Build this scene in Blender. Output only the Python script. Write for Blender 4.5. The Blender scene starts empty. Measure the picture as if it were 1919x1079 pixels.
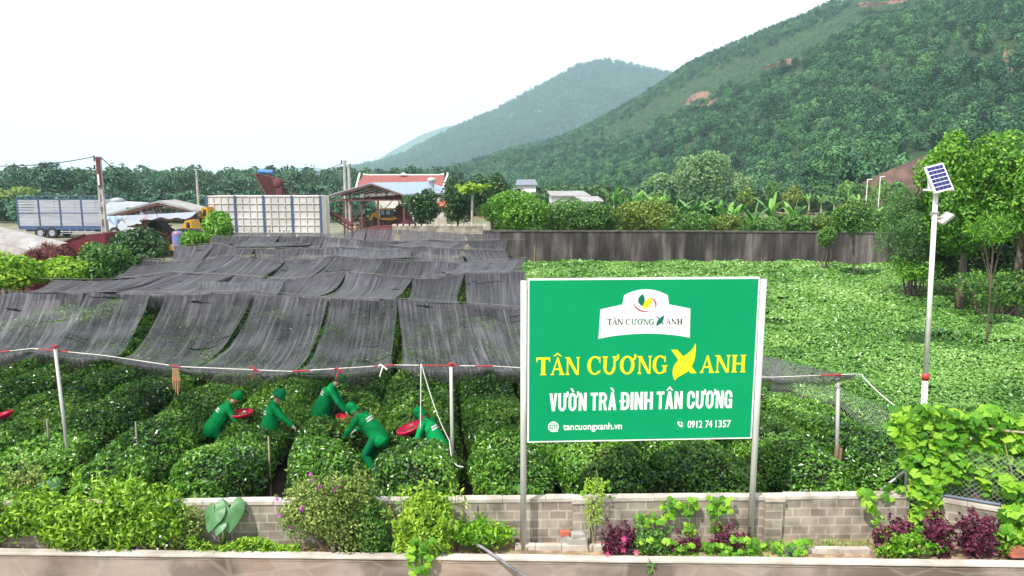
import bpy, math, random
import numpy as np
from mathutils import Vector, Matrix
from mathutils.bvhtree import BVHTree
SC = bpy.context.scene
COL = SC.collection
# ---------------------------------------------------------------- camera
F, HC, PIT = 1350.0, 5.5, math.radians(8.64)
cd = bpy.data.cameras.new('camera'); cam = bpy.data.objects.new('camera', cd); COL.objects.link(cam)
cam.location = (0, 0, HC); cam.rotation_euler = (math.radians(90) - PIT, 0, 0)
cd.sensor_width = 36; cd.lens = 36 * F / 1919; cd.clip_start = .1; cd.clip_end = 20000
SC.camera = cam
# ---------------------------------------------------------------- world, sun, exposure
SUN_EL, SUN_AZ = math.radians(52), math.radians(220)   # azimuth of the sun, clockwise from +Y
w = bpy.data.worlds.new('World'); SC.world = w; w.use_nodes = True
wn = w.node_tree.nodes; wl = w.node_tree.links
bg = wn['Background']
sky = wn.new('ShaderNodeTexSky'); sky.sky_type = 'NISHITA'; sky.sun_disc = False
sky.sun_elevation = SUN_EL; sky.sun_rotation = SUN_AZ; sky.dust_density = 3; sky.air_density = 1
mx = wn.new('ShaderNodeMix'); mx.data_type = 'RGBA'; mx.inputs[0].default_value = .8
wl.new(sky.outputs[0], mx.inputs[6]); mx.inputs[7].default_value = (8.6, 8.75, 8.9, 1)   # thin white cloud cover
wl.new(mx.outputs[2], bg.inputs[0]); bg.inputs[1].default_value = .136
sl = bpy.data.lights.new('sun', 'SUN'); sl.energy = 5.0; sl.angle = math.radians(.6); sl.color = (1, .955, .88)
so = bpy.data.objects.new('sun', sl); COL.objects.link(so)
sd = Vector((math.sin(SUN_AZ) * math.cos(SUN_EL), math.cos(SUN_AZ) * math.cos(SUN_EL), math.sin(SUN_EL)))
so.rotation_euler = (-sd).to_track_quat('-Z', 'Y').to_euler(); so.location = (0, 0, 50)
SC.view_settings.view_transform = 'Standard'; SC.view_settings.look = 'None'
SC.view_settings.exposure = .42; SC.view_settings.gamma = 1
SC.cycles.max_bounces = 6; SC.cycles.transparent_max_bounces = 12; SC.cycles.volume_bounces = 2
SC.cycles.diffuse_bounces = 3; SC.cycles.glossy_bounces = 2
# ---------------------------------------------------------------- coordinates
CP, SP = math.cos(PIT), math.sin(PIT)
def ray(px, py):
    x = (px - 959.5) / F; v = (539.5 - py) / F
    return Vector((x, CP + v * SP, -SP + v * CP))
def P(px, py, Y):
    d = ray(px, py); t = Y / d.y
    return Vector((d.x * t, Y, HC + d.z * t))
def G(px, py, z=0):
    d = ray(px, py); t = (z - HC) / d.z
    return Vector((d.x * t, d.y * t, z))
def pix(X, Y, Z):
    dz = Z - HC
    dep = Y * CP - dz * SP; v = Y * SP + dz * CP
    return 959.5 + F * X / dep, 539.5 - F * v / dep
def ppm(Y, z=2): return F / (Y * CP - (z - HC) * SP)
# ---------------------------------------------------------------- materials
def inp(n, k, v):
    if k in n.inputs: n.inputs[k].default_value = v
def newmat(name):
    m = bpy.data.materials.new(name); m.use_nodes = True
    return m, m.node_tree.nodes, m.node_tree.links, m.node_tree.nodes['Principled BSDF']
def ramp(nd, stops):
    r = nd.new('ShaderNodeValToRGB'); e = r.color_ramp.elements
    while len(e) < len(stops): e.new(.5)
    for i, (p, c) in enumerate(stops):
        e[i].position = p; e[i].color = (c[0], c[1], c[2], 1)
    return r
def mat(name, c, rough=.7, c2=None, scale=3, stretch=(1, 1, 1), bump=0, metal=0, detail=6, spec=.4, lo=.35, hi=.65, bscale=None):
    m, nd, lk, b = newmat(name)
    inp(b, 'Roughness', rough); inp(b, 'Metallic', metal); inp(b, 'Specular IOR Level', spec)
    if c2 is None: c2 = tuple(x * .72 for x in c)
    tc = nd.new('ShaderNodeTexCoord'); mp = nd.new('ShaderNodeMapping'); mp.inputs['Scale'].default_value = stretch
    lk.new(tc.outputs['Object'], mp.inputs[0])
    n = nd.new('ShaderNodeTexNoise'); n.inputs['Scale'].default_value = scale; n.inputs['Detail'].default_value = detail
    lk.new(mp.outputs[0], n.inputs['Vector'])
    r = ramp(nd, [(lo, c2), (hi, c)]); lk.new(n.outputs['Fac'], r.inputs[0]); lk.new(r.outputs[0], b.inputs['Base Color'])
    if bump:
        n2 = nd.new('ShaderNodeTexNoise'); n2.inputs['Scale'].default_value = bscale or scale * 6; n2.inputs['Detail'].default_value = 5
        lk.new(mp.outputs[0], n2.inputs['Vector'])
        bp = nd.new('ShaderNodeBump'); bp.inputs['Strength'].default_value = bump; bp.inputs['Distance'].default_value = .02
        lk.new(n2.outputs['Fac'], bp.inputs['Height']); lk.new(bp.outputs[0], b.inputs['Normal'])
    return m
def leafmat(name, dark, mid, light, rough=.45, trans=.3, spec=.5, nscale=.5):
    m, nd, lk, b = newmat(name)
    at = nd.new('ShaderNodeAttribute'); at.attribute_name = 'rnd'
    tc = nd.new('ShaderNodeTexCoord'); n = nd.new('ShaderNodeTexNoise'); n.inputs['Scale'].default_value = nscale; n.inputs['Detail'].default_value = 3
    lk.new(tc.outputs['Object'], n.inputs['Vector'])
    ma = nd.new('ShaderNodeMath'); ma.operation = 'MULTIPLY_ADD'; lk.new(n.outputs['Fac'], ma.inputs[0]); ma.inputs[1].default_value = .9; ma.inputs[2].default_value = -.45
    ad = nd.new('ShaderNodeMath'); ad.operation = 'ADD'; lk.new(ma.outputs[0], ad.inputs[0]); lk.new(at.outputs['Fac'], ad.inputs[1])
    r = ramp(nd, [(.05, dark), (.5, mid), (.95, light)]); lk.new(ad.outputs[0], r.inputs[0])
    lk.new(r.outputs[0], b.inputs['Base Color']); inp(b, 'Roughness', rough); inp(b, 'Specular IOR Level', spec)
    if trans:
        t = nd.new('ShaderNodeBsdfTranslucent'); lk.new(r.outputs[0], t.inputs[0])
        mxs = nd.new('ShaderNodeMixShader'); mxs.inputs[0].default_value = trans
        lk.new(b.outputs[0], mxs.inputs[1]); lk.new(t.outputs[0], mxs.inputs[2])
        lk.new(mxs.outputs[0], nd['Material Output'].inputs[0])
    return m
# ---------------------------------------------------------------- mesh building
class MB:
    def __init__(s): s.v = []; s.f = []; s.m = []; s.cur = 0
    def add(s, vs, fs):
        o = len(s.v); s.v += [tuple(x) for x in vs]; s.f += [tuple(i + o for i in f) for f in fs]; s.m += [s.cur] * len(fs); return s
    def box(s, c, d, R=None):
        hx, hy, hz = d[0] / 2, d[1] / 2, d[2] / 2
        vs = [Vector((x, y, z)) for z in (-hz, hz) for x, y in ((-hx, -hy), (hx, -hy), (hx, hy), (-hx, hy))]
        if R is not None: vs = [R @ v for v in vs]
        c = Vector(c); vs = [v + c for v in vs]
        return s.add(vs, [(3, 2, 1, 0), (4, 5, 6, 7), (0, 1, 5, 4), (1, 2, 6, 5), (2, 3, 7, 6), (3, 0, 4, 7)])
    def beam(s, a, b, wd, hg, up=(0, 0, 1)):
        a = Vector(a); b = Vector(b); d = b - a; L = d.length; d.normalize()
        x = d.cross(Vector(up))
        if x.length < 1e-4: x = d.cross(Vector((1, 0, 0)))
        x.normalize(); u = x.cross(d)
        R = Matrix((d, x, u)).transposed()
        return s.box((a + b) / 2, (L, wd, hg), R)
    def tube(s, pts, r, n=8, cap=True):
        pts = [Vector(p) for p in pts]; k = len(pts)
        rs = r if isinstance(r, (list, tuple)) else [r] * k
        vs = []; fs = []; ref = None
        for i in range(k):
            d = (pts[min(i + 1, k - 1)] - pts[max(i - 1, 0)]).normalized()
            if ref is None: ref = d.cross(Vector((0, 0, 1))) if abs(d.z) < .9 else d.cross(Vector((1, 0, 0)))
            x = (ref - d * ref.dot(d)).normalized(); ref = x; y = d.cross(x)
            for j in range(n):
                a = 2 * math.pi * j / n; vs.append(pts[i] + (x * math.cos(a) + y * math.sin(a)) * rs[i])
        for i in range(k - 1):
            for j in range(n): fs.append((i * n + j, i * n + (j + 1) % n, (i + 1) * n + (j + 1) % n, (i + 1) * n + j))
        if cap: fs.append(tuple(range(n))[::-1]); fs.append(tuple((k - 1) * n + j for j in range(n)))
        return s.add(vs, fs)
    def lathe(s, prof, c=(0, 0, 0), n=20, M=None):
        vs = []; fs = []
        for r, z in prof:
            for j in range(n):
                a = 2 * math.pi * j / n; vs.append(Vector((r * math.cos(a), r * math.sin(a), z)))
        for i in range(len(prof) - 1):
            for j in range(n): fs.append((i * n + j, i * n + (j + 1) % n, (i + 1) * n + (j + 1) % n, (i + 1) * n + j))
        c = Vector(c)
        if M is not None: vs = [M @ v for v in vs]
        return s.add([v + c for v in vs], fs)
    def ell(s, c, r, M=None, n=12, k=8):
        vs = []; fs = []
        for i in range(k + 1):
            t = math.pi * i / k
            for j in range(n):
                a = 2 * math.pi * j / n
                vs.append(Vector((r[0] * math.sin(t) * math.cos(a), r[1] * math.sin(t) * math.sin(a), -r[2] * math.cos(t))))
        for i in range(k):
            for j in range(n): fs.append((i * n + j, i * n + (j + 1) % n, (i + 1) * n + (j + 1) % n, (i + 1) * n + j))
        if M is not None: vs = [M @ v for v in vs]
        c = Vector(c); return s.add([v + c for v in vs], fs)
    def caps(s, a, b, ra, rb, n=12):
        a = Vector(a); b = Vector(b); d = (b - a).normalized(); pts = []; rs = []
        for t in (90, 60, 30): pts.append(a - d * ra * math.sin(math.radians(t))); rs.append(max(ra * math.cos(math.radians(t)), .001))
        for t in (0, .5, 1): pts.append(a.lerp(b, t)); rs.append(ra + (rb - ra) * t)
        for t in (30, 60, 90): pts.append(b + d * rb * math.sin(math.radians(t))); rs.append(max(rb * math.cos(math.radians(t)), .001))
        return s.tube(pts, rs, n)
    def prism(s, poly, z0, z1, M=None):
        n = len(poly); vs = [Vector((x, y, z0)) for x, y in poly] + [Vector((x, y, z1)) for x, y in poly]
        if M is not None: vs = [M @ v for v in vs]
        return s.add(vs, [tuple(range(n))[::-1], tuple(range(n, 2 * n))] + [(i, (i + 1) % n, n + (i + 1) % n, n + i) for i in range(n)])
    def build(s, name, ms, parent=None, smooth=False, origin=None):
        me = bpy.data.meshes.new(name)
        vs = s.v
        if origin is not None: o = Vector(origin); vs = [tuple(Vector(v) - o) for v in vs]
        me.from_pydata(vs, [], s.f)
        if not isinstance(ms, (list, tuple)): ms = [ms]
        for m in ms: me.materials.append(m)
        if len(ms) > 1: me.polygons.foreach_set('material_index', s.m)
        if smooth: me.polygons.foreach_set('use_smooth', [True] * len(s.f))
        me.update()
        ob = bpy.data.objects.new(name, me); COL.objects.link(ob)
        if origin is not None: ob.location = origin
        if parent: attach(ob, parent)
        return ob
def attach(ob, parent):
    "parts are written in world coordinates; keep them there under their thing"
    ob.parent = parent
    ob.matrix_parent_inverse = wmat(parent).inverted()
def wmat(o):
    m = Matrix.LocRotScale(o.location, o.rotation_euler.to_quaternion() if isinstance(o.rotation_euler, object) else None, o.scale)
    if o.parent: m = wmat(o.parent) @ o.matrix_parent_inverse @ m
    return m
def tag(o, label=None, cat=None, group=None, kind=None):
    if label: o['label'] = label
    if cat: o['category'] = cat
    if group: o['group'] = group
    if kind: o['kind'] = kind
    return o
def empty(name, loc, label, cat, group=None):
    o = bpy.data.objects.new(name, None); COL.objects.link(o); o.location = loc; o.empty_display_size = .2
    return tag(o, label, cat, group)
def fast(name, V, Fc, m, parent=None, rnd=None, smooth=False):
    "V (n,3) array, Fc list of (k,s) int arrays"
    me = bpy.data.meshes.new(name)
    V = np.asarray(V, dtype=np.float32); me.vertices.add(len(V)); me.vertices.foreach_set('co', V.ravel())
    if not isinstance(Fc, list): Fc = [Fc]
    lv = np.concatenate([f.ravel() for f in Fc]).astype(np.int32)
    sz = np.concatenate([np.full(len(f), f.shape[1]) for f in Fc]).astype(np.int32)
    st = np.concatenate([[0], np.cumsum(sz)[:-1]]).astype(np.int32)
    me.loops.add(len(lv)); me.loops.foreach_set('vertex_index', lv)
    me.polygons.add(len(sz)); me.polygons.foreach_set('loop_start', st)
    me.polygons.foreach_set('use_smooth', np.full(len(sz), smooth))
    ms = m if isinstance(m, (list, tuple)) else [m]
    for x in ms: me.materials.append(x)
    if rnd is not None:
        a = me.attributes.new('rnd', 'FLOAT', 'POINT'); a.data.foreach_set('value', np.asarray(rnd, dtype=np.float32))
    me.update(calc_edges=True)
    ob = bpy.data.objects.new(name, me); COL.objects.link(ob)
    if parent: attach(ob, parent)
    return ob
def vn(a): return a / np.maximum(np.linalg.norm(a, axis=1, keepdims=True), 1e-6)
T_LEAF = (np.array([(-.5, 0, 0), (0, -.27, .07), (.5, 0, -.03), (0, .27, .07)]), np.array([(0, 1, 2), (0, 2, 3)]))
T_LONG = (np.array([(-.5, 0, 0), (-.1, -.13, .02), (.5, 0, -.16), (-.1, .13, .02)]), np.array([(0, 1, 2), (0, 2, 3)]))
def lobed(n=5, depth=.2, droop=.12):
    vs = [(0, 0, .05)]; k = n * 4
    for i in range(k):
        a = math.radians(-165 + 330 * i / (k - 1)); r = .5 * (1 - depth * (.5 - .5 * math.cos(i * 2 * math.pi / 4)))
        vs.append((r * math.cos(a), r * math.sin(a), -droop * (1 if i % 4 == 0 else .3)))
    return np.array(vs), np.array([(0, i, i + 1) for i in range(1, k)])
T_MED = (np.array([(-.5, 0, 0), (-.12, -.16, .03), (.18, -.13, .0), (.55, 0, -.16), (.18, .13, .0), (-.12, .16, .03)]), np.array([(0, 1, 5), (1, 2, 5), (2, 4, 5), (2, 3, 4)]))
T_LOBE = lobed()
def scat_arr(tpl, C, N, S, rng, jit=.5, T=None):
    tv, tf = tpl; n = len(C)
    N = vn(N + rng.normal(0, jit, (n, 3)))
    T = rng.normal(0, 1, (n, 3)) if T is None else T + rng.normal(0, .25, (n, 3))
    T = vn(T - N * (T * N).sum(1, keepdims=True)); B = np.cross(N, T)
    S = np.broadcast_to(S, (n,)).reshape(n, 1, 1)
    V = C[:, None, :] + S * (tv[None, :, 0:1] * T[:, None] + tv[None, :, 1:2] * B[:, None] + tv[None, :, 2:3] * N[:, None])
    Fc = tf[None] + (np.arange(n) * len(tv))[:, None, None]
    return V.reshape(-1, 3), Fc.reshape(-1, tf.shape[1])
def scatter(name, tpl, C, N, S, m, rng, parent=None, jit=.5, T=None, base=0., amp=1.):
    V, Fc = scat_arr(tpl, C, N, S, rng, jit, T)
    rn = np.repeat(np.clip(base + amp * rng.random(len(C)), 0, 1), len(tpl[0]))
    return fast(name, V, Fc, m, parent, rn)
def shell(rng, blobs, n, inner=.55, up=.25):
    "points on the surfaces of a set of blobs [(c, r3)], n in all"
    A = np.array([b[1][0] * b[1][2] for b in blobs]); k = rng.choice(len(blobs), n, p=A / A.sum())
    c = np.array([b[0] for b in blobs])[k]; r = np.array([b[1] for b in blobs])[k]
    d = rng.normal(0, 1, (n, 3)); d[:, 2] += up; d = vn(d)
    q = (inner + (1.06 - inner) * rng.random(n) ** .45)[:, None]
    return c + d * r * q, vn(d / r)
def crown_blobs(rng, c, R, k, lo=.32, hi=.5):
    bl = [(np.array(c), np.array(R) * (.62 if k < 20 else .5))]
    for _ in range(k):
        d = rng.normal(0, 1, 3); d /= np.linalg.norm(d); s = rng.uniform(lo, hi)
        bl.append((np.array(c) + d * np.array(R) * (1 - s) * rng.uniform(.75, 1.05), np.array(R) * s * rng.uniform(.85, 1.15, 3)))
    return bl
exec_noise = np.random.default_rng(5)
_tab = exec_noise.random((256, 256))
def vnoise(x, y):
    x = np.asarray(x, float); y = np.asarray(y, float)
    xi = np.floor(x).astype(int); yi = np.floor(y).astype(int); fx = x - xi; fy = y - yi
    fx = fx * fx * (3 - 2 * fx); fy = fy * fy * (3 - 2 * fy)
    g = lambda a, b: _tab[a % 256, b % 256]
    return (g(xi, yi) * (1 - fx) + g(xi + 1, yi) * fx) * (1 - fy) + (g(xi, yi + 1) * (1 - fx) + g(xi + 1, yi + 1) * fx) * fy
def fbm(x, y, o=4): return sum(vnoise(x * 2 ** i + 17 * i, y * 2 ** i + 31 * i) * .5 ** (i + 1) for i in range(o)) / (1 - .5 ** o)
# ---------------------------------------------------------------- palette
M = {}
M['white'] = mat('white paint', (.78, .77, .75), .5, (.66, .65, .62), 8)
M['galv'] = mat('galvanised steel', (.5, .49, .48), .42, (.36, .35, .34), 5, (1, 1, .3), metal=.25)
M['red'] = mat('red paint', (.42, .03, .03), .5)
M['dark'] = mat('dark steel', (.04, .04, .045), .6)
M['rust'] = mat('rusty red steel', (.12, .03, .032), .8, (.09, .025, .02), 5)
M['rubber'] = mat('rubber', (.03, .03, .03), .85)
M['bark'] = mat('bark', (.16, .12, .09), .9, (.07, .05, .04), 6, (1, 1, .3), bump=.5)
M['palebark'] = mat('pale bark', (.42, .38, .32), .85, (.25, .22, .18), 6, (1, 1, .5), bump=.4)
M['bamboo'] = mat('bamboo', (.5, .42, .28), .6, (.3, .24, .15), 5)
M['concrete'] = mat('concrete', (.42, .4, .38), .85, (.28, .26, .24), 2, bump=.3)
M['tarp'] = mat('blue tarp', (.05, .2, .5), .5)
M['soil'] = mat('garden soil', (.1, .065, .045), .95, (.045, .03, .022), 4, bump=.8)
M['drysoil'] = mat('dry soil', (.42, .3, .2), .95, (.2, .13, .09), 5, bump=.9, bscale=40)
M['tea'] = leafmat('tea leaf', (.014, .06, .006), (.12, .33, .02), (.38, .6, .09), .3, .3, .9, .45)
M['teafar'] = leafmat('field tea leaf', (.055, .17, .025), (.16, .36, .055), (.36, .57, .17), .34, .33, .6, .25)
M['htree'] = leafmat('haze tinted leaf', (.012, .045, .03), (.04, .12, .065), (.12, .23, .12), .55, .15, .3, .3)  # distance haze put into the leaf colour as a bluer green
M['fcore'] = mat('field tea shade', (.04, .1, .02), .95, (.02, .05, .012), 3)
M['core'] = mat('tea gap shade', (.02, .03, .012), .95, (.01, .014, .007), 6)  # near-black inner shell; shade in the leaf gaps is put into its colour
M['bush'] = leafmat('bright shrub leaf', (.05, .15, .008), (.2, .4, .02), (.42, .62, .06), .45, .38, .4, 1.2)
M['lime'] = leafmat('lime shrub leaf', (.12, .26, .015), (.26, .45, .03), (.45, .62, .07), .45, .38, .4, 1.5)
M['grey'] = leafmat('grey green shrub leaf', (.07, .13, .025), (.2, .3, .06), (.42, .5, .15), .6, .25, .3, 2)
M['pale'] = leafmat('pale tree leaf', (.09, .19, .06), (.18, .32, .1), (.3, .44, .18), .5, .3, .4, .2)
M['vine'] = leafmat('vine leaf', (.06, .2, .01), (.16, .42, .02), (.38, .62, .05), .5, .45, .4, 1.2)
M['purple'] = leafmat('purple leaf', (.035, .006, .015), (.1, .015, .04), (.24, .04, .1), .5, .2, .4, 2)
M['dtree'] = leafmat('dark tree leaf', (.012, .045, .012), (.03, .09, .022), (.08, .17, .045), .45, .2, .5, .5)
M['mtree'] = leafmat('mid tree leaf', (.03, .09, .015), (.07, .19, .025), (.16, .33, .05), .45, .28, .45, .6)
M['mtree2'] = leafmat('feathery tree leaf', (.03, .09, .025), (.09, .22, .05), (.2, .37, .11), .45, .3, .4, .8)
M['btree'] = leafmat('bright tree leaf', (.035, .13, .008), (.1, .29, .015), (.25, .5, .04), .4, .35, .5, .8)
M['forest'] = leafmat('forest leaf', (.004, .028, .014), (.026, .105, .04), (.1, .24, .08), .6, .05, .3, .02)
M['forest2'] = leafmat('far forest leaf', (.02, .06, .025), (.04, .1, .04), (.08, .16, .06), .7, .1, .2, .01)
M['banana'] = leafmat('banana leaf', (.03, .11, .02), (.07, .23, .03), (.2, .42, .07), .35, .3, .5, 1)
M['grass'] = leafmat('grass blade', (.06, .18, .02), (.15, .34, .035), (.28, .5, .07), .5, .35, .4, 1)
# ================================================================ setting: ground and hills
def lerp_pts(pts, x): return np.interp(x, [p[0] for p in pts], [p[1] for p in pts])
def kerbY(x): return 9.6 - .023 * x
def wallY(x): return 10.27 + .022 * x
def ground():
    mb = MB(); S = 3720
    xs = [-3480, -400, -60, -14, 14, 60, 400, 3480]
    rows = [(-200, -.62), (0, -.62), (5, -.62), ('k', -.62), ('k2', 0), (60, 0), (400, 0), (1500, 0), (S, 0)]
    vs = []
    for y, z in rows:
        for x in xs:
            yy = kerbY(max(min(x, 14), -14)) + (.0 if y == 'k' else .03) if isinstance(y, str) else y
            vs.append((x, yy, z))
    n = len(xs); fs = [(i * n + j, i * n + j + 1, (i + 1) * n + j + 1, (i + 1) * n + j) for i in range(len(rows) - 1) for j in range(n - 1)]
    mb.add(vs, fs)
    m = mat('field ground', (.1, .17, .05), .95, (.16, .13, .07), .08, detail=9, bump=.3, bscale=3)
    tag(mb.build('ground', m), kind='structure')
    def sheet(name, pts, z, m):
        q = MB(); q.add([(x, y, z) for x, y in pts], [tuple(range(len(pts)))]); tag(q.build(name, m), kind='structure')
    sheet('garden_soil', [(-40, wallY(-14) + .1), (8.3, wallY(7) + .12), (40, 12), (32, 42.8), (-24, 42.8), (-40, 30)], .004, M['soil'])
    m = mat('yard dirt', (.24, .2, .16), .95, (.1, .13, .06), .5, bump=.4, bscale=4)
    sheet('yard_ground', [(-70, 36), (-17, 36), (-17, 46), (-2, 47), (-2, 92), (-75, 92)], .005, m)
    m = mat('dry stubble', (.36, .27, .18), .95, (.22, .2, .1), .5, bump=.6, bscale=3)
    sheet('harvested_field', [(17, 72), (46, 66), (66, 128), (28, 132)], .008, m)
    # planter soil strip
    q = MB(); q.add([(-14, kerbY(-14), .05), (9, kerbY(9), .05), (9, 10.5, .05), (-14, 10.2, .05)], [(0, 1, 2, 3)])
    tag(q.build('planter_soil', M['drysoil']), kind='structure')
ground()
# hills: heights over (azimuth tangent u, distance Y)
RIDGE1 = [(735, 345), (840, 322), (930, 297), (1000, 275), (1100, 238), (1200, 178), (1290, 112), (1390, 66), (1480, 27), (1560, -10), (1700, -70), (1919, -150), (2300, -260)]
RD1 = [(735, 1150), (840, 1050), (1000, 900), (1200, 760), (1400, 640), (1600, 560), (1919, 480), (2300, 430)]
FD1 = [(735, 500), (900, 330), (1100, 250), (1350, 205), (1500, 150), (1620, 128), (1919, 118), (2300, 110)]
RIDGE2 = [(430, 350), (560, 338), (640, 318), (720, 303), (760, 290), (830, 252), (930, 207), (1000, 168), (1080, 122), (1130, 113), (1170, 121), (1230, 136), (1400, 150), (1600, 160)]
RIDGE3 = [(640, 335), (700, 305), (740, 280), (790, 252), (835, 236), (900, 225), (1000, 240), (1200, 260)]
RIDGE4 = [(300, 345), (420, 338), (500, 318), (545, 312), (600, 313), (650, 322), (760, 340)]
def hz(py, Y): return HC + (math.tan(math.atan((539.5 - py) / F) - PIT)) * Y
def hill_h(px, Y, ridge, RD, FD, amp=1.):
    R = lerp_pts(RD, px); Fo = lerp_pts(FD, px); yr = lerp_pts(ridge, px)
    Hr = HC + np.tan(np.arctan((539.5 - yr) / F) - PIT) * R
    t = (Y - Fo) / (R - Fo)
    h = np.where(t < 1, np.clip(t, -.1, 1) ** 1 * 1.0, np.maximum(1 - (t - 1) * .9, 0))
    u = (px - 959.5) / F; X = u * Y
    nz = (fbm(X / 60., Y / 60.) - .5) * 10 * amp + (fbm(X / 140. + 9, Y / 140.) - .5) * 26 * amp
    return Hr * h - 2 + nz * np.clip(t * 4, 0, 1) * np.clip(abs(1 - t) * 6, .15, 1)
def make_hill(name, ridge, RD, FD, p0, p1, ymax, m, nx=150, ny=110, amp=1., y0=None):
    px = np.linspace(p0, p1, nx)[:, None] * np.ones((1, ny))
    Fo = lerp_pts(FD, px) - 8; R = lerp_pts(RD, px)
    Y = Fo + (R * ymax - Fo) * np.linspace(0, 1, ny)[None]
    Z = hill_h(px, Y, ridge, RD, FD, amp)
    X = (px - 959.5) / F * Y
    V = np.stack([X, Y, Z], -1).reshape(-1, 3)
    i = np.arange(nx - 1)[:, None] * ny + np.arange(ny - 1)[None]
    Fc = np.stack([i, i + ny, i + ny + 1, i + 1], -1).reshape(-1, 4)
    return tag(fast(name, V, Fc, m, smooth=True), kind='structure')
m_slope = mat('hill undergrowth', (.028, .06, .02), .95, (.018, .04, .013), .03, detail=8, bump=.5, bscale=.5)
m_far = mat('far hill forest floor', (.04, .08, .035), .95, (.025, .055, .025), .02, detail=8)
make_hill('hillside', RIDGE1, RD1, FD1, 700, 2500, 1.5, m_slope, 240, 150)
RD2 = [(0, 2100), (1919, 1700)]; FD2 = [(0, 1500), (1919, 1050)]
make_hill('far_hillside', RIDGE2, RD2, FD2, 430, 1700, 1.35, m_far, 130, 70, 1.2)
RD3 = [(0, 3400), (1919, 3400)]; FD3 = [(0, 2600), (1919, 2600)]
make_hill('distant_hill', RIDGE3, RD3, FD3, 640, 1200, 1.2, m_far, 80, 40, .8)
make_hill('distant_low_hill', RIDGE4, RD3, FD3, 300, 760, 1.2, m_far, 60, 30, .4)
# cleared band across the main hill, as a region of the hill (px along the slope, t up the slope)
CLEAR = [(1060, 272), (1180, 207), (1260, 160), (1390, 98), (1480, 62), (1570, 20), (1640, -60), (1800, -60), (1700, 15), (1600, 55), (1530, 92), (1450, 135), (1370, 165), (1300, 197), (1200, 238), (1120, 262)]
CUT = [(1520, 354), (1600, 349), (1665, 320), (1745, 288), (1900, 300), (1900, 375), (1520, 375)]
def inpoly(x, y, poly):
    r = np.zeros(len(x), bool); n = len(poly)
    for i in range(n):
        x1, y1 = poly[i]; x2, y2 = poly[(i + 1) % n]
        c = ((y1 > y) != (y2 > y)) & (x < (x2 - x1) * (y - y1) / (y2 - y1 + 1e-9) + x1); r ^= c
    return r
def crown_variant(rng, n, leaf, tall=1.0):
    bl = crown_blobs(rng, (0, 0, 0), (1, 1, tall), 5, .35, .5)
    C, N = shell(rng, bl, n, .75, .5)
    return scat_arr(T_LEAF, C, N, leaf * (.75 + .5 * rng.random(n)), rng, .3) + (np.repeat(rng.random(n), 4),)
def forest(name, label, pts, size, m, rng, n=90, leaf=1., nv=5):
    vars_ = [crown_variant(rng, n, .38 * leaf, rng.uniform(.9, 1.3)) for _ in range(nv)]
    Vs = []; Fs = []; Rs = []; off = 0; k = rng.integers(0, nv, len(pts))
    for v in range(nv):
        p = pts[k == v]; s = size[k == v]
        if not len(p): continue
        V, Fc, rn = vars_[v]; a = rng.random(len(p)) * 6.28
        ca, sa = np.cos(a)[:, None], np.sin(a)[:, None]
        x = V[None, :, 0] * ca - V[None, :, 1] * sa; y = V[None, :, 0] * sa + V[None, :, 1] * ca
        z = np.broadcast_to(V[None, :, 2], x.shape)
        W = np.stack([x, y, z], -1) * s[:, None, None] + p[:, None, :]
        Vs.append(W.reshape(-1, 3)); Fs.append((Fc[None] + (np.arange(len(p)) * len(V))[:, None, None]).reshape(-1, 3) + off)
        Rs.append((np.clip(rng.normal(.5, .3, len(p)), 0, 1)[:, None] * .75 + rn[None] * .25).ravel()); off += len(p) * len(V)
    ob = fast(name, np.concatenate(Vs), np.concatenate(Fs), m, None, np.concatenate(Rs))
    return tag(ob, label, 'forest', kind='stuff')
rng = np.random.default_rng(11)
def hill_pts(N, ridge, RD, FD, p0, p1, amp=1., tmax=1.06, tmin=.0):
    # uniform over ground area
    px = rng.uniform(p0, p1, N * 3); R = lerp_pts(RD, px); Fo = lerp_pts(FD, px)
    Y = np.sqrt(rng.uniform((Fo * .98) ** 2, (R * tmax) ** 2)); w_ = (R * tmax) ** 2 - (Fo) ** 2
    k = rng.random(N * 3) < w_ / w_.max() * 1.0
    px, Y = px[k][:N], Y[k][:N]
    Z = hill_h(px, Y, ridge, RD, FD, amp); return px, Y, np.stack([(px - 959.5) / F * Y, Y, Z], 1)
px, Y, pts = hill_pts(23000, RIDGE1, RD1, FD1, 720, 2050)
sx, sy = pix(pts[:, 0], pts[:, 1], pts[:, 2])
jx = sx + rng.normal(0, 6, len(sx)); jy = sy - 9 + rng.normal(0, 4, len(sx))
keep = ~inpoly(jx, jy, CLEAR) & ~inpoly(sx, sy + 3, CUT) & (sx < 2000) & (sy > -80)
pts, sx, sy = pts[keep], sx[keep], sy[keep]
size = rng.uniform(1.5, 3.0, len(pts)) * (1 - .0003 * (pts[:, 1] - 200))
pts[:, 2] += size * 1.1
nr = pts[:, 1] < 400
forest('hill_forest', 'dense green forest covering the lower slope of the near hill', pts[nr], size[nr], M['forest'], rng, 210, .7, 8)
forest('hill_forest', 'finer looking forest covering the high slope and ridge of the near hill', pts[~nr], size[~nr], M['forest'], rng, 110, 1.)
print('forest', len(pts))
# low scrub in the clearing
px, Y, pts = hill_pts(26000, RIDGE1, RD1, FD1, 1050, 1900)
sx, sy = pix(pts[:, 0], pts[:, 1], pts[:, 2]); k = inpoly(sx, sy, CLEAR); pts = pts[k]; size = rng.uniform(.6, 1.5, len(pts)); pts[:, 2] += .3
M['scrub'] = leafmat('young scrub leaf', (.03, .09, .04), (.065, .155, .06), (.13, .24, .09), .7, .2, .2, .03)
o = forest('hill_scrub', 'low pale green scrub on the cleared strip running up the hill', pts, size, M['scrub'], rng, 26); o['category'] = 'scrub'
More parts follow.
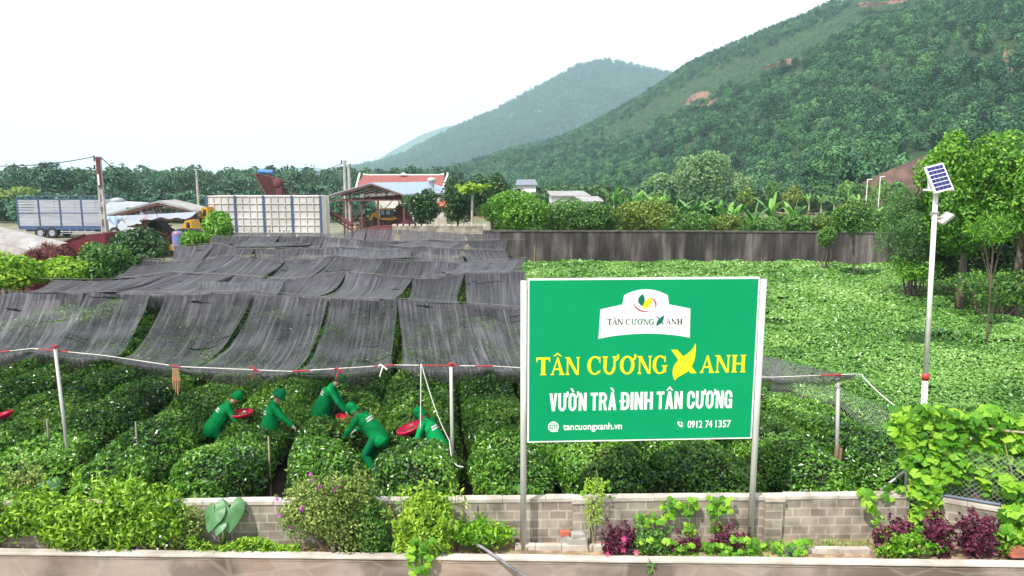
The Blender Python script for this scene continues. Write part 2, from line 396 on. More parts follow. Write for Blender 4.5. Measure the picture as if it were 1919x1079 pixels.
# bare red soil scars as thin sheets of earth on the slope
M['redsoil'] = mat('red earth', (.22, .12, .085), .95, (.1, .07, .05), .12, detail=8, bump=.6, bscale=2)
def scar(name, p0, p1, pyA, pyB, edge, label_):
    nx, ny = 26, 12; vs = []; ok = []
    for i in range(nx):
        for j in range(ny):
            a = i / (nx - 1); b = j / (ny - 1)
            px_ = p0 + (p1 - p0) * a; py_ = pyA(a) + (pyB(a) - pyA(a)) * b
            # march the ray to the hill
            Y_ = lerp_pts(FD1, px_); best = None
            for _ in range(400):
                Zh = float(hill_h(np.array(px_), np.array(Y_), RIDGE1, RD1, FD1)); q = P(px_, py_, Y_)
                if q.z < Zh: break
                Y_ += 3
            vs.append((P(px_, py_, Y_).x, Y_, float(Zh) + 1.0))
    fs = [(i * ny + j, (i + 1) * ny + j, (i + 1) * ny + j + 1, i * ny + j + 1) for i in range(nx - 1) for j in range(ny - 1)]
    q = MB(); q.add(vs, fs); tag(q.build(name, M['redsoil'], smooth=True), kind='structure')
scar('bare_earth', 1285, 1345, lambda a: 196 - 18 * math.sin(math.pi * a) ** .6 - 6 * a, lambda a: 200 + 4 * a - 5 * a * a + 4 * math.sin(math.pi * a), 0, '')
scar('bare_earth', 1425, 1490, lambda a: 134 - 20 * a - 3 * math.sin(3.14 * a), lambda a: 136 - 14 * a + 4 * math.sin(3.14 * a), 0, '')
scar('bare_earth', 1600, 1700, lambda a: 14 - 12 * a - 2 * math.sin(9 * a), lambda a: 17 - 10 * a + 3 * math.sin(3.14 * a), 0, '')
scar('bare_earth', 1872, 1900, lambda a: 150 - 50 * math.sin(3.14 * a), lambda a: 152 + 12 * math.sin(3.14 * a), 0, '')
# far hill forest
px, Y, pts = hill_pts(15000, RIDGE2, RD2, FD2, 520, 1260, 1.2, 1.03)
sx, sy = pix(pts[:, 0], pts[:, 1], pts[:, 2]); size = rng.uniform(4.5, 8, len(pts)); pts[:, 2] += size * .6
forest('far_hill_forest', 'hazy blue green forest covering the rounded hill behind', pts, size, M['forest2'], rng, 60)
# red cut slope at the hill foot
def cut():
    mb = MB(); pxs = np.linspace(1515, 1790, 24); n = len(pxs); k = 8; vs = []
    for i, p in enumerate(pxs):
        top = np.interp(p, [1515, 1600, 1665, 1745, 1790], [359, 349, 318, 284, 276]); Yb = 116
        for j in range(k):
            b = j / (k - 1); Yq = Yb + b * 9 + 3.2 * float(fbm(np.array(p / 9.), np.array(b * 3.)))
            zt = hz(top, Yb + 9); vs.append(((p - 959.5) / F * Yq * .99, Yq, -.3 + (zt + .3) * b))
    mb.add(vs, [(i * k + j, (i + 1) * k + j, (i + 1) * k + j + 1, i * k + j + 1) for i in range(n - 1) for j in range(k - 1)])
    tag(mb.build('cut_slope', mat('cut red earth', (.15, .08, .065), .95, (.05, .035, .028), .4, (1, 1, .25), bump=.8, bscale=3), smooth=True), kind='structure')
cut()
# haze
hb = MB(); hb.box((0, 1680, 215), (7000, 4160, 435)); hz_o = hb.build('haze', None)
m, nd, lk, b = newmat('haze air'); nd.remove(b); vp = nd.new('ShaderNodeVolumePrincipled')
vp.inputs['Color'].default_value = (.62, .84, 1, 1); vp.inputs['Density'].default_value = .00026; vp.inputs['Anisotropy'].default_value = 0
lk.new(vp.outputs[0], nd['Material Output'].inputs['Volume']); hz_o.data.materials.clear(); hz_o.data.materials.append(m)
tag(hz_o, 'pale blue haze filling the valley air', 'haze', kind='stuff')
# ================================================================ tea garden
rng = np.random.default_rng(21)
NOTCH = [(G(700, 850, .5).x, G(700, 850, .5).y, .55), (G(834, 850, .5).x, G(834, 850, .5).y, .5), (G(618, 800, .5).x, G(618, 800, .5).y, .5)]
def row_x(s, Y): return s + (np.minimum(Y, 24) - 15) * (-.085 - .0165 * (s + 3))
def fenceX(Y): return 7.46 + (Y - 12.84) * -.25
def tea_row(s, y0, y1, hw, label):
    n = int((y1 - y0) / .3) + 2; Ys = np.linspace(y0, y1, n); k = 11
    wob = lambda Y: (fbm(Y * .5 + s * 7, Y * 0 + s, 3) - .5) * .35
    wid = lambda Y: hw * (1 + (fbm(Y * .7 + 40, Y * 0 + s * 3, 3) - .5) * .65) * np.clip(np.minimum(Y - y0 + .12, y1 - Y + .12) * 1.4, .25, 1) ** .5
    hgt = lambda Y: .9 * (1 + (fbm(Y * .6 + 90, Y * 0 + s * 5, 3) - .5) * .34) * np.clip(np.minimum(Y - y0 + .12, y1 - Y + .12) * 1.8, .3, 1) ** .5
    def surf(Y, a, q=1.):
        # a from -1 to 1 across the rounded profile
        e = a * math.pi / 2
        x = row_x(s, Y) + wob(Y) + wid(Y) * np.sign(np.sin(e)) * abs(np.sin(e)) ** .8 * q
        z = .12 + (hgt(Y) - .12) * (np.cos(e) ** .5) * q
        bump = (fbm(x * 1.5 + 50, Y * 1.5, 3) - .5) * .42
        z = z + bump * np.cos(e)
        for nx_, ny_, nr_ in NOTCH: z = z * (1 - .72 * np.exp(-(((x - nx_) ** 2 + (Y - ny_) ** 2) / nr_ ** 2) ** 2))
        return np.stack([x, Y, np.maximum(z, .02)], -1)
    A = np.linspace(-1, 1, k)
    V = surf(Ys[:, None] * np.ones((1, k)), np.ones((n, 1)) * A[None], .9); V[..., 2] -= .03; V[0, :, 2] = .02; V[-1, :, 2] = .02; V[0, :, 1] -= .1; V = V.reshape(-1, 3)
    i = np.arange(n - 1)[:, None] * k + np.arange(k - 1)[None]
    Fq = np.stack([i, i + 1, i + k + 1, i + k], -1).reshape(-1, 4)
    dens = lambda Y: np.interp(Y, [10, 14, 18, 24, 45], [1300, 1100, 680, 240, 60])
    lsz = lambda Y: np.interp(Y, [10, 14, 20, 30, 45], [.07, .074, .084, .13, .22])
    N = int(np.trapezoid(dens(Ys), Ys) * hw * 2 * 1.9) if hasattr(np, 'trapezoid') else int(np.trapz(dens(Ys), Ys) * hw * 3.8)
    Y = np.interp(rng.random(N), np.cumsum(dens(Ys)) / dens(Ys).sum(), Ys) + rng.uniform(-.15, .15, N); Y = np.clip(Y, y0, y1)
    a = np.clip(rng.uniform(-.98, .98, N), -1, 1)
    C = surf(Y, a); ce = rng.random(N) < .09; zz = C[:, 2].copy(); C[ce, 1] = y0 - .08 + .05 * rng.random(ce.sum()); C[ce, 2] = rng.random(ce.sum()) ** .8 * (surf(Y * 0 + y0 + .3, a)[ce, 2]); C[ce, 0] = surf(Y * 0 + y0 + .15, a * .95)[ce, 0]; Nn = np.stack([np.sin(a * 1.57) * .9, rng.normal(0, .2, N) - .1, np.cos(a * 1.57) + .15], -1); Nn[ce] = (0, -1, .35)
    C += vn(Nn) * rng.uniform(-.06, .05, (N, 1))
    LV, LF = scat_arr(T_LEAF, C, Nn, lsz(Y) * rng.uniform(.75, 1.3, N), rng, .75)
    rn = np.repeat(np.clip(.04 + .62 * rng.random(N) ** 1.5 + .75 * (fbm(C[:, 0] * .9 + 20, C[:, 1] * .9, 3) - .42), 0, 1), 4)
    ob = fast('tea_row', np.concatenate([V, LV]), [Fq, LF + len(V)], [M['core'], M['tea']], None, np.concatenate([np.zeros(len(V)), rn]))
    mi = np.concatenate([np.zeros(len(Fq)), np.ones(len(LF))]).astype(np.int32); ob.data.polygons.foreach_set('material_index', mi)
    return tag(ob, label, 'tea row', 'clipped rows of tea bushes under and before the shade nets')
ROWS = []
SP_ = 1.56; s = -2.75 + SP_ / 2 - 10 * SP_; i = 0
while s < 7.3:
    Yx = 42.5; y0 = 10.75 + (.2 * math.sin(i * 2.3))
    if s > 3.0: Yx = 19 - (s - 3) * .6
    elif s > .6: Yx = 30
    if s > 5.5: Yx = 15.8
    px_, _ = pix(float(row_x(s, 12.)), 12., .8); ROWS.append((s, y0, Yx, px_)); s += SP_; i += 1
print('rows', [round(r_[3]) for r_ in ROWS])
for k_, (s, y0, y1, p) in enumerate(ROWS):
    t = ('tea row ' + ['farthest out to the left, seen only under the nets', 'second farthest out to the left, seen under the nets', 'third farthest out to the left, seen under the nets', 'entering at the left edge beside the half hidden basket',
         'reaching the wall at the left edge of the picture', 'at the foot of the leftmost canopy pole', 'midway between the leftmost pole and the leftmost worker', 'where the leftmost worker leans in', 'with the dull stake below the brimmed hat', 'directly left of the bent worker in the dark gap',
         'between the bent worker and the rightmost worker', 'just right of the middle canopy pole', 'passing behind the left post of the signboard', 'below the middle of the signboard', 'passing behind the right post of the signboard', 'second from the chain link fence on the right', 'nearest to the chain link fence on the right', 'outside the fence'][k_])
    tea_row(s, y0, y1, .71, t)
# open tea field on the right: one mass
def field():
    def H(x, y):
        rowp = np.sin((x * .25 + y) * 2 * math.pi / 1.7 + 3 * fbm(x * .3, y * .3, 2))
        h = .58 + .15 * rowp + (fbm(x * .9, y * .9, 3) - .5) * .42
        hole = fbm(x * .55 + 70, y * 1.5 + 13, 3)
        return np.where(hole < .35, h - (.35 - hole) * 6, h).clip(.05, 1.2)
    def inside(x, y):
        lx = np.where(y < 17, fenceX(y) + .35, np.interp(y, [17, 22, 43], [3.2, .75, -.5]))
        return (x > lx) & (y < 42.3 - .1 * np.clip(x - 12, 0, 9)) & (y > 11.3)
    ys = 11.2 + 31.4 * np.linspace(0, 1, 150) ** 1.25; ny = len(ys); nx = 170
    X = np.linspace(0, 1, nx)[:, None] * np.ones((1, ny)); Yg = np.ones((nx, 1)) * ys[None]
    lx = np.where(Yg < 17, fenceX(Yg) + .3, np.interp(Yg, [17, 22, 43], [3.2, .75, -.5])); X = lx + (32 - lx) * X ** 1.2
    V = np.stack([X, Yg, H(X, Yg) - .07], -1).reshape(-1, 3)
    i = np.arange(nx - 1)[:, None] * ny + np.arange(ny - 1)[None]
    Fq = np.stack([i, i + ny, i + ny + 1, i + 1], -1).reshape(-1, 4)
    N = 1500000; y = 11.3 + 31 * rng.random(N) ** 1.0; x = rng.uniform(-.5, 32, N)
    pr = np.interp(y, [11, 15, 20, 30, 42], [1, .85, .6, .32, .2]); k = inside(x, y) & (rng.random(N) < pr) & (x < y * .78 + 1)
    x, y = x[k], y[k]; C = np.stack([x, y, H(x, y) + rng.uniform(-.05, .06, len(x))], -1)
    e = .15; Nn = np.stack([-(H(x + e, y) - H(x - e, y)) / (2 * e), -(H(x, y + e) - H(x, y - e)) / (2 * e), np.full(len(x), 1.)], -1)
    S = np.interp(y, [11, 15, 20, 30, 42], [.066, .074, .098, .15, .2]) * rng.uniform(.75, 1.3, len(x))
    LV, LF = scat_arr(T_LEAF, C, Nn, S, rng, .5); print('field leaves', len(x))
    rn = np.repeat(np.clip(.15 + .55 * rng.random(len(x)) + .8 * (fbm(x * .5 + 20, y * .5, 3) - .45), 0, 1), 4)
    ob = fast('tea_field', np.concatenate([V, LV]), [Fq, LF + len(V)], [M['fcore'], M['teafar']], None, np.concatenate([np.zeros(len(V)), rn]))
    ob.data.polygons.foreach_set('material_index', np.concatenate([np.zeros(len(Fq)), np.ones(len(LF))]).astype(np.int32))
    tag(ob, 'open field of uncovered bright green tea bushes right of the shade nets', 'tea field', kind='stuff')
field()
# ================================================================ shade canopy
def netmat(nm, a0, a1):
    m, nd, lk, b = newmat(nm)
    at = nd.new('ShaderNodeAttribute'); at.attribute_name = 'uvn'      # (across, along) in metres
    mp = nd.new('ShaderNodeMapping'); mp.inputs['Scale'].default_value = (17, .4, 1); lk.new(at.outputs['Vector'], mp.inputs[0])
    n = nd.new('ShaderNodeTexNoise'); n.inputs['Scale'].default_value = 1; n.inputs['Detail'].default_value = 4; n.inputs['Distortion'].default_value = .6; lk.new(mp.outputs[0], n.inputs['Vector'])
    mp2 = nd.new('ShaderNodeMapping'); mp2.inputs['Scale'].default_value = (1.2, .8, 1); lk.new(at.outputs['Vector'], mp2.inputs[0])
    n2 = nd.new('ShaderNodeTexNoise'); n2.inputs['Scale'].default_value = 1; n2.inputs['Detail'].default_value = 5; lk.new(mp2.outputs[0], n2.inputs['Vector'])
    r = ramp(nd, [(.3, (.02, .019, .024)), (.55, (.046, .043, .052)), (.78, (.12, .115, .125))]); lk.new(n.outputs['Fac'], r.inputs[0]); lk.new(r.outputs[0], b.inputs['Base Color'])
    inp(b, 'Roughness', .5); inp(b, 'Specular IOR Level', .35)
    hv = nd.new('ShaderNodeMath'); hv.operation = 'MULTIPLY_ADD'; lk.new(n.outputs['Fac'], hv.inputs[0]); hv.inputs[1].default_value = .55; hv.inputs[2].default_value = .22
    ad = nd.new('ShaderNodeMath'); ad.operation = 'ADD'; lk.new(hv.outputs[0], ad.inputs[0]); lk.new(n2.outputs['Fac'], ad.inputs[1])
    mr = nd.new('ShaderNodeMapRange'); lk.new(ad.outputs[0], mr.inputs[0])
    mr.inputs[1].default_value = .8; mr.inputs[2].default_value = 1.2; mr.inputs[3].default_value = a0; mr.inputs[4].default_value = a1
    mp3 = nd.new('ShaderNodeMapping'); mp3.inputs['Scale'].default_value = (.8, 3.2, 1); lk.new(at.outputs['Vector'], mp3.inputs[0]); n3 = nd.new('ShaderNodeTexNoise'); n3.inputs['Scale'].default_value = 1; n3.inputs['Detail'].default_value = 5; lk.new(mp3.outputs[0], n3.inputs['Vector'])
    lt = nd.new('ShaderNodeMath'); lt.operation = 'LESS_THAN'; lk.new(n3.outputs['Fac'], lt.inputs[0]); lt.inputs[1].default_value = .665; ml = nd.new('ShaderNodeMath'); ml.operation = 'MULTIPLY'; lk.new(lt.outputs[0], ml.inputs[0]); lk.new(mr.outputs[0], ml.inputs[1])
    lk.new(ml.outputs[0], b.inputs['Alpha'])
    oi = nd.new('ShaderNodeObjectInfo'); hs_ = nd.new('ShaderNodeHueSaturation'); mv = nd.new('ShaderNodeMapRange'); lk.new(oi.outputs['Random'], mv.inputs[0]); mv.inputs[3].default_value = .65; mv.inputs[4].default_value = 1.5; lk.new(mv.outputs[0], hs_.inputs['Value']); lk.new(r.outputs[0], hs_.inputs['Color']); lk.new(hs_.outputs[0], b.inputs['Base Color'])
    bp = nd.new('ShaderNodeBump'); bp.inputs['Strength'].default_value = .5; bp.inputs['Distance'].default_value = .03; lk.new(n.outputs['Fac'], bp.inputs['Height']); lk.new(bp.outputs[0], b.inputs['Normal'])
    return m
M['net'] = netmat('black shade net', .66, .95); M['netf'] = netmat('thin black shade net', .34, .9)
def net(c00, c10, c01, c11, sag, label, pinch=.12, valance=0., seed=0, nu=26, nv=30):
    "near-left, near-right, far-left, far-right corners"
    c00, c10, c01, c11 = map(np.array, (c00, c10, c01, c11)); r = np.random.default_rng(seed)
    u = np.linspace(0, 1, nu)[:, None] * np.ones((1, nv)); v = np.linspace(0, 1, nv)[None] * np.ones((nu, 1))
    pl, pr = r.uniform(-.6, 1.0, 2) * pinch * .8; pk = r.uniform(.35, .65)
    bow = np.sin(math.pi * v ** (math.log(.5) / math.log(pk)))
    uu = pl * bow + u * (1 - (pl + pr) * bow)
    Pt = (c00 * ((1 - uu) * (1 - v))[..., None] + c10 * (uu * (1 - v))[..., None] + c01 * ((1 - uu) * v)[..., None] + c11 * (uu * v)[..., None])
    L = np.linalg.norm(c01 - c00); W = np.linalg.norm(c10 - c00)
    edge = 4 * uu * (1 - uu)
    Pt[..., 2] -= sag * (4 * v * (1 - v)) ** .85 * (.8 + .3 * edge)
    wr = (vnoise(u * W * 5 + seed * 3.7, v * .9 + seed) - .5) * .09 + (fbm(u * W * 1.3 + seed, v * 3. + seed * 2, 2) - .5) * .16
    ends = np.clip(np.minimum(v, 1 - v) * 10, .25, 1); Pt[..., 2] += wr * ends - .05 * edge * (1 - ends)
    if valance:   # edge folded over the bar and hanging
        dr = valance * (.55 + .9 * vnoise(u[:, 0] * 3 + seed, u[:, 0] * 0 + seed)) * (.35 + .65 * np.sin(math.pi * u[:, 0]) ** .5)
        b1 = Pt[:, 0].copy(); b1[:, 1] -= .05; b1[:, 2] -= .01; b2 = b1.copy(); b2[:, 2] -= dr * .5; b2[:, 1] += .02; b3 = b1.copy(); b3[:, 2] -= dr; b3[:, 1] += .08
        Pt = np.concatenate([b3[:, None], b2[:, None], b1[:, None], Pt], 1)
        v = np.concatenate([v[:, :1] - .12, v[:, :1] - .07, v[:, :1] - .02, v], 1); u = np.concatenate([u[:, :3], u], 1); nv = nv + 3
    V = Pt.reshape(-1, 3); i = np.arange(nu - 1)[:, None] * nv + np.arange(nv - 1)[None]
    Fq = np.stack([i, i + nv, i + nv + 1, i + 1], -1).reshape(-1, 4)
    ob = fast('shade_net', V, Fq, M['netf'] if seed < 160 else M['net'], smooth=True)
    a = ob.data.attributes.new('uvn', 'FLOAT_VECTOR', 'POINT')
    a.data.foreach_set('vector', np.stack([u * W + seed * 3.3, v * L + seed * 1.7, np.zeros_like(u)], -1).astype(np.float32).ravel())
    return tag(ob, label, 'shade net', 'black shade nets hung in strips over the tea')
rr = random.Random(4)
R0 = [(px, py) for px, py in [(-330, 676), (-130, 676), (60, 655), (195, 668), (335, 689), (545, 698), (740, 686), (925, 688), (1110, 700), (1290, 706), (1445, 709), (1600, 703)]]
ridge0 = [P(x, y, 11.9) for x, y in R0]
R1 = [(-160, 553), (20, 547), (165, 547), (310, 548), (480, 545), (615, 558), (745, 560), (885, 569), (1000, 577)]
ridge1 = [P(x, y, 18.5) for x, y in R1]
ridge1 = [ridge1[0] + Vector((-2, 0, 0))] + ridge1
def ridge(Y, x0, x1, n, z):
    return [Vector((x0 + (x1 - x0) * i / n + (rr.uniform(-.2, .2) if 0 < i < n else 0), Y + rr.uniform(-.08, .08), z + rr.uniform(-.2, .12))) for i in range(n + 1)]
ridges = [ridge(23.3, -14.9, .45, 8, 2.42), ridge(28.6, -15.0, .55, 8, 2.38), ridge(33.2, -15.6, -.3, 8, 2.42), ridge(37.8, -15.9, -.2, 8, 2.42), ridge(42.2, -16.3, -.7, 8, 2.5)]
ORD = ['first', 'second', 'third', 'fourth', 'fifth', 'sixth', 'seventh', 'eighth', 'ninth', 'tenth']
BAY = ['frontmost bay', 'second bay back', 'third bay back', 'fourth bay back', 'fifth bay back', 'rearmost bay']
# front bay: strips pair ridge0[i..i+1] with ridge1[i..i+1]
front = [(0, 1, 1, 2), (1, 2, 2, 2.95), (2, 3, 2.98, 3.8), (3, 4, 4, 4.97), (4, 5, 5, 6), (5, 6, 6.03, 7), (6, 7, 7, 8), (7, 8, 8, 9)]
lp = lambda L, t: Vector(L[int(t)]).lerp(L[min(int(t) + 1, len(L) - 1)], t - int(t))
txt = ['entering at the left edge', 'ending at the leftmost pole', 'right of the leftmost pole', 'ending above the leftmost worker', 'above the worker in the brimmed hat', 'above the two middle workers', 'above the middle canopy pole', 'running behind the left post of the signboard']
for i, (a, b, c, d) in enumerate(front):
    net(ridge0[a], ridge0[b], lp(ridge1, c), lp(ridge1, d), .62 - .04 * (i % 3), 'long black net strip of the frontmost bay, ' + txt[i], (.02, .03, .12, .02, .05, .07, .09, .08)[i], .22, 100 + i, 30, 44)
# triangular end behind the board
for i, (a, b) in enumerate([(8, 9), (9, 10), (10, 11)]):
    A, B = ridge0[a], ridge0[b]; c1 = Vector((1.0, 18.3, 2.3)).lerp(Vector((6.0, 12.15, 2.1)), [0, .6, .82, 1][i]); c2 = Vector((1.0, 18.3, 2.3)).lerp(Vector((6.0, 12.15, 2.1)), [0, .6, .82, 1][i + 1])
    net(A, B, c1, c2, .25 if i < 2 else .05, ['black shade net strip wholly behind the signboard middle', 'black shade net strip showing at the right post of the signboard', 'narrow black net tip at the right end of the front bar'][i], .02, .12, 130 + i)
def bay(near, far, k, sg, pn):
    n = len(far) - 1
    for i in range(n):
        a = near[min(i, len(near) - 2)]; b = near[min(i, len(near) - 2) + 1]
        t0 = i / n * (len(near) - 1); t1 = (i + 1) / n * (len(near) - 1)
        A = lp(near, t0); B = lp(near, t1 - 1e-6)
        lab_ = 'black shade net strip in the %s, %s' % (BAY[k], 'at its left end' if i == 0 else 'at its right end' if i == n - 1 else ORD[i] + ' from its left end')
        val = rr.choice([0, .3, .45, .6]) if k < 3 else .3
        net(A, B, far[i], far[i + 1], sg * rr.uniform(.75, 1.3), lab_, pn, val, 200 + k * 20 + i)
bay([Vector(p) for p in ridge1[0:]], ridges[0], 1, .42, .26)
bay(ridges[0], ridges[1], 2, .55, .28)
bay(ridges[1], ridges[2], 3, .55, .28)
bay(ridges[2], ridges[3], 4, .5, .26)
bay(ridges[3], ridges[4], 5, .5, .26)
# loose patches thrown over the seams
for i_, (px_, Y_, W_, L_, yaw_, l_) in enumerate([(300, 25.5, 2.4, 3.6, .3, 'left part of the third bay back'), (700, 30.8, 3.2, 3.4, .12, 'middle of the fourth bay back'), (520, 35.4, 3.4, 3.4, .25, 'left part of the fifth bay back'), (800, 35.3, 2.8, 3.2, -.3, 'right part of the fifth bay back'), (905, 25.8, 2.2, 3.8, -.12, 'right part of the third bay back'), (430, 20.9, 2.6, 3.6, .2, 'left part of the second bay back')]):
    c_ = P(px_, 500, Y_); cs, sn_ = math.cos(yaw_), math.sin(yaw_); z_ = 2.52
    cr = [Vector((c_.x + a_ * W_ / 2 * cs - b_ * L_ / 2 * sn_, Y_ + a_ * W_ / 2 * sn_ + b_ * L_ / 2 * cs, z_ + rr.uniform(-.1, .1) - .18)) for a_, b_ in ((-1, -1), (1, -1), (-1, 1), (1, 1))]
    net(*cr, .12, 'loose crooked net patch lying over the seams, ' + l_, .12, .1, 400 + i_)
# bars and poles
M['backbar'] = mat('weathered pole', (.26, .23, .22), .7, (.13, .11, .1), 4)
M['bar'] = mat('pale painted bar', (.6, .57, .54), .5, (.4, .36, .33), 4)
def stripebar(name, pts, r, label, redspots=()):
    t = empty(name, tuple(pts[len(pts) // 2]), label, 'canopy bar', 'long bars carrying the shade nets')
    q = MB(); q.tube(pts, r, 6); q.build('bar', M['bar'] if r > .0081 else M['backbar'], t)
    for (a, L) in redspots:
        tot = 0; q = MB()
        i = int(a); p = lp(pts, a); d = (Vector(pts[i + 1]) - Vector(pts[i])).normalized()
        q.tube([p - d * L / 2, p + d * L / 2], r * 1.3, 8); q.build('red_band', M['red'], t)
    return t
up = Vector((0, 0, .02))
stripebar('canopy_bar', [p + up for p in ridge0[:5]], .009, 'thin white bar along the front of the nets, left of the workers', [(2.3, .5), (1.7, .3), (3.95, .2)])
stripebar('canopy_bar', [p + up for p in ridge0[4:9]], .009, 'thin white and red bar along the front of the nets above the workers', [(1.1, .3), (2.45, .7), (2.9, .3), (1.9, .35)])
stripebar('canopy_bar', [p + up for p in ridge0[8:]] + [P(1618, 702, 12.0)], .009, 'thin white and red bar showing right of the signboard', [(2.72, .35)])
stripebar('canopy_bar', [p + Vector((0, -.05, .03)) for p in ridge1], .006, 'pale bar under the second line of nets back from the front', [])
for k, r_ in enumerate(ridges):
    stripebar('canopy_bar', [r_[0] + Vector((-.5, 0, .03))] + [p + Vector((0, -.06, .03)) for p in r_] + ([r_[-1] + Vector((.9, 0, 0))] if k == 3 else []), .008, 'pale bar carrying the nets at the %s' % ['third support line back', 'fourth support line back', 'fifth support line back', 'sixth support line back', 'rearmost support line'][k])
def pole(name, top, base, r, label, group='poles at the front of the net canopy'):
    t = empty(name, tuple(base), label, 'pole', group)
    q = MB(); q.tube([base, top], r, 12); q.build('shaft', M['galv'], t, smooth=True)
    q = MB(); d = (Vector(top) - Vector(base)).normalized(); q.tube([Vector(top) - d * .02, Vector(top) + d * .03], r * 1.35, 12); q.build('cap', M['red'], t)
    return t
def gp(px, py, Y, z=0.): p = P(px, py, Y); return p
def pole_px(tx, ty, bx, by, Y, r, label, **k):
    top = P(tx, ty, Y); b = P(bx, by, Y); d = b - top; b = top + d * (top.z / max(top.z - b.z, .01))
    return pole('canopy_pole', top, b, r, label, **k)
pole_px(103, 650, 125, 833, 11.85, .029, 'leaning grey pole at the left end of the front bar, left of all workers')
pole_px(845, 683, 848, 868, 11.85, .031, 'upright grey pole close behind the rightmost stooping worker')
pole_px(1571, 704, 1568, 870, 12.0, .032, 'grey pole under the right tip of the net, right of the signboard')
pole_px(1473, 748, 1470, 825, 15.3, .04, 'short grey pole at the fence between signboard and right canopy pole', group=None)
# wooden pieces lashed to the right pole
q = MB(); b = P(1568, 850, 11.95); q.beam(b + Vector((-.04, -.07, .2)), b + Vector((-.05, -.07, -.25)), .05, .04); q.beam(b + Vector((.03, -.075, .12)), b + Vector((.02, -.075, -.2)), .04, .035)
tag(q.build('wooden_stake', mat('old wood', (.35, .22, .14), .85, (.2, .12, .07), 6, (1, 1, .2))), 'brown wooden stake tied to the foot of the right canopy pole', 'stake')
def stake(px, y0, y1, Y, label, m='bamboo', r=.018):
    a = P(px, y0, Y); b = P(px + 1, y1, Y); b.z = 0
    q = MB(); q.tube([b, a], [r, r * .8], 7); tag(q.build('stake', M[m]), label, 'stake')
stake(254, 790, 828, 12.1, 'thin grey stake standing in the tea right of the leftmost pole', 'galv')
stake(88, 785, 840, 12.3, 'thin pale stake standing left of the leftmost canopy pole', 'galv')
stake(503, 818, 860, 11.9, 'brown bamboo stake below the worker in the brimmed hat')
for px_, y_, Y_, d_ in [(1001, 462, 41.8, 'left end of the stained concrete wall, in the open tea'), (1427, 484, 40, 'middle of the stained concrete wall, in the open tea'), (1653, 490, 36, 'right end of the stained concrete wall, in the open tea'), (1543, 690, 18.5, 'open tea just above the right tip of the net'), (1765, 660, 21, 'open tea right of the lamp pole'), (1572, 640, 22, 'open tea in mid field between signboard and lamp pole'), (1508, 730, 16.5, 'tea between the signboard and the right canopy pole')]:
    stake(px_, y_, 500, Y_, 'thin pale stake at the ' + d_ if 'wall' in d_ else 'thin pale stake in the ' + d_)
# ropes
def rope(pts, label, r=.008, name='rope', m=None, cat='rope'):
    q = MB(); q.tube([Vector(p) for p in pts], r, 5); return tag(q.build(name, m or M['white'], smooth=True), label, cat)
def sagline(a, b, s, n=14): a = Vector(a); b = Vector(b); return [a.lerp(b, i / n) - Vector((0, 0, s * 4 * (i / n) * (1 - i / n))) for i in range(n + 1)]
rope(sagline(P(789, 682, 11.8), P(788, 806, 11.8), 0), 'pale rope hanging straight from the bar in front of the rightmost worker', .009)
rope(sagline(P(790, 683, 11.83), P(842, 825, 11.8), .12) + [P(845, 850, 11.72), P(848, 866, 11.7), P(858, 873, 11.6), P(868, 875, 11.5)], 'pale rope running down from the bar to the middle canopy pole', .009)
rope(sagline(P(1614, 702, 12.0), P(1696, 772, 11.3), .05), 'taut white guy rope from the right tip of the net down to the vine', .01)
# cloth and creeper hanging at the front bar
q = MB(); pr_ = P(330, 690, 11.75)
for k in range(3): q.tube([pr_ + Vector((.03 * k - .03, -.02, 0)), pr_ + Vector((.04 * k - .03, -.03, -.2)), pr_ + Vector((.03 * k - .05, -.02, -.36 - .05 * k))], [.02, .035, .012], 5)
tag(q.build('hanging_rag', mat('faded rag', (.4, .16, .1), .9, (.22, .2, .08), 14)), 'faded orange rag hanging from the front bar between pole and workers', 'rag')
for px_, y_, l in [(478, 694, 'short red tie knotted on the front bar above the brimmed hat'), (636, 696, 'red tie knotted on the front bar above the two middle workers'), (718, 690, 'white tie knotted on the front bar left of the hanging rope')]:
    q = MB(); p = P(px_, y_ - 3, 11.82); q.tube([p + Vector((-.07, -.03, .02)), p + Vector((-.03, -.06, .05)), p + Vector((.02, -.06, .01)), p + Vector((.07, -.04, -.04))], .016, 6)
    q.tube([p + Vector((.0, -.05, 0)), p + Vector((-.03, -.06, -.09)), p + Vector((-.05, -.05, -.16))], .012, 5)
    tag(q.build('knotted_tie', M['white'] if 'white' in l else M['red']), l, 'tie')
# ================================================================ chain link fence
def chainfence(pts, h, label, z0=0., cell=.085, posts=(), name='chain_link_fence', rail=False):
    t = empty(name, (pts[0][0], pts[0][1], z0), label, 'fence')
    q = MB(); r = .0032
    for (x0, y0), (x1, y1) in zip(pts, pts[1:]):
        L = math.hypot(x1 - x0, y1 - y0); d = Vector(((x1 - x0) / L, (y1 - y0) / L, 0)); o = Vector((x0, y0, z0)); n = Vector((-d.y, d.x, 0))
        k = -h
        while k < L:
            for sgn in (1, -1):
                a0, a1 = k, k + h
                s0, s1 = max(a0, 0), min(a1, L)
                if s1 - s0 < .02: continue
                za, zb = (s0 - a0, s1 - a0) if sgn > 0 else (h - (s0 - a0), h - (s1 - a0))
                A = o + d * s0 + Vector((0, 0, za)) + n * .002 * sgn; B = o + d * s1 + Vector((0, 0, zb)) + n * .002 * sgn
                q.tube([A, B], r, 3, cap=False)
            k += cell
    q.build('mesh_panel', M['wire'], t)
    for i, (x, y) in enumerate(posts):
        q = MB(); q.tube([(x, y, z0 - .3), (x, y, z0 + h + .08)], .03, 8); q.build('post', M['galv'], t, smooth=True)
    if rail:
        q = MB(); q.tube([(x, y, z0 + .03) for x, y in pts], .025, 8); q.build('rail', M['bluerail'], t)
    return t
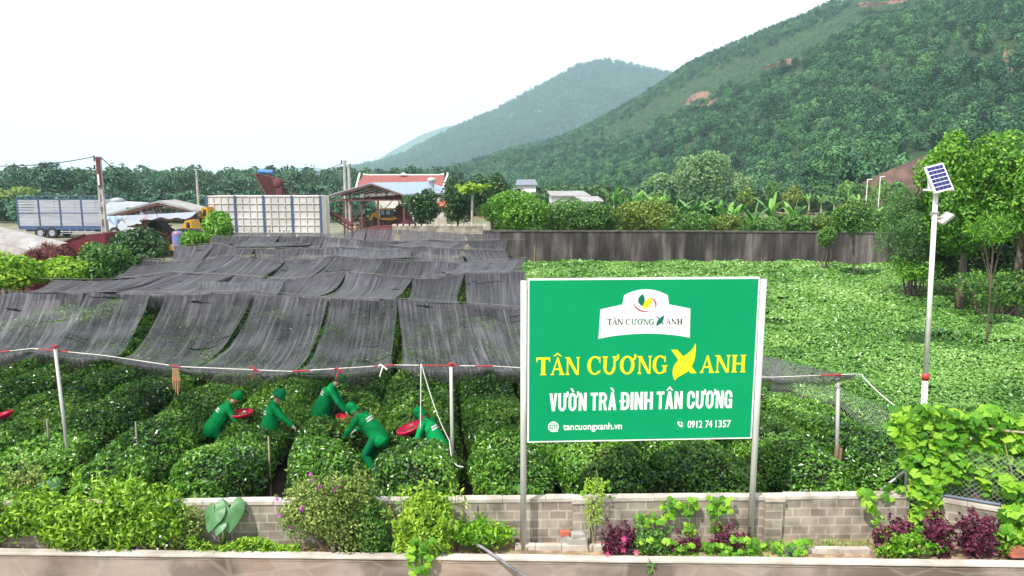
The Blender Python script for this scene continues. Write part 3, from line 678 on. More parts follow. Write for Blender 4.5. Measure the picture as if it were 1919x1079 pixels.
M['wire'] = mat('fence wire', (.45, .45, .44), .4, (.3, .3, .3), 6, metal=.3)
M['bluerail'] = mat('blue grey rail', (.16, .19, .27), .5)
chainfence([(fenceX(11.4) - .15, 11.4), (fenceX(17.5) - .15, 17.5), (4.2, 22)], 1.15, 'chain link fence running back between the tea rows and the open field', posts=[(fenceX(11.5) - .15, 11.5), (fenceX(18.5) - .15, 18.5)])
# ================================================================ walls, kerb, signboard, lamp
def blockmat(name, c1, c2, mortar, bw, bh, mo=.012):
    m, nd, lk, b = newmat(name); tc = nd.new('ShaderNodeTexCoord'); sp = nd.new('ShaderNodeSeparateXYZ'); lk.new(tc.outputs['Object'], sp.inputs[0])
    cb = nd.new('ShaderNodeCombineXYZ'); ad = nd.new('ShaderNodeMath'); ad.operation = 'ADD'; lk.new(sp.outputs[0], ad.inputs[0]); lk.new(sp.outputs[1], ad.inputs[1])
    lk.new(ad.outputs[0], cb.inputs[0]); lk.new(sp.outputs[2], cb.inputs[1])
    nz = nd.new('ShaderNodeTexNoise'); nz.inputs['Scale'].default_value = 6; lk.new(tc.outputs['Object'], nz.inputs['Vector'])
    vm = nd.new('ShaderNodeVectorMath'); vm.operation = 'MULTIPLY_ADD'; lk.new(nz.outputs['Color'], vm.inputs[0]); vm.inputs[1].default_value = (.03, .02, 0); lk.new(cb.outputs[0], vm.inputs[2])
    br = nd.new('ShaderNodeTexBrick'); lk.new(vm.outputs[0], br.inputs['Vector']); br.inputs['Color1'].default_value = (*c1, 1); br.inputs['Color2'].default_value = (*c2, 1); br.inputs['Mortar'].default_value = (*mortar, 1)
    br.inputs['Scale'].default_value = 1; br.inputs['Brick Width'].default_value = bw; br.inputs['Row Height'].default_value = bh; br.inputs['Mortar Size'].default_value = mo; br.inputs['Mortar Smooth'].default_value = .4; br.inputs['Bias'].default_value = 0
    n2 = nd.new('ShaderNodeTexNoise'); n2.inputs['Scale'].default_value = 3; n2.inputs['Detail'].default_value = 8; lk.new(tc.outputs['Object'], n2.inputs['Vector'])
    r = ramp(nd, [(.28, (.42, .4, .36)), (.5, (.95, .93, .9)), (.72, (1.3, 1.26, 1.2))]); lk.new(n2.outputs['Fac'], r.inputs[0])
    mm = nd.new('ShaderNodeMix'); mm.data_type = 'RGBA'; mm.blend_type = 'MULTIPLY'; mm.inputs[0].default_value = 1; lk.new(br.outputs['Color'], mm.inputs[6]); lk.new(r.outputs[0], mm.inputs[7])
    lk.new(mm.outputs[2], b.inputs['Base Color']); inp(b, 'Roughness', .9)
    bp = nd.new('ShaderNodeBump'); bp.inputs['Strength'].default_value = .6; bp.inputs['Distance'].default_value = .012; lk.new(mm.outputs[2], bp.inputs['Height']); lk.new(bp.outputs[0], b.inputs['Normal'])
    return m
M['brick'] = blockmat('grey blocks', (.23, .2, .17), (.33, .29, .245), (.4, .36, .32), .27, .14, .016)
M['coping'] = mat('cement coping', (.56, .5, .45), .85, (.34, .3, .26), 3, detail=9, bump=.3)
def wallseg(name, a, b, h, th, label, copz=.05, z0=-.05, pil=(), cap=None):
    t = empty(name, (a[0], a[1], 0), label, 'wall')
    A = Vector((a[0], a[1], 0)); B = Vector((b[0], b[1], 0)); d = (B - A).normalized(); n = Vector((d.y, -d.x, 0))
    q = MB(); q.beam(A + Vector((0, 0, (h - copz + z0) / 2)), B + Vector((0, 0, (h - copz + z0) / 2)), th, h - copz - z0); q.build('block_courses', M['brick'], t)
    L = (B - A).length; q = MB(); k = 0; s = 0; r = random.Random(int(L * 10))
    while s < L:
        e = min(s + r.uniform(.35, .75), L); zz = h - copz / 2 + r.uniform(-.008, .006)
        q.beam(A + d * (s + .003) + Vector((0, 0, zz)), A + d * (e - .003) + Vector((0, 0, zz)), th + r.uniform(.02, .045), copz); s = e
    q.build('coping', M['coping'], t)
    for s in pil:
        q = MB(); c = A + d * s + n * .07; q.beam(c - d * .13 + Vector((0, 0, (h - .045 + z0) / 2)), c + d * .13 + Vector((0, 0, (h - .045 + z0) / 2)), th + .02, h - .045 - z0)
        q.build('pilaster', M['brick'], t); q = MB(); q.beam(c - d * .15 + Vector((0, 0, h - .012)), c + d * .15 + Vector((0, 0, h - .012)), th + .07, .06); q.build('pilaster_cap', M['coping'], t)
    return t
wa, wb = (-8.5, wallY(-8.5)), (6.05, wallY(6.05))
Lw = lambda px: (P(px, 960, 10.3).x + 8.5)
wallseg('block_wall', wa, wb, .75, .12, 'low grey block wall with pale coping along the front of the tea garden', pil=(Lw(1088), Lw(1447)))
rw = wallseg('block_wall', (6.2, 10.42), (8.6, 9.25), .75, .12, 'low block wall with blue grey rail running from the corner to the right edge')
q = MB(); q.tube([(6.2, 10.42, .78), (8.6, 9.25, .78)], .022, 8); q.build('rail', M['bluerail'], rw)
chainfence([(6.2, 10.5), (8.6, 9.33)], .75, 'chain link fence standing on the low right hand wall behind the vine', z0=.76, cell=.08, posts=[(6.2, 10.5)])
# corner: wooden / metal posts with braces
pole('corner_post', P(1702, 830, 10.75), Vector((P(1702, 930, 10.75).x, 10.75, 0)), .035, 'grey fence post at the wall corner under the squash vine', group=None)
q = MB(); q.tube([P(1650, 918, 10.8), P(1700, 880, 10.8)], .02, 8); tag(q.build('brace_pipe', M['galv'], smooth=True), 'pale brace pipe slanting up to the fence corner post', 'pipe')
# kerb
M['kerb'] = mat('kerb render', (.34, .28, .25), .85, (.2, .15, .125), 1.1, (1, 1, 1.6), detail=9, bump=.25, lo=.32, hi=.62)
M['kerbtop'] = mat('kerb top', (.56, .51, .47), .85, (.36, .32, .28), 2.2, detail=9, bump=.3)
def kerbmat():
    m = M['kerb']; nd = m.node_tree.nodes; lk = m.node_tree.links; b = nd['Principled BSDF']; src = b.inputs['Base Color'].links[0].from_socket
    tc = nd.new('ShaderNodeTexCoord'); mp = nd.new('ShaderNodeMapping'); mp.inputs['Scale'].default_value = (1.1, 1.1, 2.2); lk.new(tc.outputs['Object'], mp.inputs[0]); vo = nd.new('ShaderNodeTexVoronoi'); vo.feature = 'DISTANCE_TO_EDGE'; vo.inputs['Scale'].default_value = 1; lk.new(mp.outputs[0], vo.inputs['Vector'])
    r = ramp(nd, [(.015, (.22, .22, .22)), (.05, (0, 0, 0))]); lk.new(vo.outputs['Distance'], r.inputs[0])
    n = nd.new('ShaderNodeTexNoise'); n.inputs['Scale'].default_value = .7; n.inputs['Detail'].default_value = 8; lk.new(tc.outputs['Object'], n.inputs['Vector']); r2 = ramp(nd, [(.42, (.42, .4, .38)), (.5, (1, 1, 1)), (.66, (1.14, 1, .92))]); lk.new(n.outputs['Fac'], r2.inputs[0])
    mu = nd.new('ShaderNodeMix'); mu.data_type = 'RGBA'; mu.blend_type = 'MULTIPLY'; mu.inputs[0].default_value = .8; lk.new(src, mu.inputs[6]); lk.new(r2.outputs[0], mu.inputs[7])
    mi = nd.new('ShaderNodeMix'); mi.data_type = 'RGBA'; lk.new(r.outputs[0], mi.inputs[0]); lk.new(mu.outputs[2], mi.inputs[6]); mi.inputs[7].default_value = (.42, .38, .35, 1); lk.new(mi.outputs[2], b.inputs['Base Color'])
kerbmat()
def kerb():
    t = empty('retaining_wall', (0, kerbY(0), -.62), 'low rendered retaining wall with pale top edge along the bottom of the picture', 'wall')
    q = MB(); vs = []; xs = np.linspace(-14, 9, 70); n = len(xs)
    r = random.Random(3)
    prof = [(-.02, -.7), (0, -.2), (.01, .10)]
    for x in xs:
        for dy, z in prof: vs.append((x, kerbY(x) + dy + r.uniform(-.004, .004), z))
    k = 3; q.add(vs, [(i * k + j, (i + 1) * k + j, (i + 1) * k + j + 1, i * k + j + 1) for i in range(n - 1) for j in range(2)]); q.build('face', M['kerb'], t, smooth=True)
    q = MB(); vs = []
    prof = [(-.012, .098), (-.008, .125), (.0, .135), (.11, .137), (.125, .125), (.13, .0)]; k = 6
    for x in xs:
        w_ = r.uniform(-.008, .008); h_ = r.uniform(-.003, .003)
        for j, (dy, z) in enumerate(prof): vs.append((x, kerbY(x) + dy + (w_ if j > 2 else w_ * .4), z + h_))
    q.add(vs, [(i * k + j, (i + 1) * k + j, (i + 1) * k + j + 1, i * k + j + 1) for i in range(n - 1) for j in range(5)]); q.build('top_edge', M['kerbtop'], t, smooth=False)
kerb()
def edging(name, x0, x1, label):
    t = MB(); s = x0; r = random.Random(9); i = 0
    while s < x1:
        e = s + r.uniform(.2, .42); y = kerbY(s) + .43 - .01 * i * 0
        t.box(((s + e) / 2, y + r.uniform(-.01, .01), .085), (e - s - .008, .09, .08 + r.uniform(-.01, .01))); s = e; i += 1
    tag(t.build(name, M['coping']), label, 'edging')
edging('brick_edging', P(965, 1033, 9.9).x, P(1165, 1033, 9.9).x, 'row of pale bricks edging the bare soil under the left post of the signboard')
edging('brick_edging', P(1490, 1033, 9.9).x, P(1620, 1033, 9.9).x, 'row of pale bricks edging the soil right of the right signboard post')
# stacked brick pieces
p = P(1058, 1012, 10.08); q = MB(); q.box((p.x, p.y, .27), (.14, .09, .06), Matrix.Rotation(.15, 3, 'Z')); tag(q.build('red_brick', mat('fired brick', (.5, .13, .08), .85, (.35, .09, .05), 9)), 'small red brick lying on grey stones at the left signboard post', 'brick')
p = P(1082, 1020, 10.06); q = MB()
q.box((p.x, p.y, .155), (.3, .15, .12), Matrix.Rotation(-.08, 3, 'Z')); q.box((p.x + .0, p.y + .02, .243), (.2, .12, .05), Matrix.Rotation(.3, 3, 'Z') @ Matrix.Rotation(.12, 3, 'Y'))
q.box((p.x - .2, p.y + .04, .135), (.13, .12, .09)); q.box((p.x - .19, p.y + .03, .2115), (.14, .1, .055))
tag(q.build('grey_blocks', M['concrete']), 'grey concrete blocks piled against the wall under the red brick', 'blocks')
q = MB(); p = P(1478, 1042, 9.85); q.box((p.x, p.y, .12), (.13, .1, .08), Matrix.Rotation(.3, 3, 'Z')); tag(q.build('dark_stone', mat('dark stone', (.14, .14, .15), .8)), 'small dark grey stone on the kerb right of the signboard post', 'stone')
# dark pipe leaning over the kerb
q = MB(); q.tube([P(868, 1006, 9.95), P(905, 1026, 9.7), P(985, 1082, 9.2)], [.02, .022, .024], 8); tag(q.build('grey_pipe', mat('weathered pipe', (.26, .25, .26), .6, (.12, .11, .12), 8), smooth=True), 'weathered grey pipe slanting out over the kerb left of the signboard', 'pipe')
# ---------------------------------------------------------------- signboard
SA, SB_ = Vector((.222, 10.0, 1.71)), Vector((3.535, 10.17, 1.71)); SH = 2.4
sx_ = (SB_ - SA).normalized(); SW = (SB_ - SA).length; sn = Vector((sx_.y, -sx_.x, 0))
SM = Matrix.Translation(SA) @ Matrix((sx_, Vector((0, 0, 1)), sn)).transposed().to_4x4()   # local: x right, y up, z toward viewer
def cx(x, y):   # position on the board face from measurements of the printed design
    f = (x - 88) / 1317.; top = 70 - 10 * f; bot = 1012 - 21 * f
    return (f * SW, SH * (1 - (y - top) / (bot - top)))
sign = empty('signboard', tuple((SA + SB_) / 2 - Vector((0, 0, 1.71))), 'large green and white signboard on two white posts at the front of the garden', 'signboard')
M['sgreen'] = mat('printed green', (.0, .285, .112), .5, (.0, .255, .1), .8, spec=.15)
M['swhite'] = mat('printed white', (.8, .8, .8), .45, (.76, .77, .77), 2)
M['syellow'] = mat('printed yellow', (.8, .72, .01), .45, (.77, .68, .01), 2)
M['sdgreen'] = mat('printed dark green', (.0, .17, .09), .45)
M['sblack'] = mat('printed black', (.03, .03, .035), .45)
M['sred'] = mat('printed crimson', (.55, .01, .06), .45)
def sm(mb, name, m, z0=None, par=None): return mb.build(name, m, par or sign)
q = MB(); q.prism([(0, 0), (SW, 0), (SW, SH), (0, SH)], -.05, 0, SM); q.build('frame_panel', M['swhite'], sign)
e = .022; q = MB(); q.prism([(e, e), (SW - e, e), (SW - e, SH - e), (e, SH - e)], -.01, .003, SM); gp_ = q.build('green_face', M['sgreen'], sign)
for px_, d, nm in ((0, -.055, 'post'), (SW, .062, 'post')):
    x = px_ + d; base = SM @ Vector((x, 0, -.02)); top = SM @ Vector((x, SH - .03, -.02)); base.z = .0
    q = MB(); q.tube([base, top], .045, 20); q.build('post', mat('sign post paint', (.6, .59, .58), .4, (.46, .45, .44), 3, (1, 1, .4), metal=.1) if px_ == 0 else bpy.data.materials['sign post paint'], sign, smooth=True)
    q = MB(); q.beam(SM @ Vector((px_ + d * .2, .03, -.03)), SM @ Vector((x + d * .5, .03, -.03)), .02, .03); q.beam(SM @ Vector((px_ + d * .2, SH - .1, -.03)), SM @ Vector((x + d * .5, SH - .1, -.03)), .02, .03); q.build('bracket', M['white'], sign)
# printed shapes, each a thin raised film of its own thickness
class Print:
    def __init__(s): s.q = MB(); s.k = 0
    def poly(s, pts, base=.003):
        s.k += 1; s.q.prism(ccw(pts), base, base + .0012 + .00022 * s.k, SM)
    def build(s, name, m, par=None): return s.q.build(name, m, par or sign)
def ccw(p):
    a = sum(p[i][0] * p[(i + 1) % len(p)][1] - p[(i + 1) % len(p)][0] * p[i][1] for i in range(len(p)))
    return list(p) if a > 0 else list(p)[::-1]
def arcpoly(c, ro, ri, a0, a1, n=22):
    o = [(c[0] + ro[0] * math.cos(math.radians(a0 + (a1 - a0) * i / n)), c[1] + ro[1] * math.sin(math.radians(a0 + (a1 - a0) * i / n))) for i in range(n + 1)]
    I = [(c[0] + ri[0] * math.cos(math.radians(a0 + (a1 - a0) * i / n)), c[1] + ri[1] * math.sin(math.radians(a0 + (a1 - a0) * i / n))) for i in range(n + 1)]
    return o + I[::-1]
# serif capitals in a unit box (height 1), thick stem t, thin stroke h
t_, h_ = .25, .1
def foot(x, w, y=0, up=1): return [(x - .07, y), (x + w + .07, y), (x + w + .07, y + .05 * up), (x + w + .0, y + .085 * up), (x, y + .085 * up), (x - .07, y + .05 * up)]
def gl(ch):
    S = []
    if ch == 'T': W = .86; S += [[(W / 2 - t_ / 2, .02), (W / 2 + t_ / 2, .02), (W / 2 + t_ / 2, .96), (W / 2 - t_ / 2, .96)], foot(W / 2 - t_ / 2, t_), [(0, 1), (W, 1), (W, .74), (W - .05, .74), (W - .1, .89), (.1, .89), (.05, .74), (0, .74)]]
    elif ch == 'A': W = .94; S += [[(.1, .03), (.19, .03), (.5, .93), (.44, .97)], [(.42, 1), (.52, 1), (.86, .03), (.64, .03)], [(.22, .29), (.68, .29), (.65, .37), (.26, .37)], foot(.1, .08), foot(.65, .2)]
    elif ch == 'N': W = .98; S += [[(.12, .03), (.21, .03), (.21, .9), (.12, .9)], [(.78, .0), (.87, .0), (.87, .96), (.78, .96)], [(.05, 1), (.29, 1), (.87, .0), (.7, .0)], foot(.12, .09), foot(.78, .09, 1, -1), [(.0, 1), (.2, 1), (.2, .93), (.0, .95)]]
    elif ch == 'H': W = .96; S += [[(.12, .03), (.32, .03), (.32, .97), (.12, .97)], [(.66, .03), (.86, .03), (.86, .97), (.66, .97)], [(.3, .46), (.68, .46), (.68, .55), (.3, .55)], foot(.12, .2), foot(.66, .2), foot(.12, .2, 1, -1), foot(.66, .2, 1, -1)]
    elif ch in 'UV': W = 1.12; S += [[(.1, .36), (.3, .36), (.3, .97), (.1, .97)], [(.74, .3), (.86, .3), (.86, .97), (.74, .97)], arcpoly((.48, .37), (.38, .39), (.2, .28), 180, 362), foot(.1, .2, 1, -1), foot(.72, .14, 1, -1), [(.86, .8), (.94, .86), (.98, .97), (.96, 1.1), (1.04, 1.12), (1.1, 1.02), (1.06, .87), (.96, .76), (.86, .72)]]
    elif ch in 'OQ': W = 1.12; S += [arcpoly((.49, .5), (.47, .52), (.25, .43), 0, 360, 40), [(.78, .84), (.88, .86), (.93, .95), (.92, 1.08), (1.01, 1.12), (1.08, 1.02), (1.05, .88), (.93, .77), (.84, .74)]]
    elif ch in 'CG': 
        W = .95; S += [arcpoly((.5, .5), (.48, .52), (.26, .44), 48, 318, 36), [(.78, .64), (.84, .64), (.84, .99), (.8, .99), (.76, .88)]]
        if ch == 'G': W = 1.0; S += [[(.7, .1), (.89, .06), (.89, .42), (.7, .42)], foot(.68, .22, .47, -1)]
        else: S += [[(.76, .16), (.84, .24), (.88, .22), (.8, .1)]]
    return W, S
def serif(pr, txt, x0, x1, yb, yt, skew=0, circ=(1,)):
    "lay out letters between crop x0..x1 with baseline yb and cap line yt"
    ws = [(.45 if c == ' ' else gl(c)[0]) for c in txt]; tot = sum(ws) + .0 * len(ws); sc = (x1 - x0) / tot; x = x0
    for i, (c, w_) in enumerate(zip(txt, ws)):
        if c != ' ':
            for s in gl(c)[1]: pr.poly([cx(x + a * sc, yb + (yt - yb) * b + skew * (x + a * sc - x0)) for a, b in s])
            if c == 'A' and i in circ:
                m_ = x + .47 * sc; k = skew * (m_ - x0); H = yt - yb
                pr.poly([cx(m_ + a * sc, yb + H * b + k) for a, b in [(-.27, 1.06), (0, 1.27), (.27, 1.06), (.2, 1.05), (0, 1.15), (-.2, 1.05)]])
        x += w_ * sc
for a_, b_, c_, d_, e_, k_, ci in (('TAN', 138, 390, 616, 514, -.01, (1,)), ('CUONG', 427, 893, 612, 509, -.010, ()), ('ANH', 1077, 1350, 604, 503, -.012, ())):
    pr = Print(); serif(pr, a_, b_, c_, d_, e_, k_, ci); pr.build('yellow_lettering', M['syellow'])
def curvepts(p0, c0, c1, p1, n=14): return [tuple(((1 - t) ** 3 * p0[k] + 3 * (1 - t) ** 2 * t * c0[k] + 3 * (1 - t) * t * t * c1[k] + t ** 3 * p1[k]) for k in (0, 1)) for t in [i / n for i in range(n + 1)]]
leaf = curvepts((936, 648), (905, 590), (925, 545), (985, 505)) + curvepts((985, 505), (1015, 488), (1035, 465), (1049, 434))[1:] + curvepts((1049, 434), (1058, 500), (1045, 560), (1010, 595))[1:] + curvepts((1010, 595), (985, 615), (955, 620), (936, 648))[1:-1]
pr = Print(); pr.poly([cx(*p) for p in [(909, 470), (945, 470), (986, 515), (962, 540)]]); pr.poly([cx(*p) for p in [(1000, 575), (1025, 560), (1062, 605), (1027, 606)]]); pr.poly([cx(*p) for p in leaf]); pr.build('leaf_letter', M['syellow'])
q = MB(); q.tube([SM @ Vector((*cx(x, y), .0062)) for x, y in [(945, 625), (965, 580), (1000, 530), (1040, 455)]], .0035, 4); q.build('leaf_vein', M['sgreen'], sign)
# white arched label
lab_ = [(490, 407)] + curvepts((490, 407), (650, 370), (860, 368), (1014, 401))[1:] + [(1011, 236), (887, 212), (880, 165)] + curvepts((880, 162), (800, 117), (710, 115), (630, 162)) + [(622, 213), (498, 240)]
pr = Print(); pr.poly([cx(*p) for p in lab_]); wl_ = pr.build('white_label', M['swhite'])
def top(mb_, pts, z): mb_.prism(ccw([cx(*p) for p in pts]), .004, z, SM)
class P2(Print):
    def poly(s, pts): s.k += 1; s.q.prism(ccw(pts), .0035, .0055 + .00022 * s.k, SM)
pr = P2(); pr.poly([cx(*p) for p in curvepts((735, 154), (700, 175), (705, 210), (735, 222)) + curvepts((735, 222), (755, 200), (752, 170), (735, 154))[1:-1]]); pr.build('green_leaf_mark', M['sdgreen'])
pr = P2(); pr.poly([cx(*p) for p in curvepts((790, 172), (755, 180), (735, 205), (738, 238)) + curvepts((738, 238), (770, 240), (795, 210), (790, 172))[1:-1]]); pr.build('yellow_leaf_mark', M['syellow'])
pr = P2()
for a0, a1 in ((170, 292), (-30, 62)):
    n = 20; o = []; i_ = []
    for k in range(n + 1):
        a = math.radians(a0 + (a1 - a0) * k / n); w_ = 1 - abs(2 * k / n - 1) ** 2
        o.append(cx(753 + 64 * math.cos(a), 212 - 43 * math.sin(a))); i_.append(cx(753 + (64 - 2 - 7 * w_) * math.cos(a), 212 - (43 - 2 - 6 * w_) * math.sin(a)))
    pr.poly(o + i_[::-1])
pr.build('red_swoosh_mark', M['sred'])
pr = P2(); serif(pr, 'TAN', 538, 628, 327, 294, 0); pr.build('small_lettering', M['sblack']); pr = P2(); serif(pr, 'C', 641, 670, 327, 294, 0); pr.build('small_lettering', M['sblack']); pr = P2(); serif(pr, 'UONG', 674, 806, 327, 294, 0); pr.build('small_lettering', M['sdgreen'])
pr = P2(); serif(pr, 'ANH', 872, 968, 325, 293, 0, ()); pr.build('small_lettering', M['sblack'])
lf2 = curvepts((820, 335), (812, 310), (835, 290), (860, 272)) + curvepts((860, 272), (865, 305), (850, 320), (820, 335))[1:-1]
pr = P2(); pr.poly([cx(*p) for p in lf2]); pr.poly([cx(*p) for p in [(813, 278), (824, 280), (842, 297), (836, 301)]]); pr.poly([cx(*p) for p in [(843, 312), (850, 308), (864, 322), (853, 323)]]); pr.build('small_leaf_letter', M['sdgreen'])
# condensed bold sans
def sans(txt, x0, x1, yb, yt, name, ch='H', off=.02, z=.003, th=.003, tilt=0.):
    cu = bpy.data.curves.new(name, 'FONT'); cu.body = txt; cu.size = 1; cu.offset = off; cu.extrude = .5; cu.resolution_u = 3; cu.space_character = .98 + off * 1.2
    ob = bpy.data.objects.new(name, cu); COL.objects.link(ob); bpy.context.view_layer.update()
    me = bpy.data.meshes.new_from_object(ob.evaluated_get(bpy.context.evaluated_depsgraph_get())); me.name = name
    bpy.data.objects.remove(ob); n = len(me.vertices); co = np.empty(n * 3); me.vertices.foreach_get('co', co); co = co.reshape(-1, 3)
    a, b = co[:, 0].min(), co[:, 0].max(); cap = .729 + off
    out = []
    for x, y, zz in co:
        xx = x0 + (x1 - x0) * (x - a) / (b - a); yy = yb + (yt - yb) * (y + off / 2) / cap + tilt * (xx - x0)
        lx, ly = cx(xx, yy); out.append(SM @ Vector((lx, ly, z + (th if zz > 0 else 0))))
    me.vertices.foreach_set('co', np.array(out, dtype=np.float32).ravel()); me.materials.clear(); me.materials.append(M['swhite']); me.update()
    o2 = bpy.data.objects.new(name, me); COL.objects.link(o2); attach(o2, sign); return o2
# block capitals in a unit box
def bl(ch):
    t = .2; W = .6; S = []; L = lambda x: [(x, 0), (x + t, 0), (x + t, 1), (x, 1)]
    horn = [(W - .1, .82), (W + .02, .84), (W + .05, .93), (W + .03, 1.08), (W + .15, 1.1), (W + .19, .95), (W + .12, .8), (W - .02, .72)]
    if ch == 'V': S = [[(0, 1), (.21, 1), (.34, .2), (.36, 0), (.2, 0)], [(.6, 1), (.39, 1), (.26, .2), (.24, 0), (.4, 0)]]
    elif ch in 'Uu': S = [[(0, .3), (t, .3), (t, 1), (0, 1)], [(W - t, .3), (W, .3), (W, 1), (W - t, 1)], arcpoly((.3, .3), (.3, .31), (.1, .14), 180, 360)] + ([horn] if ch == 'u' else [])
    elif ch in 'Oo': S = [[(0, .3), (t, .3), (t, .7), (0, .7)], [(W - t, .3), (W, .3), (W, .7), (W - t, .7)], arcpoly((.3, .3), (.3, .31), (.1, .14), 180, 360), arcpoly((.3, .7), (.3, .31), (.1, .14), 0, 180)] + ([horn] if ch == 'o' else [])
    elif ch in 'CG':
        S = [[(0, .3), (t, .3), (t, .7), (0, .7)], arcpoly((.3, .3), (.3, .31), (.1, .14), 180, 360), arcpoly((.3, .7), (.3, .31), (.1, .14), 0, 180), [(W - t, .62), (W, .62), (W, .7), (W - t, .7)]]
        S += [[(W - t, .3), (W, .3), (W, .38), (W - t, .38)]] if ch == 'C' else [[(W - t, .0), (W, .0), (W, .52), (W - t, .52)], [(.32, .4), (W, .4), (W, .52), (.32, .52)]]
    elif ch == 'N': S = [L(0), L(W - t), [(0, 1), (.2, 1), (W, 0), (W - .2, 0)]]
    elif ch == 'H': S = [L(0), L(W - t), [(0, .42), (W, .42), (W, .58), (0, .58)]]
    elif ch == 'I': W = .2; S = [L(0)]
    elif ch == 'T': W = .56; S = [[(.18, 0), (.38, 0), (.38, 1), (.18, 1)], [(0, .84), (W, .84), (W, 1), (0, 1)]]
    elif ch in 'Aa': S = [[(0, 0), (.2, 0), (.34, .8), (.38, 1), (.2, 1)], [(.6, 0), (.4, 0), (.26, .8), (.22, 1), (.4, 1)], [(.14, .2), (.46, .2), (.44, .35), (.16, .35)]]
    elif ch == 'R': S = [L(0), [(0, .84), (.34, .84), (.34, 1), (0, 1)], [(0, .42), (.34, .42), (.34, .57), (0, .57)], arcpoly((.3, .71), (.29, .29), (.1, .14), -90, 90), [(.28, .45), (.46, .45), (.6, 0), (.4, 0)]]
    elif ch == 'D': S = [L(0), [(0, 0), (.28, 0), (.28, .16), (0, .16)], [(0, .84), (.28, .84), (.28, 1), (0, 1)], [(W - t, .3), (W, .3), (W, .7), (W - t, .7)], arcpoly((.28, .3), (.32, .3), (.12, .14), -90, 0), arcpoly((.28, .7), (.32, .3), (.12, .14), 0, 90), [(-.1, .44), (.32, .44), (.32, .56), (-.1, .56)]]
    return W + .08 + (.1 if ch in 'uo' else 0), S
def blocktext(txt, x0, x1, yb, yt, marks=()):
    ws = [bl(c)[0] for c in txt]; sc = (x1 - x0) / (sum(ws) - .08); x = x0; Hh = yt - yb
    for i, (c, w_) in enumerate(zip(txt, ws)):
        pr = Print(); tf = lambda s: [cx(x + a * sc, yb - .016 * (x + a * sc - x0) + Hh * b) for a, b in s]
        for s in bl(c)[1]: pr.poly(tf(s))
        for (k, mk) in marks:
            if k == i: pr.poly(tf([(.04, 1.06), (.3, 1.3), (.56, 1.06), (.42, 1.06), (.3, 1.17), (.18, 1.06)] if mk == '^' else [(.12, 1.26), (.3, 1.26), (.44, 1.05), (.3, 1.05)]))
        pr.build('white_letter', M['swhite']); x += w_ * sc
for txt, x0, x1, mk in (('VuoN', 214, 428, ((2, '`'),)), ('TRA', 450, 600, ((2, '`'),)), ('DINH', 626, 812, ()), ('TAN', 834, 986, ((1, '^'),)), ('CuoNG', 1012, 1277, ())):
    k = (x0 - 214) / 1063.; blocktext(txt, x0, x1, 826 - 17 * k, 722 - 16 * k, mk)
sans('tancuongxanh.vn', 295, 636, 937, 895, 'website_lettering', off=.014, tilt=-.012); sans('0912', 1021, 1107, 926, 882, 'phone_lettering', off=.014, tilt=-.012); sans('74', 1125, 1166, 924.5, 880.5, 'phone_lettering', off=.014, tilt=-.012); sans('1357', 1185, 1276, 923.5, 879.5, 'phone_lettering', off=.014, tilt=-.012)
# globe and phone icons
pr = Print(); c = (238, 918)
EL = lambda r0, r1, a0=0, a1=360, c=c, sx=1.: [cx(c[0] + r * sx * math.cos(a), c[1] + r * math.sin(a)) for r, a in [(r0, math.radians(a0 + (a1 - a0) * i / 24)) for i in range(25)] + [(r1, math.radians(a0 + (a1 - a0) * i / 24)) for i in range(24, -1, -1)]]
pr.poly(EL(31, 26)); pr.poly(EL(29, 25, sx=.5))
pr.poly([cx(c[0] - 2, c[1] - 28), cx(c[0] + 2, c[1] - 28), cx(c[0] + 2, c[1] + 28), cx(c[0] - 2, c[1] + 28)])
for dy, hw in ((-14, 25), (0, 29), (14, 25)): pr.poly([cx(c[0] - hw, c[1] + dy - 2), cx(c[0] + hw, c[1] + dy - 2), cx(c[0] + hw, c[1] + dy + 2), cx(c[0] - hw, c[1] + dy + 2)])
pr.poly([cx(246, 924), cx(268, 932), cx(258, 937), cx(266, 946), cx(261, 949), cx(253, 940), cx(249, 948)]); pr.build('globe_icon', M['swhite'])
pr = Print(); c2 = (974, 903)
pr.poly([cx(*p) for p in [(962, 890), (970, 886), (975, 896), (970, 901), (978, 911), (984, 906), (994, 912), (989, 921), (978, 921), (966, 910), (960, 898)]])
pr.poly(EL(17, 14.5, -80, 5, (976, 904))); pr.poly(EL(11, 8.5, -80, 5, (976, 904))); pr.build('phone_icon', M['swhite'])
pr = Print(); pr.poly(EL(31, 29, c=(974, 903))); pr.build('icon_ring', mat('ring green', (.03, .5, .25), .5))
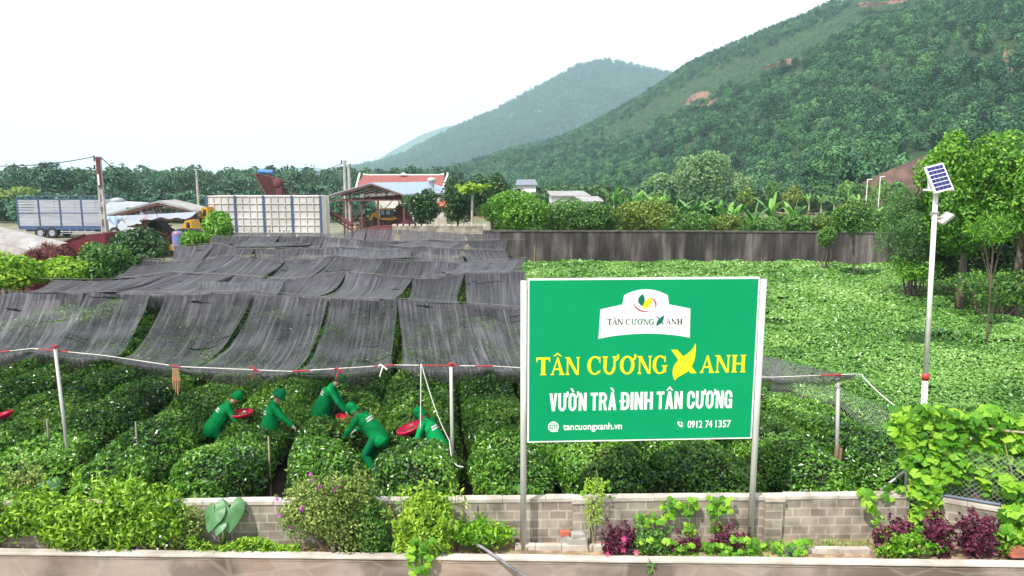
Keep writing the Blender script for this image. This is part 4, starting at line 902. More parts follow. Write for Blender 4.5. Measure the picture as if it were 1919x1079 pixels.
# ---------------------------------------------------------------- solar street lamp
def lamp():
    top = P(1754, 358, 10.75); base = P(1729, 800, 10.75); d = (top - base).normalized(); base = base - d * (base.z / d.z)
    t = empty('solar_street_lamp', tuple(base), 'tall leaning white solar lamp pole with panel on top at the garden corner', 'street lamp')
    at = lambda py_: base.lerp(top, (P(1740, py_, 10.75).z - base.z) / (top.z - base.z))
    q = MB(); q.tube([base, at(700)], .043, 14); q.build('lower_pole', M['white'], t, smooth=True)
    q = MB(); q.tube([at(712), at(700)], .049, 14); q.build('red_band', M['red'], t, smooth=True)
    q = MB(); q.tube([at(699), top], [.037, .034], 14); q.build('upper_pole', M['white'], t, smooth=True)
    # panel facing viewer-ish, tilted: corners in the picture (1732,308) (1770,311) (1787,357) (1742,353)
    c = top + Vector((.06, 0, .22)); c = P(1760, 333, 10.7)
    W_, H_ = .30, .42
    R = Matrix.Rotation(math.radians(8), 3, 'Z') @ Matrix.Rotation(math.radians(-13), 3, 'Y') @ Matrix.Rotation(math.radians(68), 3, 'X')
    T4 = Matrix.Translation(c) @ R.to_4x4() @ Matrix.Shear('XY', 3, (0, 0)).to_4x4()
    q = MB(); q.prism([(-W_ / 2, -H_ / 2), (W_ / 2, -H_ / 2), (W_ / 2, H_ / 2), (-W_ / 2, H_ / 2)], -.03, 0, T4); f = q.build('panel_frame', M['white'], t)
    nb = mat('solar cell', (.012, .015, .11), .15, (.02, .02, .16), 5, spec=.5); q = MB(); nx, ny = 4, 6; g = .006
    for i in range(nx):
        for j in range(ny):
            w1 = (W_ - .04) / nx; h1 = (H_ - .04) / ny; x = -W_ / 2 + .02 + i * w1; y = -H_ / 2 + .02 + j * h1
            q.prism([(x + g / 3, y + g), (x + w1 - g / 3, y + g), (x + w1 - g / 3, y + h1 - g), (x + g / 3, y + h1 - g)], 0, .003, T4)
    q.build('solar_cells', nb, t)
    q = MB(); q.box(top + Vector((.02, 0, .02)), (.4, .05, .03)); q.box(top + Vector((.02, -.06, .02)), (.4, .04, .03)); q.beam(top + Vector((-.1, 0, .03)), c + Vector((-.13, .05, .05)), .03, .03); q.beam(top + Vector((.12, 0, .03)), c + Vector((.1, .03, -.1)), .03, .02)
    q.build('panel_bracket', M['white'], t)
    l = at(405); lc = l + Vector((.14, -.03, -.03)); R2 = Matrix.Rotation(math.radians(-40), 3, 'Y') @ Matrix.Rotation(math.radians(20), 3, 'X')
    q = MB(); q.box(lc, (.21, .15, .04), R2); lh = q.build('floodlight', M['galv'], t)
    q = MB(); q.box(lc + R2 @ Vector((0, 0, -.023)), (.18, .12, .006), R2); q.build('lens', mat('lamp lens', (.6, .6, .55), .2), lh)
    q = MB(); q.tube([l + Vector((-.06, 0, .03)), l + Vector((.06, 0, .03))], .02, 8); q.beam(l, lc, .025, .025); q.tube([l + Vector((0, 0, .07)), l + Vector((0, 0, .05))], .056, 12); q.build('lamp_arm', M['galv'], t)
lamp()
# ---------------------------------------------------------------- back wall
def backwall():
    m, nd, lk, b = newmat('stained concrete'); tc = nd.new('ShaderNodeTexCoord')
    def nz(scale, st, det=6):
        mp = nd.new('ShaderNodeMapping'); mp.inputs['Scale'].default_value = st; lk.new(tc.outputs['Object'], mp.inputs[0]); n = nd.new('ShaderNodeTexNoise'); n.inputs['Scale'].default_value = scale; n.inputs['Detail'].default_value = det; lk.new(mp.outputs[0], n.inputs['Vector']); return n
    a = nz(1.6, (1, 1, .16), 8); c = nz(.5, (1, 1, 1), 5); s = nz(5, (1, 1, .12), 4)
    r = ramp(nd, [(.36, (.02, .016, .015)), (.54, (.06, .05, .046)), (.68, (.15, .13, .12)), (.82, (.32, .29, .27))])
    m1 = nd.new('ShaderNodeMath'); m1.operation = 'MULTIPLY_ADD'; lk.new(c.outputs['Fac'], m1.inputs[0]); m1.inputs[1].default_value = .5; lk.new(a.outputs['Fac'], m1.inputs[2])
    m2 = nd.new('ShaderNodeMath'); m2.operation = 'MULTIPLY_ADD'; lk.new(s.outputs['Fac'], m2.inputs[0]); m2.inputs[1].default_value = .35; lk.new(m1.outputs[0], m2.inputs[2])
    m3 = nd.new('ShaderNodeMath'); m3.operation = 'SUBTRACT'; lk.new(m2.outputs[0], m3.inputs[0]); m3.inputs[1].default_value = .42; lk.new(m3.outputs[0], r.inputs[0])
    lk.new(r.outputs[0], b.inputs['Base Color']); inp(b, 'Roughness', .92)
    t = empty('concrete_wall', (10, 43, 0), 'long stained dark concrete wall behind the tea field', 'wall')
    pts = [P(905, 438, 43.2), P(1300, 438, 42.9), P(1560, 440, 42.2), P(1700, 443, 41.2), P(1790, 446, 38)]
    pl = [(p.x, p.y) for p in pts]; H_ = 2.35
    q = MB()
    for (x0, y0), (x1, y1) in zip(pl, pl[1:]): q.beam((x0, y0, H_ / 2 - .1), (x1, y1, H_ / 2 - .1), .2, H_ + .2)
    q.build('wall_face', m, t); q = MB()
    for (x0, y0), (x1, y1) in zip(pl, pl[1:]): q.beam((x0, y0, H_ + .045), (x1, y1, H_ + .045), .3, .09)
    q.build('coping', mat('dark coping', (.1, .09, .085), .9, (.04, .035, .03), 3), t)
backwall()
# ================================================================ planting
rng = np.random.default_rng(77)
def stems_mesh(name, base, tips, r, m, parent, bend=.1):
    q = MB(); base = Vector(base)
    for t in tips:
        t = Vector(t); mid = base.lerp(t, .5) + Vector((rng.normal(0, bend), rng.normal(0, bend), 0)) * (t - base).length * .5
        b0 = base + Vector((rng.normal(0, r * 2), rng.normal(0, r * 2), 0)); q.tube([b0, mid, t], [r, r * .7, r * .3], 5, cap=False)
    return q.build(name, m, parent)
def shrub(name, label, c, R, n, leaf, m, tpl=T_LEAF, cat='shrub', group=None, k=8, jit=.6, up=.3, stem='bark', flowers=None, sprigs=0, base=0., amp=1., T=None, inner=.35):
    R = tuple(v * 1.16 for v in R); n = int(n * 1.3)
    z0 = .05 if c[1] < 10.4 and c[2] < 2.5 else 0.
    t = empty(name, (c[0], c[1], z0), label, cat, group); c = np.array(c, float); R = np.array(R, float)
    bl = crown_blobs(rng, c, R, k, .3, .5)
    C, N = shell(rng, bl, n, inner, up)
    if sprigs:   # leafy shoots sticking out of the outline
        Cs = []; Ns = []
        for _ in range(sprigs):
            d = rng.normal(0, 1, 3); d[2] = abs(d[2]) * .8 + .1; d /= np.linalg.norm(d); p = c + d * R * .85; g = d * .5 + np.array([0, 0, .5]) + rng.normal(0, .2, 3); L = rng.uniform(.12, .3) * (R.max() + .3)
            s = np.linspace(0, 1, 12)[:, None]; Cs.append(p + g * s * L + rng.normal(0, leaf * .25, (12, 3))); Ns.append(rng.normal(0, .6, (12, 3)) + [0, 0, .8])
        C = np.concatenate([C] + Cs); N = np.concatenate([N] + Ns)
    lo = C[:, 2] > z0 + .02; C, N = C[lo], N[lo]
    scatter('foliage', tpl, C, N, leaf * rng.uniform(.7, 1.3, len(C)), m, rng, t, jit, T, base, amp)
    tips = [b[0] for b in bl[1:]] + [c + np.array([0, 0, R[2] * .4])]
    stems_mesh('stems', (c[0], c[1], z0), tips, max(.008, R.max() * .035), M[stem], t)
    if flowers:
        fm, fn, fs, pts = flowers
        for p in pts:
            nrm = np.array([[rng.normal(0, .3), -1, .5]]); q = [scat_arr(T_PETAL, np.array([p]), nrm, fs, rng, .2)]
            fast('flower', q[0][0], q[0][1], fm, t, np.full(len(q[0][0]), .5))
    return t
T_PETAL = (np.array([(0, 0, 0)] + [(.5 * (1 if i % 2 else .45) * math.cos(i * math.pi / 5), .5 * (1 if i % 2 else .45) * math.sin(i * math.pi / 5), .1 if i % 2 else .04) for i in range(10)]), np.array([(0, i, i % 10 + 1) for i in range(1, 11)]))
def sp(px_, py_, Y): p = P(px_, py_, Y); return (p.x, p.y, p.z)
def shrubpx(name, label, x0, y0, x1, y1, Y, dep, n, leaf, m, **k):
    a = P(x0, y1, Y); b = P(x1, y0, Y); c = (a + b) / 2
    return shrub(name, label, (c.x, Y, c.z), ((b.x - a.x) / 2, dep, (b.z - a.z) / 2), n, leaf, m, **k)
# front planter, left to right
shrubpx('leafy_shrub', 'bright green leafy shrub cut off by the lower left corner', -70, 925, 42, 1032, 10.0, .25, 900, .1, M['bush'], tpl=T_MED, sprigs=8)
shrubpx('leafy_shrub', 'broad bright green shrub, biggest along the left half of the kerb', 25, 912, 235, 1040, 9.95, .28, 4600, .095, M['bush'], tpl=T_MED, sprigs=34, k=12)
shrubpx('leafy_shrub', 'bright green shrub with thin arching shoots just left of the taro leaves', 190, 900, 352, 1040, 9.95, .26, 3600, .095, M['bush'], tpl=T_MED, sprigs=26, k=10, flowers=(mat('violet petal', (.25, .08, .5), .5), 0, .045, [sp(297, 944, 9.72), (sp(257, 1028, 9.7))]))
shrubpx('leafy_shrub', 'small dull green shrub with white dots close against the taro leaves', 325, 950, 392, 1038, 9.95, .16, 600, .05, M['grey'], sprigs=6, flowers=(M['swhite'], 0, .04, [sp(295, 1028, 9.7), sp(312, 1022, 9.7), sp(300, 1005, 9.7)]))
shrubpx('wall_weed', 'pale weed leaning on the wall top near the left edge', 12, 872, 82, 935, 10.5, .15, 420, .06, M['grey'], cat='weed', sprigs=8)
# taro plants
def taro(label, base, leaves):
    t = empty('taro_plant', base, label, 'taro')
    for (tip, size, yaw, tilt) in leaves:
        tip = Vector(tip); o = []; n = 20
        hf_ = [(-.05, 0), (-.28, .1), (-.4, .22), (-.38, .36), (-.22, .46), (0, .47), (.22, .4), (.42, .28), (.6, .13), (.74, 0)]
        pts = [(0, 0)] + hf_ + [(a_, -b_) for a_, b_ in hf_[::-1][1:]] + [hf_[0]]; n = len(pts) - 2
        vs = []; R = Matrix.Rotation(yaw, 3, 'Z') @ Matrix.Rotation(tilt, 3, 'Y')
        for ring in (0, .5, 1):
            if ring == 0: vs.append(tip)
            else:
                for i, (x, y) in enumerate(pts[1:]): vs.append(tip + R @ Vector((x * ring * size, y * ring * size, (-.10 * ring ** 2 + .03 * math.sin(i * 2.1) * ring + .05 * abs(y)) * size)))
        k = n + 1; fs = [(0, 1 + i, 2 + i) for i in range(n)] + [(1 + i, 1 + k + i, 2 + k + i, 2 + i) for i in range(n)]
        q = MB(); q.add(vs, fs); q.build('leaf', M['taro'], t, smooth=True)
        q = MB(); b = Vector(base); q.tube([b, b.lerp(tip, .6) + Vector((0, 0, .06)), tip], [.014, .011, .007], 6); q.build('leaf_stalk', M['tarostem'], t, smooth=True)
M['taro'] = mat('taro leaf', (.075, .2, .075), .4, (.04, .13, .035), 5, bump=.2); M['tarostem'] = mat('taro stalk', (.16, .3, .06), .5)
b = P(418, 1035, 10.0); b.z = .05
taro('taro plant with big grey green heart leaves before the block wall', tuple(b), [(sp(400, 962, 9.88), .36, -1.9, .95), (sp(430, 955, 9.93), .44, -1.35, 1.05), (sp(448, 950, 10.1), .26, -.2, .45), (sp(430, 944, 10.15), .2, -1.0, .2), (sp(412, 985, 9.8), .2, -1.9, .8)])
b = P(95, 950, 10.45); b.z = .4
taro('small taro plant peeping over the wall at the far left', tuple(b), [(sp(73, 905, 10.5), .2, -2.2, .9), (sp(101, 905, 10.5), .2, -.9, 1.0)])
# purple-flowered shrub: airy, upper and lower body
q = [sp(582, 888, 9.75), sp(587, 901, 9.75), sp(599, 913, 9.72), sp(635, 912, 9.74), (sp(629, 919, 9.74)), sp(520, 936, 9.85), sp(553, 951, 9.8), sp(565, 956, 9.76), sp(566, 951, 9.74), sp(524, 966, 9.85), sp(542, 988, 9.8)]
shrubpx('flowering_shrub', 'tall grey green shrub with small magenta flowers leaning left', 538, 876, 712, 1040, 9.88, .3, 8500, .052, M['grey'], k=14, sprigs=30, flowers=(mat('magenta petal', (.5, .02, .5), .5), 0, .085, q), inner=.2, amp=.9)
shrubpx('leafy_shrub', 'grey green shrub tangled between the flowering shrub and the yellow green one', 640, 918, 745, 1045, 9.9, .24, 2600, .055, M['mtree'], sprigs=12)
shrubpx('leafy_shrub', 'yellow green shrub with narrow leaves sprawling over the kerb', 722, 925, 876, 1050, 9.82, .25, 4200, .085, M['lime'], tpl=T_MED, sprigs=34, k=11)
shrubpx('leafy_shrub', 'low green shrub at the foot of the wall left of the grey pipe', 848, 975, 970, 1040, 9.92, .2, 1700, .06, M['vine'], sprigs=10)
def vines(name, label, pts, size, m, cat='vine', stems=(), tpl=T_LOBE, nrm=(0, -1, .6), jit=.35, z0=None, group=None):
    C = np.array(pts, float); t = empty(name, tuple(C[C[:, 2].argmin()]), label, cat, group)
    scatter('foliage', tpl, C, np.tile(np.array(nrm, float), (len(C), 1)), size * rng.uniform(.65, 1.25, len(C)), m, rng, t, jit)
    if len(stems):
        q = MB()
        for s in stems: q.tube([Vector(p) for p in s], .007, 5)
        q.build('stems', M['vinestem'], t)
    return t
M['vinestem'] = mat('vine stem', (.22, .28, .08), .7, (.25, .2, .12), 5)
def cloud(x0, y0, x1, y1, Y0, Y1, n, f=None):
    o = []
    while len(o) < n:
        x = rng.uniform(x0, x1); y = rng.uniform(y0, y1)
        if f is None or f(x, y): o.append(sp(x, y, rng.uniform(Y0, Y1)))
    return o
vines('creeping_vine', 'round leaved vine spilling over the kerb below the yellow green shrub', cloud(760, 1010, 812, 1078, 9.45, 9.58, 42, lambda x, y: abs(x - 786) < 26 - (y - 1010) * .15), .12, M['vine'], stems=[[sp(790, 1005, 9.6), sp(786, 1040, 9.5), sp(790, 1079, 9.5)]])
vines('creeping_vine', 'thin vine trailing down the kerb face below the purple leaved shrub', cloud(1212, 1050, 1230, 1076, 9.5, 9.54, 9), .05, M['mtree'], stems=[[sp(1215, 1045, 9.55), sp(1222, 1062, 9.52), sp(1228, 1076, 9.5)]])
def ground_cover():
    o = cloud(350, 1005, 560, 1040, 9.75, 10.15, 1500, lambda x, y: y > 1012 + 10 * math.sin(x * .05)); C = np.array(o); C[:, 2] = np.maximum(C[:, 2], .06)
    ob = scatter('ground_cover', T_LONG, C, np.tile([0, -.5, 1.], (len(C), 1)), .09, M['bush'], rng); tag(ob, 'low bright green ground cover between the taro and the flowering shrub', 'ground cover', kind='stuff')
ground_cover()
def grassy(label, x0, x1, Ya, Yb, n, h):
    x = rng.uniform(x0, x1, n); y = rng.uniform(Ya, Yb, n); C = np.stack([x, y, .05 + h * .4 * np.ones(n)], 1)
    T = np.tile([0., 0, 1], (n, 1)) + rng.normal(0, .35, (n, 3)); tpl = (np.array([(-.5, -.05, 0), (-.5, .05, 0), (.1, .035, .05), (.5, 0, .16), (.1, -.035, .05)]), np.array([(0, 1, 2), (0, 2, 4), (4, 2, 3)]))
    ob = scatter('grass', tpl, C, rng.normal(0, 1, (n, 3)), h * rng.uniform(.6, 1.2, n), M['grass'], rng, T=T, jit=.1); tag(ob, label, 'grass', kind='stuff')
grassy('thin grass tufts on bare soil before the wall, right half', 3.6, 5.9, 9.9, 10.2, 420, .13)
grassy('short grass along the foot of the wall, left and middle', -7, .3, 9.85, 10.15, 500, .1)
grassy('sparse grass beside the edging bricks below the signboard', .3, 3.5, 9.7, 9.85, 160, .07)
# pebbles on the dry soil
q = MB(); r = random.Random(8)
for _ in range(260):
    x = r.choice([r.uniform(.1, 1.4), r.uniform(3.7, 5.3)]); y = r.uniform(9.62, 9.86); s = r.uniform(.008, .022); q.ell((x, y, .055), (s, s * .8, s * .6), n=5, k=3)
tag(q.build('pebbles', M['drysoil']), 'small pebbles and crumbs of dry soil inside the kerb', 'pebbles', kind='stuff')
# purple leaved shrubs
pf = mat('pink new leaf', (.6, .04, .2), .5)
shrubpx('purple_leaved_shrub', 'dark purple shrub with pink bracts at the foot of the wall under the signboard', 1128, 985, 1192, 1046, 9.85, .16, 1100, .06, M['purple'], sprigs=9, flowers=(pf, 0, .1, [sp(1170, 1010, 9.7), sp(1192, 1035, 9.66), sp(1148, 1045, 9.66), sp(1168, 1030, 9.68), sp(1138, 1038, 9.66)]))
shrubpx('leafy_shrub', 'small green shrub hugging the purple shrub under the signboard', 1180, 990, 1262, 1044, 9.88, .16, 900, .055, M['mtree'], sprigs=6)
shrubpx('purple_leaved_shrub', 'low purple plant among green leaves below the signboard middle', 1248, 1005, 1312, 1042, 9.9, .12, 480, .05, M['purple'], sprigs=4)
shrubpx('purple_leaved_shrub', 'small upright purple plant just left of the right signboard post', 1318, 988, 1404, 1040, 9.95, .12, 620, .05, M['purple'], sprigs=8)
vines('wall_vine', 'green lobed vine climbing over the wall below the signboard', cloud(1190, 935, 1310, 985, 10.1, 10.16, 62, lambda x, y: abs(y - (985 - (x - 1190) * .42)) < 16 or (x > 1240 and y < 952)) + cloud(1283, 955, 1300, 1005, 10.1, 10.15, 16), .11, M['vine'], stems=[[sp(1195, 1010, 10.1), sp(1200, 970, 10.12), sp(1240, 945, 10.14), sp(1300, 938, 10.16)], [sp(1290, 945, 10.12), sp(1294, 1005, 10.1)]])
vines('wall_vine', 'lobed vine draped over the wall just left of the right signboard post', cloud(1325, 930, 1372, 962, 10.08, 10.14, 26) + cloud(1335, 955, 1352, 995, 10.08, 10.14, 14), .11, M['vine'], stems=[[sp(1350, 995, 10.1), sp(1345, 960, 10.1), sp(1360, 935, 10.12)], [sp(1362, 960, 10.08), sp(1370, 990, 10.05), sp(1395, 992, 9.95)]])
vines('creeping_vine', 'lobed vine creeping along the kerb at the right signboard post', cloud(1190, 996, 1520, 1044, 9.75, 9.98, 230, lambda x, y: y > 1012 + 8 * math.sin(x * .04)), .105, M['vine'], nrm=(0, -.7, 1))
# climbing creeper on the pilaster
vines('wall_creeper', 'tangled thin creeper with yellowing leaves climbing the left wall pilaster', cloud(1095, 895, 1135, 985, 10.0, 10.1, 420, lambda x, y: abs(x - 1114) < 20 - .1 * abs(y - 920)), .04, M['lime'], tpl=T_LEAF, stems=[[sp(1103, 1042, 9.9), sp(1098, 1000, 9.98), sp(1112, 975, 10.02), sp(1105, 940, 10.02), sp(1120, 905, 10.05)], [sp(1107, 1042, 9.9), sp(1112, 1005, 9.97), sp(1104, 970, 10.0), sp(1125, 930, 10.03), sp(1118, 880, 10.05)], [sp(1104, 1040, 9.9), sp(1094, 980, 9.99), sp(1096, 950, 10)]])
vines('creeper_shoot', 'bright young vine leaves on top of the left wall pilaster', cloud(1090, 898, 1150, 935, 10.1, 10.2, 16), .08, M['vine'])
# right corner
shrubpx('purple_leaved_shrub', 'purple leaved shrub at the left end of the right corner planting', 1632, 975, 1720, 1046, 9.85, .16, 900, .06, M['purple'], sprigs=8, stem='bark')
shrubpx('leafy_shrub', 'green shrub with round leaves growing through the purple leaved shrubs', 1640, 1000, 1770, 1046, 9.75, .14, 800, .065, M['vine'], sprigs=8)
shrubpx('purple_leaved_shrub', 'tallest purple leaved shrub, below the middle of the squash vine', 1725, 960, 1800, 1048, 9.8, .15, 800, .065, M['purple'], sprigs=10)
shrubpx('purple_leaved_shrub', 'purple leaved shrub nearest the lower right corner', 1790, 965, 1880, 1050, 9.75, .16, 950, .065, M['purple'], sprigs=12)
shrubpx('leafy_shrub', 'green shrub cut off by the lower right corner', 1850, 985, 1960, 1055, 9.7, .16, 900, .06, M['vine'], sprigs=8)
q = MB(); p = P(1905, 1038, 9.62); q.box((p.x, p.y, .19), (.2, .11, .07)); q.box((p.x + .02, p.y, .262), (.2, .11, .07), Matrix.Rotation(.15, 3, 'Z')); tag(q.build('red_bricks', mat('stacked red brick', (.45, .15, .1), .85, (.3, .1, .07), 7)), 'two stacked red bricks on the kerb at the right edge', 'bricks')
def squash():
    def shape(x, y):
        if y < 764 + 7 * math.sin(x * .06) + .05 * max(x - 1700, 0): return False
        if x < 1672 + 6 * math.sin(y * .1): return False
        low = np.interp(x, [1660, 1690, 1715, 1760, 1800, 1850, 1870, 1919], [800, 850, 905, 918, 905, 925, 950, 970])
        return y < low + 9 * math.sin(x * .13)
    pts = cloud(1664, 762, 1985, 990, 10.15, 10.6, 1150, shape) + cloud(1712, 880, 1760, 1000, 10.05, 10.3, 110) + cloud(1880, 900, 1990, 1010, 9.6, 9.9, 130) + cloud(1842, 850, 1880, 925, 10.1, 10.2, 40)
    vines('squash_vine', 'big bright green squash vine hanging over the trellis at the right edge', pts, .2, M['vine'], jit=.5, stems=[[sp(1730, 1020, 10.1), sp(1722, 940, 10.2), sp(1735, 850, 10.3), sp(1800, 800, 10.4)], [sp(1735, 1020, 10.1), sp(1740, 900, 10.2), sp(1700, 790, 10.3)], [sp(1905, 1000, 9.8), sp(1900, 900, 9.9), sp(1880, 820, 10.2)], [sp(1860, 930, 10.1), sp(1855, 860, 10.2), sp(1850, 800, 10.3)]], nrm=(-.15, -.7, .9))
    vines('squash_vine', 'short squash runner with big leaves drooping over the wall top', cloud(1610, 912, 1728, 935, 10.25, 10.4, 26) + cloud(1620, 925, 1645, 965, 10.1, 10.16, 9) + cloud(1640, 975, 1655, 995, 10.1, 10.14, 2), .15, M['vine'], stems=[[sp(1720, 925, 10.35), sp(1650, 920, 10.4), sp(1625, 928, 10.25), sp(1632, 960, 10.12), sp(1648, 985, 10.1)]])
    q = MB(); a = P(1690, 785, 10.5); b = P(1960, 815, 10.1); q.tube([a, b], .02, 6); q.tube([P(1718, 790, 10.45), Vector((P(1718, 930, 10.45).x, 10.45, 0))], .025, 6); q.tube([P(1935, 810, 10.1), Vector((P(1935, 930, 10.1).x, 9.9, .4))], .025, 6)
    tag(q.build('trellis', M['bamboo']), 'bamboo trellis hidden under the big squash vine', 'trellis')
squash()
# ================================================================ trees
def tree(name, label, px_, ytop, ybot, wpx, Y, n, leaf, m, trunk_r=.12, cat='tree', group=None, k=10, dep=None, bark='bark', tpl=T_LEAF, lean=0., base_px=None, jit=.6, z0=0., up=.3, inner=.5, lo=.3, hi=.5):
    "crown from ytop to ybot in the picture, wpx wide, at distance Y; trunk down to the ground"
    a = P(px_ - wpx / 2, ybot, Y); b = P(px_ + wpx / 2, ytop, Y); c = np.array([(a.x + b.x) / 2, Y, (a.z + b.z) / 2]); R = np.array([(b.x - a.x) / 2, dep or (b.x - a.x) / 2, (b.z - a.z) / 2]) * [1.14, 1.1, 1.0]
    bx = c[0] if base_px is None else (base_px - 959.5) / F * Y * 1.0 + 0
    if base_px is not None: bx = P(base_px, 430, Y).x
    t = empty(name, (bx, Y, z0), label, cat, group)
    bl = crown_blobs(rng, c, R, k, lo, hi); C, N = shell(rng, bl, n, inner, up); kz = C[:, 2] > z0 + .03; C, N = C[kz], N[kz]
    scatter('crown', tpl, C, N, leaf * rng.uniform(.7, 1.3, len(C)), m, rng, t, jit)
    q = MB(); top = Vector((c[0], Y, c[2] + R[2] * .45)); b0 = Vector((bx, Y, z0 - .1)); mid = b0.lerp(top, .5) + Vector((lean, 0, 0))
    q.tube([b0, b0.lerp(mid, .5), mid, top], [trunk_r * 1.15, trunk_r * .9, trunk_r * .7, trunk_r * .25], 8)
    for b_ in bl[1:]:
        s = b0.lerp(top, rng.uniform(.45, .8)) + Vector((lean * .6, 0, 0)); e_ = Vector(b_[0]); q.tube([s, s.lerp(e_, .5) + Vector((0, 0, -.05 * R[2])), e_], [trunk_r * .42, trunk_r * .28, trunk_r * .1], 5, cap=False)
    q.build('trunk', M[bark], t, smooth=True); return t
# right side
tree('broadleaf_tree', 'big bright green tree right behind the solar lamp pole', 1818, 234, 500, 188, 27, 15500, .16, M['btree'], .16, k=26, lo=.2, hi=.4, dep=2.2)
tree('broadleaf_tree', 'big bright green tree cut off by the right edge of the picture', 1925, 218, 500, 190, 25, 15500, .15, M['btree'], .17, k=26, lo=.2, hi=.4, dep=2.2)
tree('broadleaf_tree', 'shaded green tree filling the gap low behind the lamp pole', 1795, 345, 560, 170, 30, 10500, .17, M['dtree'], .12)  # dark leaf colour stands in for shade low under the big crowns
tree('broadleaf_tree', 'shaded green tree low at the right edge behind the slim sapling', 1905, 350, 570, 170, 28.5, 10500, .17, M['dtree'], .12)  # likewise dark leaves, shade below the crowns put into the colour
tree('broadleaf_tree', 'feathery mid green tree left of the lamp pole overhanging the wall end', 1706, 348, 505, 140, 29, 8500, .14, M['mtree2'], .06, base_px=1733, tpl=T_LONG)
tree('sapling', 'slim sapling with pale feathery crown and thin bare trunk near the right edge', 1862, 395, 470, 85, 22, 1500, .13, M['btree'], .035, base_px=1872, tpl=T_LONG, inner=.3)
tree('sapling', 'slender dark sapling leaning before the stained wall, its crown above the coping', 1597, 368, 446, 84, 36, 4200, .15, M['mtree'], .05, base_px=1609, tpl=T_LEAF, inner=.3)
shrubpx('leafy_shrub', 'green foliage drooping over the wall left of the dark sapling', 1530, 424, 1572, 466, 38.5, .5, 1100, .15, M['mtree'])
shrubpx('tall_weeds', 'bright mound of weeds at the right end of the stained wall', 1655, 476, 1760, 530, 29, 1.5, 1900, .13, M['btree'], cat='weeds')
shrubpx('tall_weeds', 'tangle of weeds and dead stalks under the right hand trees', 1760, 500, 1960, 575, 25, 1.2, 2400, .12, M['mtree'], cat='weeds')
# hedge of round bushes behind the wall
G_ = 'bushes growing behind the stained wall'
tree('fruit_tree', 'largest round light green tree just behind the left end of the stained wall', 962, 350, 450, 150, 47, 8500, .2, M['btree'], .12, group=G_, k=14, z0=0)
tree('fruit_tree', 'round green tree right of the largest one behind the wall', 1045, 370, 445, 130, 48, 5500, .2, M['mtree'], .1, group=G_)
tree('fruit_tree', 'low green tree behind the wall just left of the yellowish round one', 1118, 376, 445, 110, 49, 4200, .2, M['mtree'], .1, group=G_)
M['ytree'] = leafmat('yellowish tree leaf', (.05, .1, .015), (.13, .22, .03), (.27, .36, .06), .5, .28, .4, .7)
tree('fruit_tree', 'yellowish green round tree behind the wall above the signboard middle', 1205, 372, 446, 130, 47.5, 5600, .2, M['ytree'], .12, group=G_, k=13)
for i, (x, yt, w_, l) in enumerate([(1300, 395, 90, 'low leafy bush behind the wall under the tallest banana leaves'), (1368, 398, 80, 'low leafy bush behind the wall right above the signboard corner'), (1432, 405, 80, 'low leafy bush behind the wall midway to the dark sapling'), (1495, 398, 85, 'low leafy bush behind the wall left of the drooping foliage'), (1550, 402, 70, 'low leafy bush just behind the dark sapling'), (1650, 392, 80, 'low leafy bush between the dark sapling and the feathery tree')]):
    tree('bush', l, x, yt, 448, w_, 48 + i % 2, 2400, .2, [M['mtree'], M['ytree'], M['mtree'], M['mtree'], M['ytree'], M['mtree']][i], .06, 'bush', G_)
# dark trees by the sheds
tree('evergreen_tree', 'compact dark green tree standing before the blue roofed shed', 788, 350, 425, 70, 46.5, 3600, .2, M['dtree'], .1)
tree('evergreen_tree', 'narrow dark green tree left of the papaya', 858, 320, 425, 62, 49, 3600, .22, M['dtree'], .12)
tree('evergreen_tree', 'broad dark green tree behind the papaya', 922, 312, 420, 95, 52, 5200, .24, M['dtree'], .15)
# shrubs left, beside the nets
G2 = 'shrubs along the left side of the nets'
shrubpx('leafy_shrub', 'yellow green shrub cut off by the left edge above the nets', -60, 472, 70, 548, 26, 1.3, 3600, .17, M['bush'], group=G2, k=10)
shrubpx('leafy_shrub', 'light green shrub in front of the scrap heap', 60, 482, 165, 540, 27, 1.3, 3000, .17, M['bush'], group=G2)
shrubpx('leafy_shrub', 'light green shrub between the scrap heap and the darker round shrub', 140, 452, 250, 530, 28, 1.3, 3200, .17, M['mtree'], group=G2)
shrubpx('leafy_shrub', 'darker round glossy shrub before the log pile', 222, 430, 328, 508, 29.5, 1.3, 3600, .17, M['dtree'], group=G2)
shrubpx('leafy_shrub', 'bright green bush between the open shed and the white truck', 372, 390, 436, 462, 40, 1.0, 2600, .2, M['btree'], group=G2)
shrubpx('leafy_shrub', 'small green bush below the bright one by the white truck', 340, 432, 400, 470, 38, .9, 1200, .18, M['btree'], group=G2)
